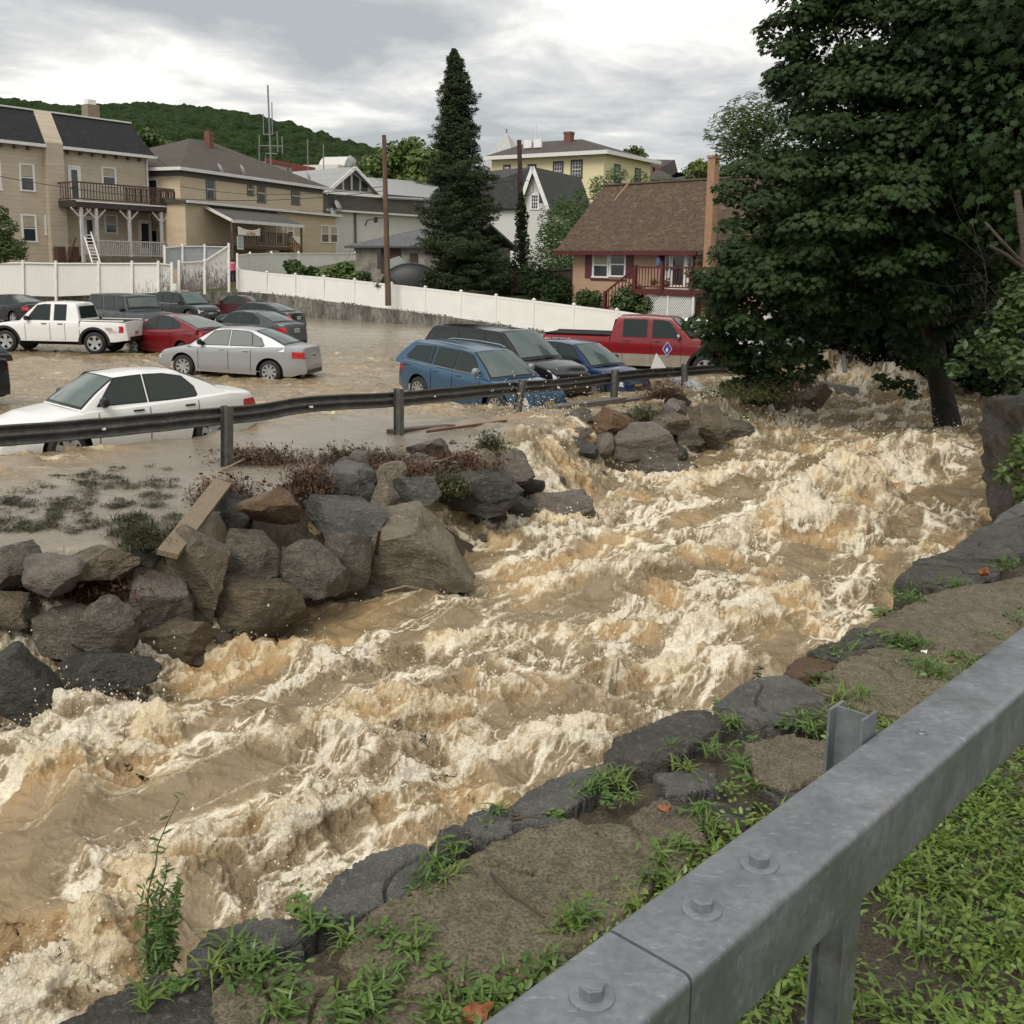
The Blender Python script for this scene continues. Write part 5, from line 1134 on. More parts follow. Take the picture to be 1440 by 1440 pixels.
car('cross', (12.6,44.5,-.2), 100, PW, 'white_suv', 'white vehicle showing through the lower maple leaves', 'suv', detail=1)
# sticker, lettering and emblems
def text(s, size, loc, rot, m, parent, name='lettering', ext=.002):
    cu = bpy.data.curves.new(name, 'FONT'); cu.body = s; cu.size = size; cu.extrude = ext; cu.align_x = 'CENTER'; cu.align_y = 'CENTER'
    o = bpy.data.objects.new(name, cu); COL.objects.link(o); dg = bpy.context.evaluated_depsgraph_get(); me = bpy.data.meshes.new_from_object(o.evaluated_get(dg)); bpy.data.objects.remove(o)
    me.name = name; me.materials.clear(); me.materials.append(m); r = bpy.data.objects.new(name, me); COL.objects.link(r); r.parent = parent; r.location = loc; r.rotation_euler = rot; return r
hwb = SPEC['bigpickup']['W']/2
m = MB(); m.prism([(1.05,-hwb-.004,1.22),(1.20,-hwb-.004,1.0),(1.05,-hwb-.004,.78),(.90,-hwb-.004,1.0)], (0,-.006,0)); dmd = m.build('diamond_sticker', mat('sticker_purple', (.07,.04,.28), .5, .1), t2)
m = MB(); 
for a, b in (((1.05,1.22),(1.20,1.0)),((1.20,1.0),(1.05,.78)),((1.05,.78),(.90,1.0)),((.90,1.0),(1.05,1.22))): m.beam((a[0],-hwb-.012,a[1]), (b[0],-hwb-.012,b[1]), .006, .012)
m.build('sticker_border', mat('sticker_white', (.75,.75,.78), .5, .1), dmd)
m = MB(); m.prism([(1.01,-hwb-.012,.99),(1.05,-hwb-.012,1.05),(1.08,-hwb-.012,.98),(1.06,-hwb-.012,.92),(1.02,-hwb-.012,.90)], (0,-.003,0)); m.build('sticker_figure', MATS['sticker_white'], dmd)
text('4X4 OFF ROAD', .13, (-2.55,-hwb+.035,1.17), (rad(90),0,0), MATS['sticker_white'], t2)
text('F-250', .10, (2.0,-hwb+.02,1.1), (rad(90),0,0), M_chrome, t2)
text('TRD', .13, (-1.98,SPEC['pickup']['W']/2+.002,.86), (rad(90),0,rad(180)), mat('decal_dark', (.06,.05,.05), .5, .1), t1)
text('OFF ROAD', .06, (-2.12,SPEC['pickup']['W']/2+.0,.77), (rad(90),0,rad(180)), M_red, t1)
m = MB(); m.box(-.10, -.12, 1.745, -.04, .12, 1.775); m.build('cab_brake_light', M_red, t1)
# ---------------------------------------------------------------- houses
M_win = NT('house_glass'); M_win.done(Base_Color=(.03,.035,.04), Roughness=.08, Specular_IOR_Level=.6); M_win = M_win.m
M_blind = mat('window_blind', (.42,.38,.30), .6, .2, 2); M_wtrim = mat('white_trim', (.80,.79,.76), .5, .15, 4); M_btrim = mat('brown_trim', (.14,.10,.075), .6, .3, 4)
M_gutter = mat('gutter', (.70,.69,.67), .45, .15, 5); M_brick = mat('chimney_brick', (.20,.085,.06), .8, .45, 6, bump=.5); M_darkwood = mat('deck_brown', (.085,.045,.03), .6, .4, 5)
class Fac:
    """a facade plane standing on two ground points; u along it, z up, v outwards (to the camera)"""
    def __init__(s, a, b, root=None):
        s.a = Vector((a.x, a.y, 0)); s.z0 = a.z; d = Vector((b.x-a.x, b.y-a.y, 0)); s.W = d.length; s.d = d.normalized(); s.n = Vector((s.d.y, -s.d.x, 0)); s.root = root
        s.rz = math.atan2(s.d.y, s.d.x)
    def uz(s, px, py, v=0.):
        r = Vector(ray(px, py)); o = Vector(CAM); p0 = s.a+s.n*v; t = (p0-o).dot(s.n)/r.dot(s.n); p = o+r*t; return ((p-s.a).dot(s.d), p.z-s.z0)
    # local frame of the root: x along facade, y into the house (so outwards is -y), z up from z0
def house(name, label, a, b, cat='house', group=None):
    f = Fac(a, b); f.root = empty(name, (a.x, a.y, a.z), f.rz, label, cat, group); return f
def window(f, px0, py0, px1, py1, trim=M_wtrim, tw=.09, v=0., blind=.45, cross=False, y=None, lab=None, panes=2):
    u0, z1 = f.uz(px0, py0, v); u1, z0 = f.uz(px1, py1, v); return win_at(f.root, u0, u1, z0, z1, -v, trim, tw, blind, cross, panes)
def win_at(root, u0, u1, z0, z1, y, trim=M_wtrim, tw=.09, blind=.45, cross=False, panes=2, ax='x'):
    """window on the plane y=const (ax x) or x=const (ax y, looking to +x)"""
    def bx(mb, a0, a1, b0, b1, o0, o1):
        if ax == 'x': mb.box(a0, y-o1, b0, a1, y-o0, b1)
        else: mb.box(y+o0, a0, b0, y+o1, a1, b1)
    m = MB(); t = tw
    bx(m, u0, u1, z1-t, z1, 0, .05); bx(m, u0-.03, u1+.03, z0, z0+t, 0, .07); bx(m, u0, u0+t, z0+t, z1-t, 0, .05); bx(m, u1-t, u1, z0+t, z1-t, 0, .05)
    w = m.build('window', trim, root); m = MB(); bx(m, u0+t, u1-t, z0+t, z1-t, .004, .012); m.build('pane', M_win, w)
    m = MB(); zm = (z0+z1)/2
    if panes == 2: bx(m, u0+t, u1-t, zm-.03, zm+.03, .012, .04)
    s_ = .035; bx(m, u0+t, u0+t+s_, z0+t, z1-t, .012, .03); bx(m, u1-t-s_, u1-t, z0+t, z1-t, .012, .03)
    if cross:
        for k in (1, 2): uu = u0+t+(u1-u0-2*t)*k/3; bx(m, uu-.015, uu+.015, z0+t, z1-t, .0125, .028)
        for k in (1, 3): zz = z0+t+(z1-z0-2*t)*k/4; bx(m, u0+t, u1-t, zz-.015, zz+.015, .013, .029)
    m.build('sash', M_wtrim, w)
    if blind:
        m = MB(); bx(m, u0+t+s_, u1-t-s_, z1-t-(z1-z0-2*t)*blind, z1-t, .0122, .016); m.build('blind', M_blind, w)
    return w
def part(f, name, mb, m, smooth=False): return mb.build(name, m, f.root if isinstance(f, Fac) else f, smooth)
def hip_roof(W, D, z, h, ov, ridge=None, t=.16):
    """hip roof over 0..W, 0..D; ridge = (u0,u1) along x"""
    m = MB(); r0, r1 = ridge or (D/2, W-D/2); a = [(-ov,-ov,z),(W+ov,-ov,z),(W+ov,D+ov,z),(-ov,D+ov,z)]; m.add(a+[(x,y,z-t) for x,y,_ in a]+[(r0,D/2,z+h),(r1,D/2,z+h)], [(0,1,9,8),(1,2,9),(2,3,8,9),(3,0,8),(7,6,5,4),(0,4,5,1),(1,5,6,2),(2,6,7,3),(3,7,4,0)]); return m
def gable_roof(x0, x1, y0, y1, z, h, ov=.4, axis='x', t=.14):
    m = MB()
    if axis == 'x': ym = (y0+y1)/2; s = h/(ym-y0); prof = [(y0-ov, z-ov*s), (ym, z+h), (y1+ov, z-ov*s)]; L = [(x0-ov), (x1+ov)]; pts = lambda x: [(x, p[0], p[1]) for p in prof]+[(x, p[0], p[1]-t) for p in prof[::-1]]
    else: xm = (x0+x1)/2; s = h/(xm-x0); prof = [(x0-ov, z-ov*s), (xm, z+h), (x1+ov, z-ov*s)]; L = [(y0-ov), (y1+ov)]; pts = lambda y: [(p[0], y, p[1]) for p in prof]+[(p[0], y, p[1]-t) for p in prof[::-1]]
    A, B = pts(L[0]), pts(L[1]); m.add(A+B, [(0,1,7,6),(1,2,8,7),(2,3,9,8),(3,4,10,9),(4,5,11,10),(5,0,6,11),(0,1,4,5),(1,2,3,4),(6,7,10,11),(7,8,9,10)]); return m
def railing(m, a, b, h, n, r=.03, top=.05):
    a, b = Vector(a), Vector(b); up = Vector((0,0,1)); m.beam(a+up*h, b+up*h, top, top); m.beam(a+up*.1, b+up*.1, top*.8, top*.8)
    for i in range(n+1): p = a.lerp(b, i/n); m.beam(p+up*.1, p+up*h, r, r)
def dish(root, p, s=.35):
    m = MB(); m.lathe([(0,.08),(s*.5,.05),(s*.9,-.02),(s,-.06)], 16, (0,0,0), 'y'); m.v = [(a, -b-.15, c) for a, b, c in m.v]; m.beam((0,0,0), (0,-.2,-.02), .03, .03); m.beam((0,0,0), (.0,.05,-.5), .04, .04)
    o = m.build('satellite_dish', mat('dish_grey', (.33,.33,.33), .5, .2), root, True); o.location = p; o.rotation_euler = (rad(-25),0,rad(25))
    return o
# ---- tan house with mansard roof and porches at the left
S_tan = siding('siding_tan', (.54,.46,.355), .26, .4, .6, c_dirt=(.24,.19,.14))
hA = house('porch_house', 'tan house with black mansard roof and brown upper deck above white porch posts', P(-60,372,65), P(214,372,76)); W = hA.W; D = 9.
z_e = hA.uz(140,213)[1]; z_t = hA.uz(100,160)[1]
m = MB(); m.box(0,0,-3,W,D,z_e); part(hA, 'wall', m, S_tan)
u_s, _ = hA.uz(61,200); m = MB(); m.box(u_s-.1,-.45,-3,u_s+1.1,.0,z_e+.2); m.add([(u_s-.1,-.45,z_e+.2),(u_s+1.1,-.45,z_e+.2),(u_s+1.1,.9,z_t+.1),(u_s-.1,.9,z_t+.1),(u_s-.1,1.6,z_t+.1),(u_s+1.1,1.6,z_t+.1),(u_s-.1,.0,z_e+.2),(u_s+1.1,.0,z_e+.2)], [(0,1,2,3),(3,2,5,4),(0,3,4,6),(1,7,5,2)]); part(hA, 'stair_bay', m, S_tan)
M_black_r = shingle('roof_black', (.020,.021,.024), (.032,.034,.038), (.014,.015,.017), .18, .5)
m = MB(); m.add([(-.4,-.45,z_e),(W+.35,-.45,z_e),(W+.35,D,z_e),(-.4,D,z_e),(.0,.9,z_t),(W-.7,.9,z_t),(W-.7,D-1,z_t),(0,D-1,z_t)], [(0,1,5,4),(1,2,6,5),(2,3,7,6),(3,0,4,7),(4,5,6,7),(3,2,1,0)]); part(hA, 'roof', m, M_black_r)
m = MB(); m.box(-.45,-.55,z_e-.16,u_s-.12,-.42,z_e+.04); m.box(u_s+1.12,-.55,z_e-.16,W+.45,-.42,z_e+.04); m.box(-.05,.8,z_t,u_s-.12,.92,z_t+.10); m.box(u_s+1.12,.8,z_t,W-.65,.92,z_t+.10); part(hA, 'gutter', m, M_gutter)
m = MB()
for k in range(int(W/.9)): uu = .4+k*.9; (m.box(uu,-.38,z_e-.40,uu+.14,-.004,z_e-.17) if not (u_s-.3 < uu < u_s+1.2) else None)
part(hA, 'eave_bracket', m, M_btrim)
m = MB(); m.beam((W-.15,-.10,z_e-.2),(W-.15,-.10,0),.1,.1); part(hA, 'downpipe', m, M_gutter)
cx_, cz_ = hA.uz(157,165); m = MB(); m.box(cx_-.45,2.2,z_t-.2,cx_+.45,3.0,z_t+1.15); ch = part(hA, 'chimney', m, mat('tan_brick', (.30,.24,.17), .8, .4, 8, bump=.5)); m = MB(); m.box(cx_-.3,2.35,z_t+1.15,cx_+.3,2.85,z_t+1.5); m.build('chimney_cap', M_wtrim, ch)
for r in ((-14,226,3,268),(26,229,50,270),(29,301,53,341),(62,302,73,331),(142,234,164,263),(146,301,166,329)): window(hA, *r)
def door(f, px0, py0, px1, py1, m_=M_wtrim, glass=M_win, v=0., full=.75):
    u0, z1 = f.uz(px0, py0, v); u1, z0 = f.uz(px1, py1, v); y = -v; mb = MB(); mb.box(u0-.12,y-.06,z0,u0,y,z1+.12); mb.box(u1,y-.06,z0,u1+.12,y,z1+.12); mb.box(u0,y-.06,z1,u1,y,z1+.12); mb.box(u0,y-.03,z0,u1,y-.002,z1); d = mb.build('door', m_, f.root)
    mb = MB(); mb.box(u0+.12,y-.040,z1-(z1-z0)*full,u1-.12,y-.031,z1-.15); mb.build('door_glass', glass, d); mb = MB(); mb.box(u0+.05,y-.09,z0+.95,u0+.10,y-.031,z0+1.05); mb.build('door_knob', M_trim, d); return d
door(hA, 97,235,113,286, full=.85); door(hA, 119,306,134,358); door(hA, 196,311,212,358, v=0, full=.8)
# upper deck and porch below
dz = hA.uz(150,287)[1]; u0, _ = hA.uz(91,290,1.2); u1, _ = hA.uz(232,290,1.4); pd = 2.6; fz = hA.uz(150,361)[1]
m = MB(); m.box(u0,-pd,dz-.45,u1,-.003,dz); part(hA, 'upper_deck', m, mat('deck_black', (.045,.032,.026), .6, .4, 4))
m = MB(); railing(m, (u0,-pd+.05,dz),(u1,-pd+.05,dz),1.15,34,.045,.09); railing(m, (u1-.05,-pd+.1,dz),(u1-.05,-.1,dz),1.15,8,.045,.09); railing(m, (u0+.05,-pd+.1,dz),(u0+.05,-.1,dz),1.15,8,.045,.09); railing(m, (u1-4.0,-pd-.02,dz),(u1,-pd-.02,dz),1.0,26,.05,.07)
part(hA, 'deck_railing', m, M_darkwood)
m = MB(); m.box(u0,-pd-.03,dz-.10,u1+.02,-pd-.01,dz-.02); part(hA, 'deck_edge', m, M_wtrim)
up0 = hA.uz(136,350,pd)[0]; m = MB(); m.box(up0-.2,-pd,fz-.35,u1-.1,-.003,fz); part(hA, 'porch_floor', m, mat('porch_grey', (.17,.14,.11), .7, .4, 4)); M_pw = mat('porch_white', (.55,.54,.52), .6, .3, 5)
m = MB(); railing(m, (up0,-pd+.06,fz),(u1-.15,-pd+.06,fz),1.05,42,.04,.07); part(hA, 'porch_railing', m, M_pw)
for px in (117,138,184,229):
    uu = hA.uz(px,330,pd)[0]; m = MB(); m.beam((uu,-pd+.12,fz-.4),(uu,-pd+.12,dz-.45),.18,.18); m.beam((uu+.1,-pd+.12,dz-1.1),(uu+.7,-pd+.12,dz-.5),.09,.09); m.beam((uu-.1,-pd+.12,dz-1.1),(uu-.7,-pd+.12,dz-.5),.09,.09); part(hA, 'porch_post', m, M_pw)
m = MB(); a_, b_ = hA.uz(80,350,1)[0], hA.uz(108,350,1)[0]; m.box(a_,-1.1,-1,a_+.55,-.6,fz+.6); m.box(b_-.5,-1.3,-1,b_,-.8,fz+.6); m.beam((a_+.4,-1.3,fz-.8),(b_-.2,-1.3,fz+1.2),.08,.08); part(hA, 'stair_wall', m, M_darkwood)
# ladder
l0, l1 = P(136,372,68.0), P(122,326,69.5); ld = MB(); sx = Vector((.22,.10,0))
for sg in (-1, 1): ld.beam(l0+sx*sg-l0, l1+sx*sg-l0, .07, .09)
for k in range(1, 10): q = l0.lerp(l1, k/10)-l0; ld.beam(q-sx, q+sx, .05, .05)
o = ld.build('ladder', mat('ladder_white', (.75,.74,.7), .5, .15)); o.location = l0; tag(o, 'white ladder leaning on the porch under the brown deck', 'ladder')
# ---- tan house with hip roof
S_y = siding('siding_cream', (.67,.555,.39), .20, .25, .5, c_dirt=(.28,.2,.13))
hB = house('hip_roof_house', 'two storey cream house with brown hip roof, brick chimney and satellite dishes', P(257,362,76), P(455,362,93)); W = hB.W; D = 11.; ze = hB.uz(300,243)[1]; zr_ = hB.uz(280,197,-5.5)[1]
m = MB(); m.box(0,0,-2.5,W,D,ze); part(hB, 'wall', m, S_y)
M_br = shingle('roof_brown', (.075,.062,.048), (.10,.082,.064), (.055,.047,.038), .2, .5); part(hB, 'roof', hip_roof(W, D, ze, zr_-ze, .6, (hB.uz(268,197,-D/2)[0], hB.uz(300,197,-D/2)[0])), M_br)
m = MB(); m.box(-.62,-.70,ze-.2,W+.62,-.60,ze+.03); m.box(-.70,-.70,ze-.2,-.62,D,ze+.03); part(hB, 'gutter', m, M_gutter); m = MB(); m.box(-.02,-.03,ze-.55,W+.02,-.003,ze-.17); m.box(-.03,-.02,ze-.55,-.003,D,ze-.17); part(hB, 'frieze', m, mat('frieze_grey', (.16,.145,.14), .6, .3))
for r in ((289,251,303,281),(347,257,357,276),(361,257,374,286),(409,262,422,289)): window(hB, *r, trim=mat('trim_slate', (.13,.13,.15), .6, .2), tw=.10, blind=.0)
cu_, cz_ = hB.uz(288,184,-D/2+.9); m = MB(); m.box(cu_,D/2-1.3,zr_-1.6,cu_+.55,D/2-.8,cz_); part(hB, 'chimney', m, M_brick)
# left side wall dormer and windows (plane x=0 seen from the left)
m = MB(); m.prism([(.3,4.6,ze+.5),(.3,7.2,ze+.5),(.3,5.9,ze+1.5)], (1.2,0,0)); dm = part(hB, 'dormer', m, M_wtrim); m = MB(); m.box(.24,5.6,ze+.6,.295,6.2,ze+1.1); m.build('dormer_window', M_win, dm)
win_b = [(2.0,3.0,ze-2.2,ze-.7),(2.2,3.1,ze-6.2,ze-4.3)]
for a, b, c, d in win_b:
    m = MB(); m.box(-.05,a,c,0,b,d); w_ = part(hB, 'window', m, M_wtrim); m = MB(); m.box(-.06,a+.12,c+.12,-.052,b-.12,d-.12); m.build('pane', M_win, w_)
for px, py in ((311,238),(342,239),(434,248)): uu, zz = hB.uz(px, py, .5); dish(hB.root, (uu,-.35,zz), .42)
# lower extension in front of it with the covered porch
hC_a, hC_b = P(263,362,73.5), P(478,366,91); fC = Fac(hC_a, hC_b); zc = fC.uz(370,293)[1]; off = .02
rootC = hB.root; locm = Matrix.Translation(rootC.location)@Matrix.Rotation(hB.rz, 4, 'Z'); inv = locm.inverted()
def toB(p): return inv@Vector(p)
ua = toB(hC_a); ub = toB(hC_b); ext_y = ua.y; ze2 = hB.uz(370,293,-ext_y)[1]; ux0, ux1 = ua.x, toB(P(482,366,91)).x
m = MB(); m.box(ux0,ext_y,-2.5,ux1,-.004,ze2); part(hB, 'lower_wing', m, siding('siding_tan2', (.58,.47,.33), .18, .3, .5, c_dirt=(.24,.17,.11)))
m = MB(); m.add([(ux0-.2,ext_y-.35,ze2),(ux1+.3,ext_y-.35,ze2),(ux1+.3,-.004,ze2+.22),(ux0-.2,-.004,ze2+.22),(ux0-.2,ext_y-.35,ze2-.16),(ux1+.3,ext_y-.35,ze2-.16),(ux1+.3,-.004,ze2-.16),(ux0-.2,-.004,ze2-.16)], [(0,1,2,3),(4,7,6,5),(0,4,5,1),(1,5,6,2),(3,2,6,7),(0,3,7,4)]); part(hB, 'wing_roof', m, M_br); m = MB(); m.box(ux0-.25,ext_y-.45,ze2-.14,ux1+.35,ext_y-.352,ze2+.04); part(hB, 'wing_gutter', m, M_gutter)
def winB(px0, py0, px1, py1, **k):
    u0, z1 = hB.uz(px0, py0, -ext_y); u1, z0 = hB.uz(px1, py1, -ext_y); return win_at(hB.root, u0, u1, z0, z1, ext_y, M_wtrim, .09, k.get('blind', .5), False)
for r in ((451,316,463,342),(464,317,475,342),(403,314,413,336),(387,314,398,344),(362,315,374,343)): winB(*r)
# porch roof, posts, railing, steps
pv = -ext_y+2.4; pu0, pz1 = hB.uz(326,309,pv); pu1, _ = hB.uz(427,312,pv); pz0 = hB.uz(370,346,pv)[1]; m = MB(); m.add([(pu0,-pv,pz1),(pu1,-pv,pz1),(pu1-.3,ext_y-.003,pz1+1.0),(pu0,ext_y-.003,pz1+1.0),(pu0,-pv,pz1-.14),(pu1,-pv,pz1-.14),(pu1-.3,ext_y-.003,pz1+.86),(pu0,ext_y-.003,pz1+.86)], [(0,1,2,3),(4,7,6,5),(0,4,5,1),(1,5,6,2),(3,2,6,7),(0,3,7,4)]); part(hB, 'porch_roof', m, shingle('roof_grey', (.09,.085,.08), (.12,.11,.10), (.065,.06,.057)))
m = MB(); m.box(pu0,-pv-.08,pz1-.2,pu1,-pv-.004,pz1+.02); m.beam((pu0-.02,-pv,pz1-.05),(pu0-.02,ext_y-.01,pz1+.95),.05,.2); part(hB, 'porch_gutter', m, M_gutter)
m = MB(); m.box(pu0,-pv+.1,pz0-.25,pu1-1.5,ext_y-.003,pz0); part(hB, 'porch_floor', m, M_darkwood)
m = MB(); railing(m, (pu0,-pv+.15,pz0),(pu0+3.6,-pv+.15,pz0),1.0,12,.06,.08); railing(m, (pu0+3.6,-pv+.15,pz0),(pu1-1.8,-pv+.15,pz0),1.0,16,.06,.08); part(hB, 'porch_railing', m, M_darkwood)
m = MB()
for k in range(6): m.box(pu1-1.8+k*.3,-pv+.2,pz0-.2*(k+1),pu1-1.5+k*.3,-pv+1.3,pz0-.2*k-.02)
railing(m, (pu1-1.8,-pv+.15,pz0),(pu1-.1,-pv+.15,pz0-1.1),1.0,7,.06,.08); part(hB, 'porch_steps', m, mat('orange_wood', (.30,.15,.06), .6, .35, 4))
for uu in (pu0+.1, pu1-.2): m = MB(); m.beam((uu,-pv+.1,-1),(uu,-pv+.1,pz1-.2),.12,.12); part(hB, 'porch_post', m, M_btrim)
m = MB(); q0 = hB.uz(404,332,-ext_y); q1 = hB.uz(415,342,-ext_y); m.box(q0[0],ext_y-.5,q1[1],q1[0],ext_y-.07,q0[1]); part(hB, 'air_conditioner', m, M_wtrim)
# banner and sign on the porch
def P2B(px, py, v): u, z = hB.uz(px, py, v); return Vector((u, -v, z))
bq = [P2B(334.5,318,pv+.02), P2B(366,321,pv+.02), P2B(366,332,pv+.02), P2B(335,331,pv+.02)]
ba = locm@bq[0]; bn = MB(); rows = []
for j in range(7):
    t = j/6; rows.append([(lambda p: p+Vector((0,-.06*math.sin(math.pi*i/16),-.22*math.sin(math.pi*i/16)*(1-t))))(bq[0].lerp(bq[1], i/16).lerp(bq[3].lerp(bq[2], i/16), t))-bq[0] for i in range(17)])
bn.grid(rows); bo = bn.build('banner', mat('banner_cloth', (.78,.75,.68), .6, .12, 3), None, True); bo.location = ba; bo.rotation_euler = (0,0,hB.rz); sol = bo.modifiers.new('t','SOLIDIFY'); sol.thickness = .01
tag(bo, 'sagging white cloth banner reading PIZZA in red hung under the porch roof', 'banner'); bw = (bq[1]-bq[0]).length
text('St. PIZZA', .25, (bw*.54,-.10,(bq[3]-bq[0]).z*.70-.03), (rad(90),0,0), mat('banner_red', (.50,.06,.04), .5, .1), bo, ext=.006)
m = MB()
for k in range(17):
    if k in (5, 11): continue
    u_ = .10+.80*k/16; zz = -.09-.22*math.sin(math.pi*u_)-.04*u_; m.beam((bw*u_-.025,-.13,zz), (bw*u_+.03,-.13,zz+.012), .01, .045)
m.build('lettering', mat('banner_green', (.05,.10,.07), .5, .1), bo)
sgn = MB(); s0, s1 = P2B(333,332,pv+.05), P2B(342,351,pv+.05); sgn.box(0,-.04,0,(s1-s0).x,0,abs((s1-s0).z)); so_ = sgn.build('porch_sign', mat('sign_pale', (.60,.64,.60), .5, .1)); so_.location = locm@Vector((s0.x, s0.y, s1.z)); so_.rotation_euler = (0,0,hB.rz); tag(so_, 'pale upright menu sign hanging on the porch railing below the banner', 'sign')
mm = MB()
for k in range(6): mm.box(.06+.04*(k % 2),-.05,.15+k*.14,(s1-s0).x-.08,-.041,.20+k*.14)
mm.build('menu_lines', mat('ink_grey', (.12,.14,.13), .5, .1), so_)
# ---- white hall with metal roof and fan window
S_w = siding('siding_white', (.62,.62,.59), .2, .3, .25, c_dirt=(.4,.39,.36)); M_metal = siding('metal_roof', (.30,.305,.31), .9, .3, .45, vert=True)
hD = house('white_hall', 'white hall with grey standing seam roof and a triangular fan window in its gable', P(462,372,98), P(660,372,112), 'building'); W = hD.W; ze = hD.uz(520,300)[1]; zg = hD.uz(489,237)[1]; D = 12.
m = MB(); m.box(0,0,-3,W,D,ze); part(hD, 'wall', m, S_w); gu0 = hD.uz(455,275)[0]; gu1 = hD.uz(527,275)[0]; gm = (gu0+gu1)/2; zmid = hD.uz(490,273)[1]
S_sh = shingle('gable_shingle', (.12,.115,.105), (.15,.14,.13), (.09,.085,.08), .25, .3)
m = MB(); m.box(gu0-.3,-.35,ze,gu1+1.2,3,zmid+.1); part(hD, 'shingle_band', m, S_sh)
m = MB(); m.box(gu1+1.2,-.5,ze,W+1,2.0,ze+1.9); part(hD, 'lower_roof', m, S_sh)
m = MB(); m.prism([(gu0,-.30,zmid),(gu1,-.30,zmid),(gm,-.30,zg)], (0,8,0)); part(hD, 'gable', m, S_w)
rf = MB(); rz0 = ze+1.9; rf.add([(gm,-.8,zg+.15),(gu1+.4,-.8,zmid-.1),(W+2,-.8,rz0),(W+2,5,zg+.1),(gm,9,zg+.15),(gu0-.4,-.8,zmid-.1),(gu0-.4,9,zmid-.1)], [(0,1,2,3,4),(0,4,6,5)]); o = part(hD, 'roof', rf, M_metal); sol = o.modifiers.new('t','SOLIDIFY'); sol.thickness = .15
m = MB(); m.beam((gm,-.9,zg+.05),(gu0-.4,-.9,zmid-.15),.1,.3); m.beam((gm,-.9,zg+.05),(gu1+.4,-.9,zmid-.15),.1,.3); m.beam((gu0-.3,-.9,zmid-.05),(gu1+.3,-.9,zmid-.05),.1,.25); part(hD, 'barge_board', m, M_wtrim)
for k in range(4):
    f0_, f1_ = (k+.12)/4, (k+.88)/4; ua_, ub_ = gu0+(gu1-gu0)*(.17+.66*f0_), gu0+(gu1-gu0)*(.17+.66*f1_); hh = lambda u: zmid+.35+max(.15, (zg-zmid-.75)*(1-abs(u-gm)/((gu1-gu0)/2))); m = MB(); m.prism([(ua_,-.34,zmid+.35),(ub_,-.34,zmid+.35),(ub_,-.34,hh(ub_)),(ua_,-.34,hh(ua_))], (0,.03,0)); part(hD, 'fan_window', m, M_win)
m = MB(); m.box(-.4,-.55,ze-.05,W+.6,-.36,ze+.12); part(hD, 'gutter', m, M_gutter); m = MB(); uu = hD.uz(499,340)[0]; m.beam((uu,-.1,ze),(uu,-.1,-2),.16,.16); part(hD, 'downpipe', m, M_btrim)
for px, py in ((474,290),(468,301)): uu, zz = hD.uz(px, py, .8); dish(hD.root, (uu,-.9,zz), .6)
dish(hD.root, (gm+.1,-.2,zg+.7), .55)
# ---- brick shop parapets behind
hE = house('parapet_shop', 'far shop block with red cornice and pale round topped parapet behind the hall', P(376,330,125), P(520,330,150), 'building'); zt_ = hE.uz(440,228)[1]; W = hE.W
m = MB(); m.box(0,0,-6,W*.42,8,hE.uz(405,233)[1]); part(hE, 'pale_wall', m, mat('cream_stucco', (.55,.50,.43), .7, .2)); m = MB(); m.box(W*.18,-.5,-6,W*.72,7.6,hE.uz(440,243)[1]); part(hE, 'wall', m, mat('blue_grey_paint', (.26,.30,.31), .7, .25))
m = MB(); m.box(W*.18,-.75,hE.uz(440,243)[1]-1.6,W*.72,-.505,hE.uz(440,243)[1]+.2); m.box(-.2,-.2,hE.uz(405,233)[1]-.1,W*.42,-.005,hE.uz(405,233)[1]+.35); part(hE, 'red_cornice', m, mat('cornice_red', (.30,.06,.04), .6, .3))
m = MB(); ztop_ = hE.uz(480,221)[1]; m.box(W*.60,-.9,-6,W*1.05,7,ztop_-1.2); m.lathe([(0,-.9),(2.3,-.9),(2.3,3.0),(0,3.0)], 24, (W*.74,0,ztop_-2.1), 'y'); m.box(W*.74,-.95,ztop_-1.2,W*1.05,4,ztop_-.3); part(hE, 'round_parapet', m, mat('pale_cornice', (.60,.58,.54), .6, .2))
for k in range(6): m = MB(); x_ = W*.62+k*1.15; zz = ztop_-3.2; m.prism([(x_,-.95,zz),(x_+1.0,-.95,zz),(x_+.5,-.95,zz-1.3)], (0,-.06,0)); part(hE, 'red_triangle', m, MATS['cornice_red'])
m = MB(); m.box(W*.52,-1.4,ztop_-10,W*.60,-.91,ztop_-5.0); part(hE, 'red_panel', m, MATS['cornice_red'])
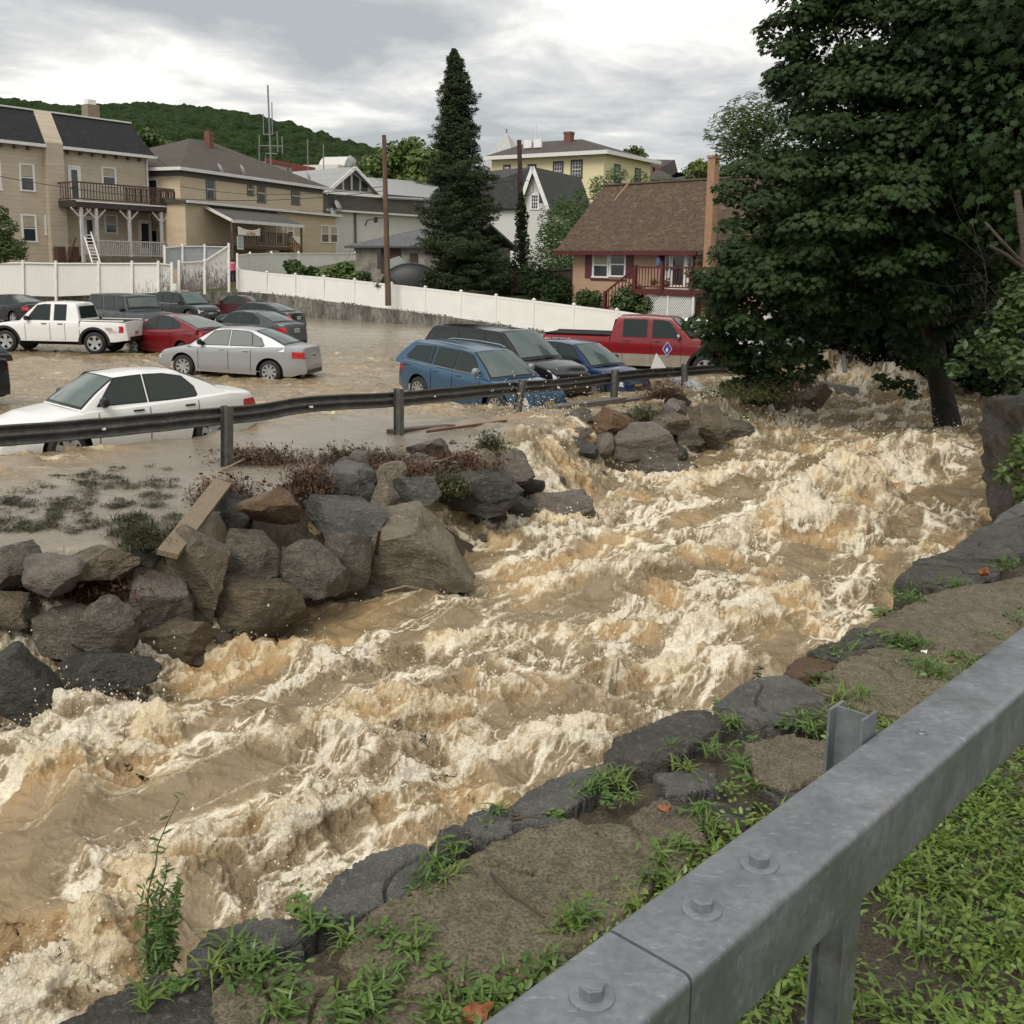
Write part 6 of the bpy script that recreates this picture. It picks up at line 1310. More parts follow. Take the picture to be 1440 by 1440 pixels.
# ---- grey shed by the spruce
hF = house('grey_shed', 'weathered grey concrete shed with rusty red door under a low slate roof', P(500,382,71), P(640,392,66), 'shed'); W = hF.W; ze = hF.uz(505,345)[1]
m = MB(); m.box(0,0,-2,W,6,ze); part(hF, 'wall', m, mat('stained_render', (.30,.28,.24), .8, .55, 1.3, c2=(.11,.10,.085)))
m = MB(); zr_ = hF.uz(590,312)[1]; m.add([(-.6,-.5,ze-.05),(W+.4,-.5,ze-.05),(W+.4,3.2,zr_),(W*.55,3.2,zr_),(-.6,6.5,ze-.05),(W+.4,6.5,ze-.05)], [(0,1,2,3),(0,3,4),(3,2,5,4)]); o = part(hF, 'roof', m, shingle('roof_slate', (.11,.115,.12), (.15,.155,.16), (.08,.085,.09))); sol = o.modifiers.new('t','SOLIDIFY'); sol.thickness = .14
u0, z1 = hF.uz(536,345); u1, z0 = hF.uz(564,385); m = MB(); m.box(u0,-.04,z0,u1,-.003,z1); part(hF, 'door', m, mat('rust_door', (.07,.03,.025), .7, .5, 3)); u0, z1 = hF.uz(577,356); u1, z0 = hF.uz(588,378); m = MB(); m.box(u0,-.04,z0,u1,-.003,z1); part(hF, 'side_door', m, mat('brown_door', (.06,.04,.03), .7, .4)); m = MB(); u0, z1 = hF.uz(537,350); u1, _ = hF.uz(541,380); m.box(u0-.4,-.05,z0,u0-.05,-.003,z1); part(hF, 'window', m, M_win)
# ---- white gabled house behind the ivy pole
hG = house('white_gable_house', 'white clapboard house with steep dark roof behind the ivy covered pole', P(640,392,82), P(790,392,78)); W = hG.W; ze = hG.uz(700,292)[1]; gx0 = hG.uz(733,292)[0]; gx1 = hG.uz(770,280)[0]; zg = hG.uz(753,237)[1]
m = MB(); m.box(0,0,-3,gx1,9,ze); m.prism([(gx0,0,ze),(gx1,0,ze),((gx0+gx1)/2,0,zg)], (0,9,0)); part(hG, 'wall', m, S_w)
m = MB(); m.add([(-3,-.4,ze-.1),(gx0,-.4,ze-.1),((gx0+gx1)/2,-.4,zg+.1),(-3,4.0,zg+.1),((gx0+gx1)/2,9,zg+.1),(gx1+.3,-.4,ze-.4),(gx1+.3,9,ze-.4),(-3,8,ze)], [(0,1,2,3),(2,5,6,4),(3,2,4,7)]); o = part(hG, 'roof', m, shingle('roof_charcoal', (.06,.06,.063), (.08,.08,.083), (.04,.04,.043))); sol = o.modifiers.new('t','SOLIDIFY'); sol.thickness = .12
m = MB(); m.beam((gx0-.1,-.45,ze-.2),((gx0+gx1)/2,-.45,zg+.05),.08,.28); m.beam(((gx0+gx1)/2,-.45,zg+.05),(gx1+.3,-.45,ze-.3),.08,.28); part(hG, 'barge_board', m, M_wtrim)
for r in ((746,273,758,295),(713,354,724,362)): window(hG, *r, cross=True, blind=0)
m = MB(); q = hG.uz(758,272); q2 = hG.uz(764,285); m.box(q[0],-.05,q2[1],q2[0],-.003,q[1]); part(hG, 'window', m, M_win)
# ---- yellow house
S_yel = siding('siding_yellow', (.74,.65,.40), .26, .15, .4, c_dirt=(.45,.36,.18))
hH = house('yellow_house', 'large yellow clapboard house with dark hip roof and tall brick chimney', P(690,330,104), P(846,330,97)); W = hH.W; ze = hH.uz(830,214)[1]; D = 9.5
m = MB(); m.box(0,0,-6,W,D,ze); part(hH, 'wall', m, S_yel); part(hH, 'roof', hip_roof(W, D, ze, hH.uz(780,198,-4.7)[1]-ze, .7, (hH.uz(742,200,-4.7)[0], hH.uz(818,200,-4.7)[0])), shingle('roof_umber', (.075,.06,.055), (.095,.078,.07), (.05,.045,.04), .25, .6)); m = MB(); m.box(-.75,-.82,ze-.3,W+.75,-.70,ze+.05); m.box(W+.70,-.7,ze-.3,W+.82,D+.7,ze+.05); part(hH, 'gutter', m, M_gutter)
for r in ((778,227,792,254),(803,225,819,251),(742,231,754,240),(708,232,718,240)): window(hH, *r, trim=mat('trim_black', (.03,.03,.035), .5, .1), tw=.16, cross=True, blind=0)
for a in (2.0, 6.2): win_at(hH.root, a, a+1.2, ze-2.6, ze-.9, W, MATS['trim_black'], .16, 0, True, 2, 'y')
cu, cz = hH.uz(796,186,-4); m = MB(); m.box(cu,3.6,ze+.5,cu+.75,4.3,cz); m.box(cu-.04,3.56,cz-.25,cu+.79,4.34,cz); part(hH, 'chimney', m, M_brick)
m = MB(); m.tube([(cu-3.5,4,ze+1),(cu-3.5,4,ze+3.4)], .06, 6); part(hH, 'vent_pipe', m, M_gutter)
for px in (742,756): uu, zz = hH.uz(px,215,-1.5); m = MB(); m.box(uu-.5,1.5,ze+.9,uu+.4,1.7,ze+1.7); part(hH, 'skylight', m, M_wtrim)
# ---- church spire
stp = P(712,209,135); m = MB(); m.lathe([(3.6,-2),(2.7,0),(.10,3.1)], 4, (0,0,0), 'z'); sp = m.build('church_spire', mat('spire_grey', (.42,.42,.41), .6, .2)); sp.location = stp-Vector((0,0,1.2)); sp.rotation_euler = (0,0,rad(20)); tag(sp, 'pale pyramid church spire peeking over the yellow house roof', 'spire'); m = MB(); m.tube([(0,0,3.0),(0,0,3.6)], .08, 6); m.build('finial', M_btrim, sp)
# ---- brown house on the right
S_br = siding('siding_salmon', (.46,.30,.20), .24, .2, .6, c_dirt=(.27,.15,.09)); M_mar = mat('maroon_trim', (.10,.018,.018), .5, .25, 5)
hI = house('brown_house', 'salmon brown house with big shingle roof, tall side chimney and dark red porch railing', P(804,438,57.5), P(1075,438,48.5)); W = hI.W; ze = hI.uz(850,352)[1]; zr_ = hI.uz(848,262)[1]*1.2
m = MB(); m.box(0,0,-2,W,9,ze); m.prism([(0,0,ze),(0,9,ze),(0,4.5,ze+4.0)], (.05,0,0)); part(hI, 'wall', m, S_br)
M_sh = shingle('roof_autumn', (.085,.054,.031), (.15,.10,.06), (.045,.028,.018), .22, .42, 1.5)
L0 = hI.uz(791,351)[0]; zrdg = hI.uz(852,261,-4.5)[1]; ul = hI.uz(850,262,-4.5)[0]
m = MB(); m.add([(L0,-.55,ze-.02),(W+1,-.55,ze-.02),(W+1,4.5,zrdg),(ul,4.5,zrdg),(W+1,9.5,ze),(L0,9.5,ze),(L0,-.55,ze-.22),(W+1,-.55,ze-.22)], [(0,1,2,3),(3,2,4,5),(0,3,5),(0,6,7,1)]); part(hI, 'roof', m, M_sh)
m = MB(); m.box(L0,-.66,ze-.26,hI.uz(990,348)[0],-.552,ze-.05); part(hI, 'eave_board', m, M_mar); m = MB(); m.beam((ul,4.5,zrdg+.03),(W+1,4.5,zrdg+.03),.25,.08); part(hI, 'ridge_cap', m, M_btrim)
for r in ((834,355,856,391),(858,354,880,390)): window(hI, *r, blind=.5 if r[0] < 850 else .0)
for px0, px1 in ((824,833),(881.5,890)): u0, z1 = hI.uz(px0,356); u1, z0 = hI.uz(px1,391); m = MB(); m.box(u0,-.05,z0,u1,-.003,z1); part(hI, 'shutter', m, mat('shutter_plum', (.13,.03,.04), .5, .3, 5))
u0, z1 = hI.uz(832,352); u1, z0 = hI.uz(882,393); m = MB(); m.box(u0,-.03,z1,u1,-.003,z1+.1); m.box(u0,-.03,z0-.1,u1,-.003,z0); part(hI, 'window_band', m, M_mar)
u0, z1 = hI.uz(936,353); u1, z0 = hI.uz(973,407); m = MB(); m.box(u0-.13,-.08,z0,u0,-.003,z1+.13); m.box(u1,-.08,z0,u1+.13,-.003,z1+.13); m.box(u0,-.08,z1,u1,-.003,z1+.13); fr_ = part(hI, 'door_surround', m, M_mar); door(hI, 945,356,963,407, full=.88); m = MB(); m.box(u0,-.03,z0,u0+.35,-.004,z1); m.box(u1-.35,-.03,z0,u1,-.004,z1); sl_ = part(hI, 'sidelight', m, M_wtrim); m = MB(); m.box(u0+.08,-.04,z0+.9,u0+.27,-.031,z1-.2); m.box(u1-.27,-.04,z0+.9,u1-.08,-.031,z1-.2); m.build('sidelight_glass', M_win, sl_)
u0 = hI.uz(992,300,1.06)[0]; zc_ = hI.uz(1000,222,1.06)[1]; m = MB(); m.box(u0,-1.06,-2,u0+.40,-.68,zc_); m.box(u0-.04,-1.10,zc_,u0+.44,-.64,zc_+.12); m.box(u0+.02,-.68,-2,u0+.38,-.01,ze-.3); part(hI, 'chimney', m, mat('salmon_brick', (.36,.215,.13), .75, .25, 5, bump=.4))
pz = hI.uz(940,407,1.8)[1]; pu0 = hI.uz(893,408,1.8)[0]; pu1 = hI.uz(1010,408,1.8)[0]
m = MB(); m.box(pu0,-1.8,pz-.28,pu1,-.004,pz-.02); part(hI, 'porch_floor', m, M_mar); m = MB(); railing(m, (pu0,-1.75,pz),(pu1,-1.75,pz),1.05,26,.035,.08); railing(m, (pu0-2.0,-1.75,pz-1.3),(pu0,-1.75,pz),1.05,9,.035,.08); part(hI, 'porch_railing', m, M_mar)
for px in (893,931,972): uu = hI.uz(px,400,1.75)[0]; m = MB(); m.beam((uu,-1.75,pz-.2),(uu,-1.75,pz+1.15),.16,.16); part(hI, 'railing_post', m, M_mar)
m = MB(); uu = hI.uz(851,420,1.75)[0]; m.beam((uu,-1.75,-1),(uu,-1.75,pz-.2),.16,.16); part(hI, 'railing_post', m, M_mar)
u0 = hI.uz(904,425,1.8)[0]; u1 = hI.uz(974,425,1.8)[0]; m = MB(); hgt = pz-.3+1.0; w_ = u1-u0
for k in range(-8, int(w_/.13)+2):
    for sg in (1, -1):
        a = (u0+k*.13, pz-.3) if sg > 0 else (u0+k*.13+hgt, pz-.3); b = (u0+k*.13+hgt, pz-.3-hgt) if sg > 0 else (u0+k*.13, pz-.3-hgt)
        def clipx(a, b):
            t0, t1 = 0, 1; dx = b[0]-a[0]
            ta, tb = sorted(((u0-a[0])/dx, (u1-a[0])/dx)); return max(0, ta), min(1, tb)
        t0, t1 = clipx(a, b)
        if t1 > t0: m.beam((a[0]+(b[0]-a[0])*t0,-1.7-.006*sg,a[1]+(b[1]-a[1])*t0), (a[0]+(b[0]-a[0])*t1,-1.7-.006*sg,a[1]+(b[1]-a[1])*t1), .01, .035)
part(hI, 'lattice', m, M_wtrim); m = MB(); m.beam((u1,-1.72,-1),(u1,-1.72,pz-.3),.1,.1); m.beam(((u0+u1)/2,-1.72,-1),((u0+u1)/2,-1.72,pz-.3),.08,.08); part(hI, 'lattice_post', m, M_wtrim)
m = MB(); q = hI.uz(838,420); m.box(q[0],-.03,-.3,q[0]+.9,-.003,.35); part(hI, 'cellar_window', m, M_win)
def on(f, px, py, v): u, z = f.uz(px, py, v); return (Matrix.Translation(f.root.location)@Matrix.Rotation(f.rz, 4, 'Z'))@Vector((u, -v, z))
# hanging flag and baskets, pots
def basket(p, s, lab, col=M_weed, seed=0):
    r = np.random.default_rng(seed); m = MB(); m.lathe([(0,-s*.5),(s*.35,-s*.5),(s*.5,0),(s*.48,.0),(0,-.02)], 12, (0,0,0), 'z'); o = m.build('flower_pot', mat('terracotta', (.28,.10,.05), .7, .3), None, True); o.location = p; c = r.normal(size=(120, 3))*s*.45; c[:, 2] = np.abs(c[:, 2]); V, F = leafcloud(c, (.06,.13), r, 1.); npmesh('foliage', V, F, col, parent=o, smooth=False); return tag(o, lab, 'flower pot')
basket(on(hI,968,386,1.75), .32, 'potted green plant on the railing beside the white door of the brown house', seed=1); basket(on(hI,984,372,.4), .3, 'dry hanging plant on the wall right of the white door', deb[0], 2); basket(on(hI,937,400,1.0), .3, 'dark pot with flowers left of the white door on the porch', seed=3); basket(on(hI,919,398,.5), .26, 'small pot on the porch boards under the striped windsock', seed=4)
m = MB(); m.tube([(0,0,0),(0,0,-.35)], [.12,.14], 10); ws = m.build('windsock', mat('sock_blue', (.10,.12,.25), .7, .3), None, True); ws.location = on(hI,926,363,.6); tag(ws, 'small patriotic windsock with pink ribbons hanging left of the white door', 'windsock')
m = MB()
for k in range(5): m.tube([(-.1+.05*k,0,-.35),(-.12+.06*k,.02,-.8),(-.16+.08*k,0,-1.05)], .02, 5)
m.build('ribbon', mat('sock_pink', (.55,.32,.32), .7, .4, 20), ws)
m = MB(); m.lathe([(0,.12),(.16,0),(.05,-.02),(.09,-.10),(.07,-.22),(0,-.25)], 10, (0,0,0), 'z'); o = m.build('wall_lamp', M_trim, None, True); o.location = on(hI,929,360,.2); tag(o, 'black lantern on the brown house wall above the windsock', 'lamp')
# ---- roofs far behind the brown house
for i, (px0, py0, px1, py1, Y, ht, lab, m_) in enumerate([(905,252,950,252,120,2.6,'far dark roof with two brick chimneys between yellow house and brown roof','roof_umber'),(945,252,1010,250,115,1.1,'far low grey metal roof right of the dark chimneyed roof','roof_charcoal')]):
    a, b = P(px0, py0+12, Y), P(px1, py1+12, Y); f = house('far_house', lab, a, b); part(f, 'roof', hip_roof(f.W, 8, f.uz(px0, py0)[1], ht, .4), MATS[m_]); mb = MB(); mb.box(0,0,-5,f.W,8,f.uz(px0,py0)[1]-.05); part(f, 'wall', mb, S_w)
    if i == 0:
        for px in (916,929): uu, zz = f.uz(px, 238); mb = MB(); mb.box(uu-.35,2,zz-3,uu+.45,2.8,zz+.5); part(f, 'chimney', mb, M_brick)
# ---------------------------------------------------------------- fences and the concrete wall
fdir = Vector((FB.x-FA.x, FB.y-FA.y, 0)); FL = fdir.length; fdir.normalize(); frz = math.atan2(fdir.y, fdir.x)
fw = Fac(FA, FB)
t = NT('stained_concrete'); n = t.noise(1.1, 8, .68, t.map((1,1,.35))); n2 = t.noise(6, 6, .7, t.map((1,1,.5))); col = t.mix(t.ramp(n, [(.40, 0.0), (.60, 1.0)]), (.24,.228,.20), (.085,.08,.065)); col = t.mix(t.ramp(n2, [(.48, 0.0), (.64, .85)]), col, (.035,.032,.026)); t.bump(n2, .6, .04); conc = t.done(Base_Color=col, Roughness=.75)
BOT = [(335,410),(380,413),(480,426),(560,436),(650,448),(760,466),(866,474),(1060,474)]; fbz = lambda px: np.interp(px, [p[0] for p in BOT], [p[1] for p in BOT])
rw = empty('retaining_wall', FA, frz, 'long stained concrete retaining wall under the white vinyl fence', 'wall')
m = MB(); top = [(fw.uz(px, fbz(px), .05)) for px in np.linspace(255, 1060, 40)]; rows = [[(u,-.15,-2.0-FA.z*0) for u, z in top],[(u,-.15,z) for u, z in top],[(u,.35,z) for u, z in top],[(u,.35,-2) for u, z in top]]
m.grid(rows); m.build('wall_slab', conc, rw)
r = np.random.default_rng(9); C = []
for px in np.linspace(345, 880, 900): u, z = fw.uz(px+r.uniform(-2,2), fbz(px), .1); C.append((u, r.uniform(-.2,.1), z+abs(r.normal(0,.05)) if mn.noise(Vector((u*.5,3,1))) > -.15 else z-.2))
V, F = leafcloud(np.array(C), (.06,.14), r, 1.); npmesh('moss_fringe', V, F, leaf_mat('moss', (.06,.08,.02), (.09,.08,.035), None, 2), parent=rw, smooth=False)
M_vinyl = mat('vinyl_white', (.80,.79,.75), .4, .08, 1.2)
vf = empty('vinyl_fence', FA, frz, 'long low white vinyl fence stepping down to the right on top of the concrete wall', 'fence')
postpx = [336,376,416,456,499,551,598,648,697,750,806,866,930,992,1050]; topy = lambda px: np.interp(px, [336,376,456,551,648,750,866,990,1050], [379,384,390,400,411,423,437,455,463])
pp = [(fw.uz(px, fbz(px)+1, 0), fw.uz(px, topy(px), 0)) for px in postpx]
for (b0, t0), (b1, t1) in zip(pp[:-1], pp[1:]):
    m = MB(); m.add([(b0[0]+.06,-.02,b0[1]),(b1[0]-.06,-.02,b1[1]),(t1[0]-.06,-.02,t1[1]),(t0[0]+.06,-.02,t0[1])]+[(b0[0]+.06,.02,b0[1]),(b1[0]-.06,.02,b1[1]),(t1[0]-.06,.02,t1[1]),(t0[0]+.06,.02,t0[1])], [(0,1,2,3),(7,6,5,4),(0,4,5,1),(2,6,7,3)])
    p_ = m.build('panel', M_vinyl, vf); m = MB(); m.beam((t0[0]+.06,0,t0[1]-.04),(t1[0]-.06,0,t1[1]-.04),.07,.11); m.beam((b0[0]+.06,0,b0[1]+.08),(b1[0]-.06,0,b1[1]+.08),.07,.14); m.build('rail', M_vinyl, p_)
for (b, t_) in pp: m = MB(); m.box(b[0]-.065,-.065,b[1]-.3,b[0]+.065,.065,t_[1]+.06); m.add([(b[0]-.085,-.085,t_[1]+.061),(b[0]+.085,-.085,t_[1]+.061),(b[0]+.085,.085,t_[1]+.061),(b[0]-.085,.085,t_[1]+.061),(b[0],0,t_[1]+.15)], [(0,1,4),(1,2,4),(2,3,4),(3,0,4),(3,2,1,0)]); m.build('post', M_vinyl, vf)
def board_fence(name, label, pts, h_px, mat_, postm=M_wtrim, boards=.16, th=.03):
    """pts: (px, py_bottom, Y); h_px: top py at each point"""
    a = P(*pts[0]); root = empty(name, a, 0, label, 'fence'); bs = [P(*p)-a for p in pts]; ts = [P(p[0], hy, p[2])-a for p, hy in zip(pts, h_px)]
    for i in range(len(pts)-1):
        m = MB(); m.add([bs[i], bs[i+1], ts[i+1], ts[i]]+[q+Vector((0,th,0)) for q in (bs[i], bs[i+1], ts[i+1], ts[i])], [(0,1,2,3),(7,6,5,4),(0,4,5,1),(2,6,7,3),(1,5,6,2),(0,3,7,4)]); m.build('panel', mat_[i] if isinstance(mat_, list) else mat_, root)
        m = MB(); m.beam(ts[i]-Vector((0,.03,.02)), ts[i+1]-Vector((0,.03,.02)), .10, .08); m.build('top_rail', postm, root)
    for b, t_ in zip(bs, ts): m = MB(); m.beam(b-Vector((0,.04,.3)), t_+Vector((0,-.04,.14)), .13, .13); m.build('post', postm, root)
    return root
def peel(name, thr):
    t = NT(name); sp = t('SeparateXYZ', {0: t.obj()}); fr = t.math('FRACT', t.math('DIVIDE', sp.outputs[0], .17)); n = t.noise(3.2, 8, .75, t.map((6.5,1,.8))); z = t.math('MULTIPLY', sp.outputs[2], .10)
    k = t.ramp(t.math('SUBTRACT', n, z), [(thr-.02, 0.0), (thr+.02, 1.0)]); col = t.mix(k, (.76,.75,.72), t.mix(t.noise(9, 4), (.07,.065,.06), (.20,.18,.165))); col = t.mix(t.ramp(fr, [(0, .8), (.07, 0.0), (1, 0.0)]), col, (.12,.11,.10))
    col = t.mix(t.math('MULTIPLY', t.noise(1.2, 4), .35), col, (.40,.38,.33)); t.done(Base_Color=col, Roughness=.7); t.bump(fr, .3, .02); return t.m
p0, p1, p2 = peel('board_paint_sound', .80), peel('board_paint_worn', .50), peel('board_paint_peeled', .41)
board_fence('board_fence', 'tall white board fence behind the parked cars, its paint peeling at the right end', [(-60,414,62),(33,416,61.5),(79,417,61.5),(139,414.5,61.5),(186,413,61.5),(223,412,61.5),(242,409,61.8)], [370,369,370,370,370,370,372], [p0,p0,p0,p0,p1,p2])
board_fence('weathered_gate', 'sloping weathered board gate with flaking white paint above the wall corner', [(252,408,63),(288,407,64),(322,404,65)], [369,367,345], [p2,p2])
board_fence('grey_side_fence', 'plain pale grey fence panels rising behind the weathered gate', [(232,378,70),(257,378,71),(288,378,72),(322,376,73)], [348,346,346,347], mat('pale_grey_paint', (.42,.43,.44), .6, .15))
board_fence('back_vinyl_fence', 'tall white vinyl fence in the yard behind the green plants', [(334,400,69),(352,398,71),(382,396,74),(420,394,77),(500,390,83)], [359,357,356,356,356], M_vinyl, M_vinyl)
board_fence('dark_wood_fence', 'dark brown wooden fence in the shade beside the ivy pole', [(720,412,62),(760,412,61.5),(806,416,61)], [382,380,378], mat('dark_fence', (.045,.028,.02), .7, .4, 4), MATS['dark_fence'])
m = MB(); a = P(-40,438,60); 
lw = empty('low_wall', P(-90,440,61.9), 0, 'dark low concrete wall under the white board fence', 'wall'); b_ = [P(-90,415,62)-lw.location, P(250,410,62.2)-lw.location, P(262,408,64)-lw.location]; m = MB(); m.add([b_[0],b_[1],b_[0]-Vector((0,0,3)),b_[1]-Vector((0,0,3)),b_[0]+Vector((0,.5,0)),b_[1]+Vector((0,.5,0))], [(0,1,3,2),(0,4,5,1)]); m.build('wall_slab', conc, lw)
m = MB(); q = P(247,408,61.0); m.lathe([(0,0),(.14,0),(.17,.38),(.15,.38),(.13,.05)], 14, (0,0,0), 'z'); o = m.build('bucket', M_wtrim, None, True); o.location = q+Vector((0,0,0)); tag(o, 'white plastic bucket in the gap between board fence and gate', 'bucket')
# ---------------------------------------------------------------- poles, wires, aerial mast
def pole(px, py_b, py_t, Y, r0, r1, px_t, name, lab, m_):
    a = P(px, py_b, Y); b = P(px_t, py_t, Y); m = MB(); n = 10; m.tube([(b-a)*(i/n)+Vector((.02*mn.noise(Vector((i*.7,0,0))),0,0)) for i in range(n+1)], [r0+(r1-r0)*i/n for i in range(n+1)], 12); o = m.build(name, m_, None, True); o.location = a; return tag(o, lab, 'pole'), a, b
t = NT('pole_wood'); n = t.noise(8, 6, .7, t.map((1,1,.12))); t.bump(n, .5, .02); pw = t.done(Base_Color=t.mix(t.ramp(n, [(.4, 0.0), (.6, 1.0)]), (.075,.04,.026), (.14,.085,.058)), Roughness=.75)
p1_, a1, b1_ = pole(546,430,190,56.5,.17,.11,540,'utility_pole','tall brown wooden utility pole rising through the white vinyl fence',pw)
m = MB(); bz = (b1_-a1); q = bz*.53; m.tube([q+Vector((-.1,0,0)), q+Vector((-1.0,-.1,-.2)), q+Vector((-1.1,-.1,-.5))], .05, 6); m.lathe([(0,0),(.12,.05),(.1,.3),(0,.34)], 8, tuple(q+Vector((-.55,-.1,-.35))), 'z'); m.beam(bz*.44, bz*.44+Vector((0,-.0,0))+Vector((.05,0,.4)), .12, .12); m.build('bracket', M_trim, p1_)
p2_, a2, b2_ = pole(736,405,197,63,.20,.13,730,'utility_pole','dark utility pole overgrown with ivy beside the spruce',mat('dark_pole', (.06,.03,.025), .75, .4, 6))
r = np.random.default_rng(21); C = []
for k in range(2600):
    t_ = r.uniform(0, .62)**.9; c = (b2_-a2)*t_; rr = (.25+.55*(1-t_/.62)+.15*mn.noise(Vector((t_*9,1,2))))*r.uniform(.3,1); a_ = r.uniform(0,6.28); C.append((c.x+rr*math.cos(a_), rr*math.sin(a_), c.z))
V, F = leafcloud(np.array(C), (.12,.24), r, 1.1); npmesh('ivy', V, F, leaf_mat('ivy_leaf', (.03,.055,.018), (.05,.08,.025), (.016,.03,.012), 1.2), parent=p2_, smooth=False)
m = MB(); c = (b2_-a2)*.68; m.tube([c+Vector((.5*math.cos(t)+.3, -.2, .45*math.sin(t))) for t in np.linspace(0, 6.28, 14)], .02, 5); m.build('cable_coil', M_trim, p2_)
def wire(a, b, sag, lab, r=.018):
    m = MB(); c = (a+b)/2; pts = [a.lerp(b, t)-Vector((0,0,sag*4*t*(1-t)))-c for t in np.linspace(0, 1, 24)]; m.tube(pts, r, 5); o = m.build('cable', M_trim, None); o.location = c; return tag(o, lab, 'cable')
wire(P(541,262,56.5), P(253,262,76), .5, 'upper sagging cable from the utility pole to the cream house corner'); wire(P(542,268,56.5), P(-40,240,50), .9, 'long cable crossing in front of both tan houses at left'); wire(P(542,240,56.5), P(733,250,63), .6, 'cable between the two utility poles above the spruce'); wire(P(541,255,56.5), P(487,232,97), .1, 'cable from the utility pole to the peak of the white hall'); wire(P(190,195,74), P(300,262,80), .6, 'thin cable running down over the brown hip roof'); wire(P(541,276,56.5), P(420,296,78), .3, 'low cable from the utility pole to the porch roof')
am = P(380,232,118); ant = empty('aerial_mast', am, 0, 'tall thin radio aerial mast with whip antennas above the far roofs', 'aerial'); S_ = 118/1440
def aer(x0, y0, x1, y1, r, nm): m = MB(); m.tube([Vector(((x0-380)*S_,0,(232-y0)*S_)), Vector(((x1-380)*S_,0,(232-y1)*S_))], r, 5); m.build(nm, mat('aerial_grey', (.22,.22,.21), .5, .2, metal=.5), ant)
aer(381,235,379,128,.10,'mast'); aer(365,232,366,193,.07,'whip_antenna'); aer(391,215,390,188,.07,'whip_antenna'); aer(397,217,397,194,.07,'whip_antenna'); aer(372,192,372,165,.06,'whip_antenna'); aer(384,192,384,150,.06,'whip_antenna'); aer(365,207,397,207,.05,'cross_arm'); aer(372,192,385,192,.05,'cross_arm'); aer(374,217,390,217,.05,'cross_arm'); aer(374,219,374,232,.06,'whip_antenna')
for px, py0, py1 in ((433,232,198),(455,230,205)):
    m = MB(); m.tube([(0,0,-1),(0,0,(py0-py1)*126/1440)], .07, 5); o = m.build('whip_aerial', MATS['aerial_grey'], None); o.location = P(px, py0, 126); tag(o, 'taller pale whip aerial on the shop roof' if px < 440 else 'shorter pale whip aerial on the shop roof', 'aerial')
# dark domed trampoline and odds and ends in the yard
m = MB(); rows = []
for i in range(9): t = i/8*math.pi/2; rows.append([(1.9*math.cos(t)*math.cos(a), .7*math.cos(t)*math.sin(a), 1.5*math.sin(t)) for a in np.linspace(0, 6.283, 25)])
m.grid(rows); o = m.build('garden_dome', mat('dome_black', (.018,.018,.02), .5, .2), None, True); o.location = P(579,406,63); tag(o, 'black domed garden cover behind the fence left of the spruce', 'cover'); m = MB(); m.tube([(1.92*math.cos(t),-.1,1.52*math.sin(t)) for t in np.linspace(0, math.pi, 16)], .05, 5); m.build('hoop', MATS['dull_alloy'], o)
m = MB(); m.prism([(-.35,0,0),(.35,0,0),(.55,0,.9),(.2,0,1.3),(-.4,0,1.1)], (0,.08,0)); o = m.build('garden_mirror', mat('pale_glass', (.35,.38,.37), .3, .2)); o.location = P(557,390,64); tag(o, 'pale slanted glass panel between utility pole and dark dome', 'panel')
# person in pink by the gate
def person_small(px, py_feet, Y, H):
    base = P(px, py_feet, Y); me = bpy.data.meshes.new('person'); k = H
    J = [(0,0,.53),(0,0,.64),(0,0,.78),(0,0,.84),(0,0,.93),(.11,0,.80),(.16,-.02,.64),(.14,-.08,.50),(-.11,0,.80),(-.16,-.02,.64),(-.12,-.10,.54),(.06,0,.50),(.065,-.01,.27),(.065,.01,.03),(.065,-.06,.015),(-.06,0,.50),(-.065,-.01,.27),(-.065,.01,.03),(-.065,-.06,.015)]
    E = [(0,1),(1,2),(2,3),(3,4),(2,5),(5,6),(6,7),(2,8),(8,9),(9,10),(0,11),(11,12),(12,13),(13,14),(0,15),(15,16),(16,17),(17,18)]
    R = [.085,.08,.085,.035,.062,.04,.028,.02,.04,.028,.02,.06,.042,.03,.02,.06,.042,.03,.02]
    me.from_pydata([(a*k,b*k,c*k) for a,b,c in J], E, []); o = bpy.data.objects.new('person', me); COL.objects.link(o); sk = o.modifiers.new('s','SKIN'); sk.use_smooth_shade = True
    for v, rr in zip(me.skin_vertices[0].data, R): v.radius = (rr*k, rr*k)
    me.skin_vertices[0].data[0].use_root = True; o.modifiers.new('b','SUBSURF').levels = 1; me.materials.append(mat('skin', (.42,.24,.17), .6, .15)); o.location = base
    m = MB(); m.lathe([(.10*k,.50*k),(.105*k,.58*k),(.10*k,.7*k),(.115*k,.79*k),(.05*k,.84*k)], 16, (0,0,0), 'z'); m.v = [(a*1.25,b*1.05,c) for a,b,c in m.v]; m.build('pink_top', mat('pink_cloth', (.75,.13,.28), .8, .2, 9), o, True); m = MB(); m.lathe([(0,.985*k),(.045*k,.97*k),(.062*k,.93*k),(.055*k,.88*k)], 14, (0,.01*k,0), 'z'); m.build('hair', mat('hair_dark', (.03,.02,.015), .7, .2), o, True)
    m = MB()
    for sx in (.065, -.065): m.tube([Vector((sx*k,0,.5*k)), Vector((sx*k,-.01*k,.27*k)), Vector((sx*k,.01*k,.06*k))], [.066*k,.05*k,.04*k], 10)
    m.build('trousers', mat('navy_cloth', (.02,.025,.05), .8, .2), o, True)
    return tag(o, 'person in a bright pink top standing in the gap beside the weathered gate', 'person')
person_small(327,398,66.2,1.55)
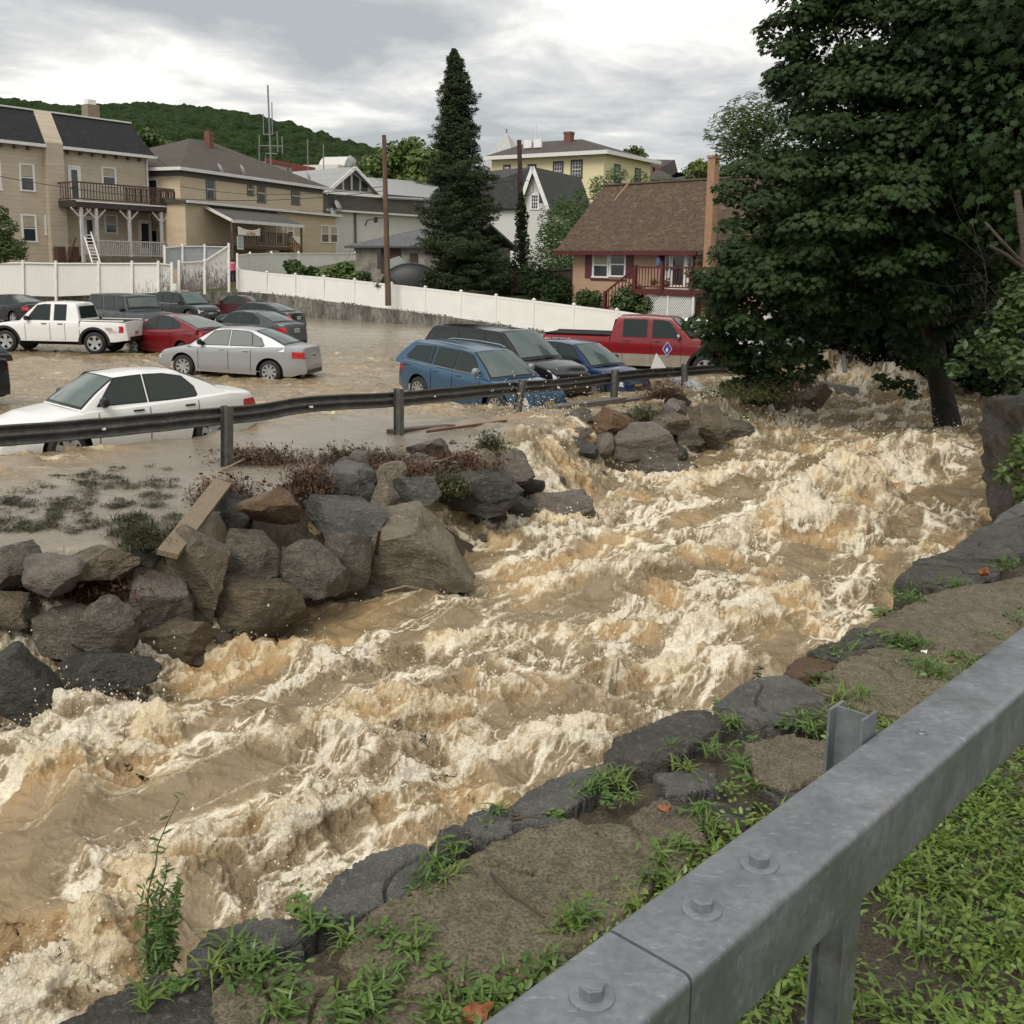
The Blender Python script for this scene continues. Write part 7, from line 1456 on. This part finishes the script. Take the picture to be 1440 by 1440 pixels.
# ---------------------------------------------------------------- trees
L_dark = leaf_mat('maple_leaf', (.020,.042,.012), (.034,.066,.018), (.011,.022,.007), .35, .6, .22, .22)
L_mid = leaf_mat('leaf_mid', (.045,.085,.02), (.075,.125,.03), (.028,.055,.014), .4, .5, .25)
L_yel = leaf_mat('leaf_bright', (.10,.155,.03), (.065,.11,.022), (.14,.19,.045), .5, .5, .3)
bark = rock_mat('bark_dark', (.020,.016,.012), (.035,.028,.02), (.055,.045,.033), (.7, .9), 3)
bark2 = rock_mat('bark_light', (.09,.07,.05), (.14,.11,.08), (.19,.155,.12), (.7, .9), 3)
def limb(mb, a, d, L, r, depth, rg, ends, bend=.18, n=6, split=(2,3), ang=.6):
    pts = [a.copy()]; rs = [r]; dd = d.normalized()
    for i in range(n):
        dd = (dd+Vector(rg.normal(size=3))*bend*.5+Vector((0,0,.04))).normalized(); pts.append(pts[-1]+dd*L/n); rs.append(r*(1-.45*(i+1)/n))
    mb.tube(pts, rs, 8 if r > .05 else 5, cap=False); ends.append((pts[-1], dd, depth))
    if depth > 0:
        for k in range(int(rg.integers(split[0], split[1]+1))):
            i = int(rg.integers(n//2, n+1)); nd = (dd+Vector(rg.normal(size=3))*ang).normalized(); limb(mb, pts[i], nd, L*rg.uniform(.55, .8), rs[i]*.62, depth-1, rg, ends, bend, n, split, ang)
def lump_cloud(lumps, n, rg, shell=.55):
    """leaf positions in the outer shell of a set of ellipsoid lumps; returns points and outward normals"""
    L = np.array([[*c, *r] for c, r in lumps]); w_ = (L[:, 3]*L[:, 4]+L[:, 3]*L[:, 5]); w_ = w_/w_.sum(); k = rg.choice(len(L), n, p=w_)
    d = rg.normal(size=(n, 3)); d /= np.linalg.norm(d, axis=1)[:, None]; rr = 1-shell*rg.random(n)**1.8
    rr *= 1+.22*fbm(d[:, 0]*2.2+k, d[:, 1]*2.2, d[:, 2]*2.2, 3)
    return L[k, :3]+d*rr[:, None]*L[k, 3:6], d, k
def broadleaf(name, lab, base, H, R, leaves, lm, bm_, seed, leaf=(.3,.5), trunk=.25, shape='clump', lumps=26, low=.3, sq=(1,1,1), group=None, cat='tree', dens=None, trunk_h=.4):
    rg = np.random.default_rng(seed); root = empty(name, base, 0, lab, cat, group); mb = MB(); ends = []
    limb(mb, Vector((0,0,-.3)), Vector((0,0,1)), H*trunk_h, trunk, 3, rg, ends, .12, 6, (3,4), .7); mb.build('trunk', bm_, root, True)
    ls = []
    for i in range(lumps):
        a = rg.uniform(0, 6.28); q = rg.uniform(low, 1.); rad_ = R*math.sin(math.pi*min(.97, (q-low)/(1-low)*.8+.18))**.7*rg.uniform(.35,.85); s = R*rg.uniform(.24,.42)
        ls.append(((rad_*math.cos(a)*sq[0], rad_*math.sin(a)*sq[1], H*q-s*.5), (s*1.15, s*1.15, s*.8)))
    C, N, k = lump_cloud(ls, leaves, rg, .6); V, F = leafcloud(C, leaf, rg, .55, shape, normal=N*np.array([1,1,.7])+np.array([0,0,.45])); clean_mesh('crown', V, F, lm, root); return root
# big maple in the river
mt = G(1327,607,-.95); rg = np.random.default_rng(31)
mp = empty('maple_tree', (mt.x, mt.y, -1.6), 0, 'huge dark maple with a bare leaning trunk standing in the torrent at the right', 'tree')
def rel(px, py, Y): return P(px, py, Y)-Vector(mp.location)
Y0 = mt.y; mb = MB(); ends = []
tp = [rel(1348,680,Y0), rel(1334,606,Y0), rel(1326,560,Y0), rel(1318,520,Y0), rel(1312,470,Y0), rel(1306,410,Y0), rel(1298,330,Y0), rel(1290,250,Y0+.3), rel(1284,150,Y0+.5), rel(1270,40,Y0+.5)]
mb.tube(tp, [.55,.36,.30,.275,.26,.24,.22,.2,.16,.12], 16, cap=False)
for i in range(26):
    j = int(rg.integers(4, 10)); a = rg.uniform(0, 6.28); limb(mb, tp[j], Vector((math.cos(a), math.sin(a)*.8, rg.uniform(-.05,.7))), rg.uniform(1.3, 2.2), .08, 2, rg, ends, .22)
mb.build('trunk', bark, mp, True)
# crown lumps traced over its outline: (px, py, dY, radius m)
CR = [(1040,520,-.4,.55),(1060,470,-.8,1.0),(1030,440,-1,.9),(1015,410,-.6,.7),(1050,385,-1.2,1.1),(1090,420,-1.8,1.2),(1110,470,-1.6,.9),(1075,330,-1,1.0),(1040,470,.4,.9),(1062,300,-.6,.8),(1090,270,-.8,1.),(1070,235,-.2,.6),(1110,215,-.8,.9),(1130,320,-2,1.3),(1130,160,-.5,.8),(1115,95,0,.75),(1100,50,.5,.7),(1120,20,.3,.8),(1105,120,.6,.5),(1160,60,-.6,1.1),(1170,130,-1.4,1.2),(1180,220,-2.2,1.4),(1200,300,-2.6,1.4),(1180,390,-2.6,1.2),(1220,30,-1.,1.4),(1240,120,-2.4,1.5),(1260,210,-3.,1.5),(1270,310,-3,1.4),(1290,400,-2.2,1.1),(1300,20,-1.5,1.5),(1320,110,-2.8,1.6),(1340,200,-3.2,1.6),(1350,290,-2.6,1.3),(1380,40,-2,1.6),(1400,130,-3,1.7),(1430,220,-3.2,1.7),(1450,80,-2.5,1.8),(1500,150,-2,2.),(1420,300,-1.4,1.2),(1240,420,-1.2,1.0),(1275,480,-1.0,.6),(1300,500,-1.2,.6),(1245,535,-.9,.25),(1270,545,-1,.35),(1200,420,-1,.7),(1150,455,-1,.6),(1120,510,-.9,.55),(1080,520,-.6,.5),(1062,555,-.5,.3),(1180,-40,0,1.5),(1280,-60,-1,2.),(1400,-60,-2,2.2),(1230,330,.5,1.6),(1150,260,.8,1.5),(1300,260,.8,1.8),(1200,150,1,1.8),(1100,380,.9,1.3),(1330,350,.8,1.5),(1260,60,1.5,2),(1380,180,1,2),(1320,450,-.4,.7),(1350,400,-.8,.8),(1140,500,.2,.4),(1030,495,.2,.7),(1058,530,-.2,.5),(1068,552,-.4,.35),(1010,465,-.3,.5)]
ls = []
for px, py, dY, r_0 in CR: c = rel(px, py, Y0+dY); ls.append(((c.x, c.y, c.z), (r_0*1.12, r_0*1.0, r_0*.82)))
ls2 = []
for c, rr in list(ls):
    for _ in range(9 if rr[0] > 1.1 else 6):
        d = rg.normal(size=3); d /= np.linalg.norm(d); d[1] -= .35; q = rr[0]*rg.uniform(.26,.46); ls2.append(((c[0]+d[0]*rr[0]*.88, c[1]+d[1]*rr[1]*.88, c[2]+d[2]*rr[2]*.88), (q*1.25, q*1.15, q*.5)))
ls = [(c, (a*.74, b*.74, e*.74)) for c, (a, b, e) in ls]+ls2*2
C, N, k = lump_cloud(ls, 135000, rg, .45); hi = (N[:, 2] > -.25) | (rg.random(len(N)) < .25); C, N = C[hi], N[hi]; dz_ = np.abs(N[:, 2]); C[:, 2] -= .10*(1-dz_)*rg.random(len(C))
V, F = leafcloud(C, (.11,.19), rg, .32, 'maple', normal=N*np.array([.75,.75,.45])+np.array([0,-.25,.62])); clean_mesh('crown', V, F, L_dark, mp)
# dark trees and scrub closing the far bank behind it
def mass(name, lab, items, n, leaf, lm, seed, cat='tree', trunk_=None, group=None, base=None, shape='clump'):
    rg = np.random.default_rng(seed); c0 = base or P(items[0][0], items[0][1], items[0][2]); root = empty(name, c0, 0, lab, cat, group); ls = []
    for px, py, Y, r in items: c = P(px, py, Y)-c0; ls.append(((c.x, c.y, c.z), (r*1.1, r, r*.85)))
    C, N, k = lump_cloud(ls, n, rg, .55); V, F = leafcloud(C, leaf, rg, .55, shape, normal=N*.7+np.array([0,-.1,.5])); clean_mesh('crown', V, F, lm, root)
    m = MB(); ends = []
    for tr in trunk_ or []:
        pts = [P(*q)-c0 for q in tr[0]]; m.tube(pts, [tr[1]*(1-.5*i/len(pts)) for i in range(len(pts))], 9, cap=False)
        for _ in range(5 if len(tr) < 4 else 0): limb(m, pts[-1 if len(pts) < 3 else int(rg.integers(1, len(pts)))], Vector((rg.normal(), rg.normal(), .8)), 1.6, tr[1]*.35, 1, rg, ends, .25)
    if m.v: m.build('trunk', tr[2], root, True)
    return root
mass('dark_tree', 'dense dark tree filling the bank directly behind the maple trunk', [(1300,380,36,3.5),(1220,420,37,2.2),(1240,330,38,3.5),(1360,440,35,2.2),(1330,300,36,4),(1380,360,35,3.2),(1260,470,36,1.5),(1310,490,35,1.3),(1180,380,40,3)], 15000, (.3,.5), L_dark, 51, trunk_=[([(1300,520,36),(1300,440,36),(1296,350,36)],.22,bark)])
mass('light_trunk_tree', 'tree with pale trunk and bare branches at the right picture edge', [(1450,180,22,2.0),(1480,280,22,1.8),(1420,90,23,1.8),(1460,20,22,2.2),(1500,380,22,1.2)], 9000, (.14,.24), L_dark, 52, trunk_=[([(1444,430,20),(1440,340,20),(1430,268,20.3)],  .09,bark2,0),([(1442,380,20),(1415,358,19.6),(1390,345,19.4)],.04,bark2,0),([(1440,372,20),(1410,340,19.8),(1385,312,20)],.035,bark2,0)], shape='maple')
mass('leafy_shrub', 'mid green leafy boughs of a shrub hanging over the water at the right edge', [(1430,440,14.5,.36),(1405,478,14.5,.28),(1440,505,14,.3),(1378,500,15,.2),(1452,410,14.5,.4),(1408,520,14.5,.18),(1345,518,15,.16),(1360,490,15,.15),(1425,545,14.5,.12)], 1500, (.08,.16), L_mid, 53, 'shrub', trunk_=[([(1500,540,14.5),(1440,500,14.5),(1390,470,14.8)],.03,bark)], shape='oval')
mass('bank_scrub', 'dark scrub under the trees along the far end of the river', [(1240,500,40,1.2),(1300,515,38,1.2),(1350,520,36,1.1),(1400,525,34,1.2),(1440,520,32,1.4),(1270,525,37,.7),(1420,470,33,1.8)], 9000, (.2,.36), L_dark, 54, 'bush')
mass('wall_creeper', 'bright green creeper hanging on the tall stone wall block at the right edge', [(1438,645,10.5,.16),(1420,662,10.5,.13),(1405,672,10.6,.09),(1445,690,10.4,.16),(1450,620,10.5,.18)], 420, (.05,.10), L_yel, 55, 'creeper', trunk_=[([(1450,600,10.6),(1440,650,10.6),(1415,668,10.6)],.012,bark)], shape='oval')
mass('sapling', 'light green sapling crown showing left of the maple above the brown roof', [(1040,185,34,1.0),(1060,165,34,.9),(1045,215,34,.8),(1075,190,34,1.0),(1095,120,34,.5)], 3600, (.12,.26), L_mid, 56, trunk_=[([(1090,330,34),(1080,240,34),(1060,180,34)],.06,bark2)], shape='long')
# spruce
def spruce(px, py_b, py_t, Y, halfw_px, lab, seed):
    rg = np.random.default_rng(seed); b = P(px, py_b, Y); t = P(px-12, py_t, Y); H = t.z-b.z; R = halfw_px*Y/1440; root = empty('spruce_tree', b, 0, lab, 'tree'); m = MB(); m.tube([Vector((0,0,0)), Vector(((t.x-b.x)*.5,0,H*.5)), Vector((t.x-b.x,0,H*.98))], [.32,.18,.03], 10); m.build('trunk', bark, root, True)
    Vs = []; Fs = []; off = 0; prof = lambda q: R*np.interp(q, [0,.06,.25,.5,.62,.75,.88,.97,1], [.80,.96,1.0,.80,.60,.52,.40,.16,.03])
    C = []; Nn = []; nb = 680
    for i in range(nb):
        q = (i/nb)**1.15; z = H*q*.985+.1; a = i*2.39996+rg.normal(0,.2); L = prof(q)*rg.uniform(.68,1.2)*(1+.14*math.sin(q*40)+.1*math.sin(q*17+a)); k = int(45+110*L/R)
        s = rg.random(k)**.55; x = s*L; drop = -.28*L*s**1.5+.20*L*s**4; wd = rg.normal(0, 1, k)*.20*L*(1-s*.55)+rg.normal(0,.05,k)
        ca, sa = math.cos(a), math.sin(a); lx = (t.x-b.x)*q
        C.append(np.stack([lx+ca*x-sa*wd, sa*x+ca*wd, z+drop+rg.normal(0,.07,k)-.05*np.abs(wd)], -1)); Nn.append(np.stack([ca*.5+0*x, sa*.5+0*x, .8+0*x], -1))
    C = np.concatenate(C); Nn = np.concatenate(Nn); V, F = leafcloud(C, (.12,.26), rg, .5, 'long', normal=Nn); clean_mesh('crown', V, F, leaf_mat('spruce_needles', (.036,.055,.024), (.055,.078,.032), (.020,.032,.015), .8, .7, .08, .2), root)
    return root
spruce(651,404,68,60,52,'tall dense dark spruce rising above the white fence in the middle',61)
# other trees
L_feather = leaf_mat('leaf_feather', (.06,.115,.025), (.10,.165,.04), (.035,.07,.018), .5, .6, .3)
broadleaf('bright_tree','bright green tree behind the hall left of the spruce',P(585,300,118),8.6,5.2,9000,L_yel,bark,71,(.3,.6),.25,low=.1,trunk_h=.35)
broadleaf('bright_tree','yellow green round tree beside the utility pole above the hall roof',P(528,290,122),5.2,4.2,6000,L_yel,bark,72,(.3,.6),.2,low=.1,trunk_h=.3)
broadleaf('bright_tree','small bright tree between mansard roof and brown hip roof',P(210,232,95),2.9,2.2,2600,L_yel,bark,73,(.2,.4),.15,low=.05,trunk_h=.3)
mass('feathery_tree','feathery green tree with arching boughs between ivy pole and brown house',[(800,345,66,2.0),(790,310,67,1.4),(820,300,68,1.3),(840,258,70,.6),(868,246,70,.7),(900,252,70,.6),(815,272,69,.5),(780,330,66,1.0),(770,370,65,1.3),(800,395,64,1.6),(850,272,69,.9),(790,285,68,.6),(930,262,71,.7)],8500,(.16,.36),L_feather,74,trunk_=[([(800,415,66),(802,360,66),(815,310,67),(850,270,69)],.14,bark2)],shape='long')
broadleaf('far_tree','small dark tree behind the right end of the yellow roof',P(890,235,125),2.4,1.6,1500,L_mid,bark,75,(.2,.4),.12,low=.05)
broadleaf('far_tree','low leafy crown just left of the tall brown chimney',P(985,248,110),1.7,1.8,1100,L_yel,bark,76,(.2,.4),.1,low=.05)
broadleaf('far_tree','low leafy crown just right of the tall brown chimney',P(1022,250,110),1.0,2.2,1100,L_mid,bark,77,(.2,.4),.1,low=.05)
mass('sumac_tree','sumac like tree with drooping fronds at the left edge before the tan house',[(0,350,56,.9),(20,350,56,.7),(5,320,56,.7),(-20,340,56,1.2),(30,358,56,.35),(-10,300,56,.7)],2600,(.18,.42),L_mid,78,trunk_=[([(-20,420,56),(-15,370,56),(0,330,56)],.07,bark)],shape='long')
mass('garden_plant','tall broad leaved garden plants before the white yard fence',[(412,374,67,.5),(420,384,67,.6),(440,382,67,.4)],900,(.16,.34),L_mid,79,'plant',trunk_=[([(414,392,67),(413,370,67),(411,362,67)],.02,bark2)])
mass('garden_plant','lower leafy garden plants right of the tall ones',[(470,386,66,.5),(485,378,66,.5),(455,390,66,.4),(500,392,65,.5),(478,395,65,.5)],1200,(.16,.34),L_yel,80,'plant',trunk_=[([(484,396,66),(485,385,66),(484,372,66)],.02,bark2)])
for i, (px, py, Y, r, n, lab, lm) in enumerate([(823,423,54.8,.75,1400,'small shrub at the left corner of the brown house',L_mid),(884,424,52.5,1.0,2400,'round clipped bush in front of the red porch railing',L_mid),(918,430,51.5,.55,800,'green bush before the white lattice',L_mid),(720,400,62.5,1.3,2600,'leafy bush at the foot of the ivy pole',L_mid),(770,400,61,1.5,2800,'dark bush in the shade left of the brown house',L_dark),(706,385,63.5,1.2,2200,'bush between spruce and ivy pole',L_mid),(621,402,60.5,1.0,1600,'leafy bush under the left skirt of the spruce',L_mid),(790,412,58,1.2,2000,'dark low bush on the lawn edge by the brown house',L_dark),(542,403,58.5,.6,700,'weedy bush between the utility pole and the shed',L_mid),(508,392,63,.6,900,'vine clump in the yard before the grey shed',L_mid)]):
    rg = np.random.default_rng(90+i); c = P(px, py, Y); C, N, k = lump_cloud([((rg.normal()*r*.4, rg.normal()*r*.3, rg.normal()*r*.22), (r*.7, r*.6, r*.55)) for _ in range(7)], n, rg, .5); V, F = leafcloud(C, (.10,.22), rg, .6, 'oval', normal=N+np.array([0,0,.4])); o = clean_mesh('bush', V, F, lm); o.location = c; tag(o, lab, 'bush')
# ---------------------------------------------------------------- wooded hill
def hill():
    sky_px = [(-500,120),(-250,122),(0,134),(50,142),(110,147),(200,142),(265,146),(330,154),(400,172),(450,188),(515,206),(560,222),(640,244),(760,262),(1000,270)]
    prof = [(P(px, py, 620).x, P(px, py, 620).z) for px, py in sky_px]; X = np.linspace(-900, 300, 140); Y = np.linspace(180, 900, 70); XX, YY = np.meshgrid(X, Y)
    ridge = np.interp(XX*620/np.maximum(YY, 1)*0+XX, [p[0] for p in prof], [p[1] for p in prof])
    q = np.clip((YY-200)/420, 0, 1); Z = (ridge-8)*(q**.8)*(1-.25*np.clip((YY-620)/280, 0, 1)) + 8*fbm(XX/90, YY/90, 2., 3)*np.clip(q, 0, 1)*(q < .9) + 2
    idx = np.arange(XX.size).reshape(XX.shape); F = np.stack([idx[:-1,:-1], idx[:-1,1:], idx[1:,1:], idx[1:,:-1]], -1).reshape(-1, 4)
    o = npmesh('hill', np.stack([XX, YY, Z], -1).reshape(-1, 3), F, mat('hill_floor', (.022,.034,.014), .9, .3, .05)); tag(o, kind='structure')
    rg = np.random.default_rng(17); b = bmesh.new(); bmesh.ops.create_icosphere(b, subdivisions=2, radius=1); V0 = np.array([v.co for v in b.verts]); F0 = np.array([[v.index for v in f.verts] for f in b.faces]); b.free()
    N = 24000; xs = rg.uniform(-640, 110, N); ys = 210+(rg.random(N)**.8)*450
    from_x = np.clip(((xs+900)/1200*139), 0, 138.99); fy = np.clip((ys-180)/720*69, 0, 68.99); xi = from_x.astype(int); yi = fy.astype(int); zs = Z[yi, xi]*(1-(fy-yi))+Z[yi+1, xi]*(fy-yi)
    vis = (xs/ys > -.62) & (xs/ys < .05); xs, ys, zs = xs[vis], ys[vis], zs[vis]; N = len(xs); s = rg.uniform(1.7, 3.7, N)*(1+ys/1500)
    V = V0[None]*np.stack([s, s, s*.85], -1)[:, None]; ph = rg.uniform(0, 99, (N, 1)); dn = 1+.30*pn(V0[None, :, 0]*1.7+ph, V0[None, :, 1]*1.7+ph*0, V0[None, :, 2]*1.7+ph*.3)+.22*pn(V0[None, :, 0]*4+ph, V0[None, :, 1]*4+ph*0, V0[None, :, 2]*4+ph*.3)
    V = V*dn[..., None]+np.stack([xs, ys, zs+s*.25], -1)[:, None]; F = (F0[None]+np.arange(N)[:, None, None]*len(V0)).reshape(-1, 3)
    t = NT('forest_leaves'); n = t.noise(.045, 4, .6); n2 = t.noise(.9, 5, .7); n3 = t.noise(.16, 2, .5); col = t.mix(t.ramp(n3, [(.4, 0.0), (.6, 1.0)]), (.024,.045,.014), (.042,.072,.02)); col = t.mix(t.ramp(n2, [(.42, 0.0), (.62, 1.0)]), col, (.012,.022,.009)); t.bump(n2, 1.0, 1.2); t.done(Base_Color=col, Roughness=.9, Specular_IOR_Level=.1)
    fo = npmesh('hillside_forest', V.reshape(-1, 3), F, t.m); tag(fo, 'dense green woods covering the far hillside', 'forest', kind='stuff')
hill()
# small structures under the maple on the far bank
m = MB(); a = P(1172,498,43); sh = empty('open_shed', a, 0, 'low white framed shed with dark open front behind the cascade', 'shed'); k = 43/1440
m.box(0,0,0,55*k,2,24*k); m.build('inside_shade_box', M_in, sh); m = MB(); m.box(-.1,-.15,24*k,45*k,2.2,30*k); m.box(46*k,-.1,4*k,49*k,.0,24*k); m.build('roof', M_wtrim, sh); m = MB(); m.box(-.3,-.4,-1.5,62*k,-.02,2*k); m.build('base_wall', MATS['grey_concrete'], sh)  # solid near-black box stands in for the shade inside the open shed
beamthing('concrete_headwall', P(1190,512,39.5), P(1238,517,39.5), 1.2, .9, conc_d, 'dark concrete headwall the far cascade bursts over', 'wall')
# torn wall block downstream edge cap
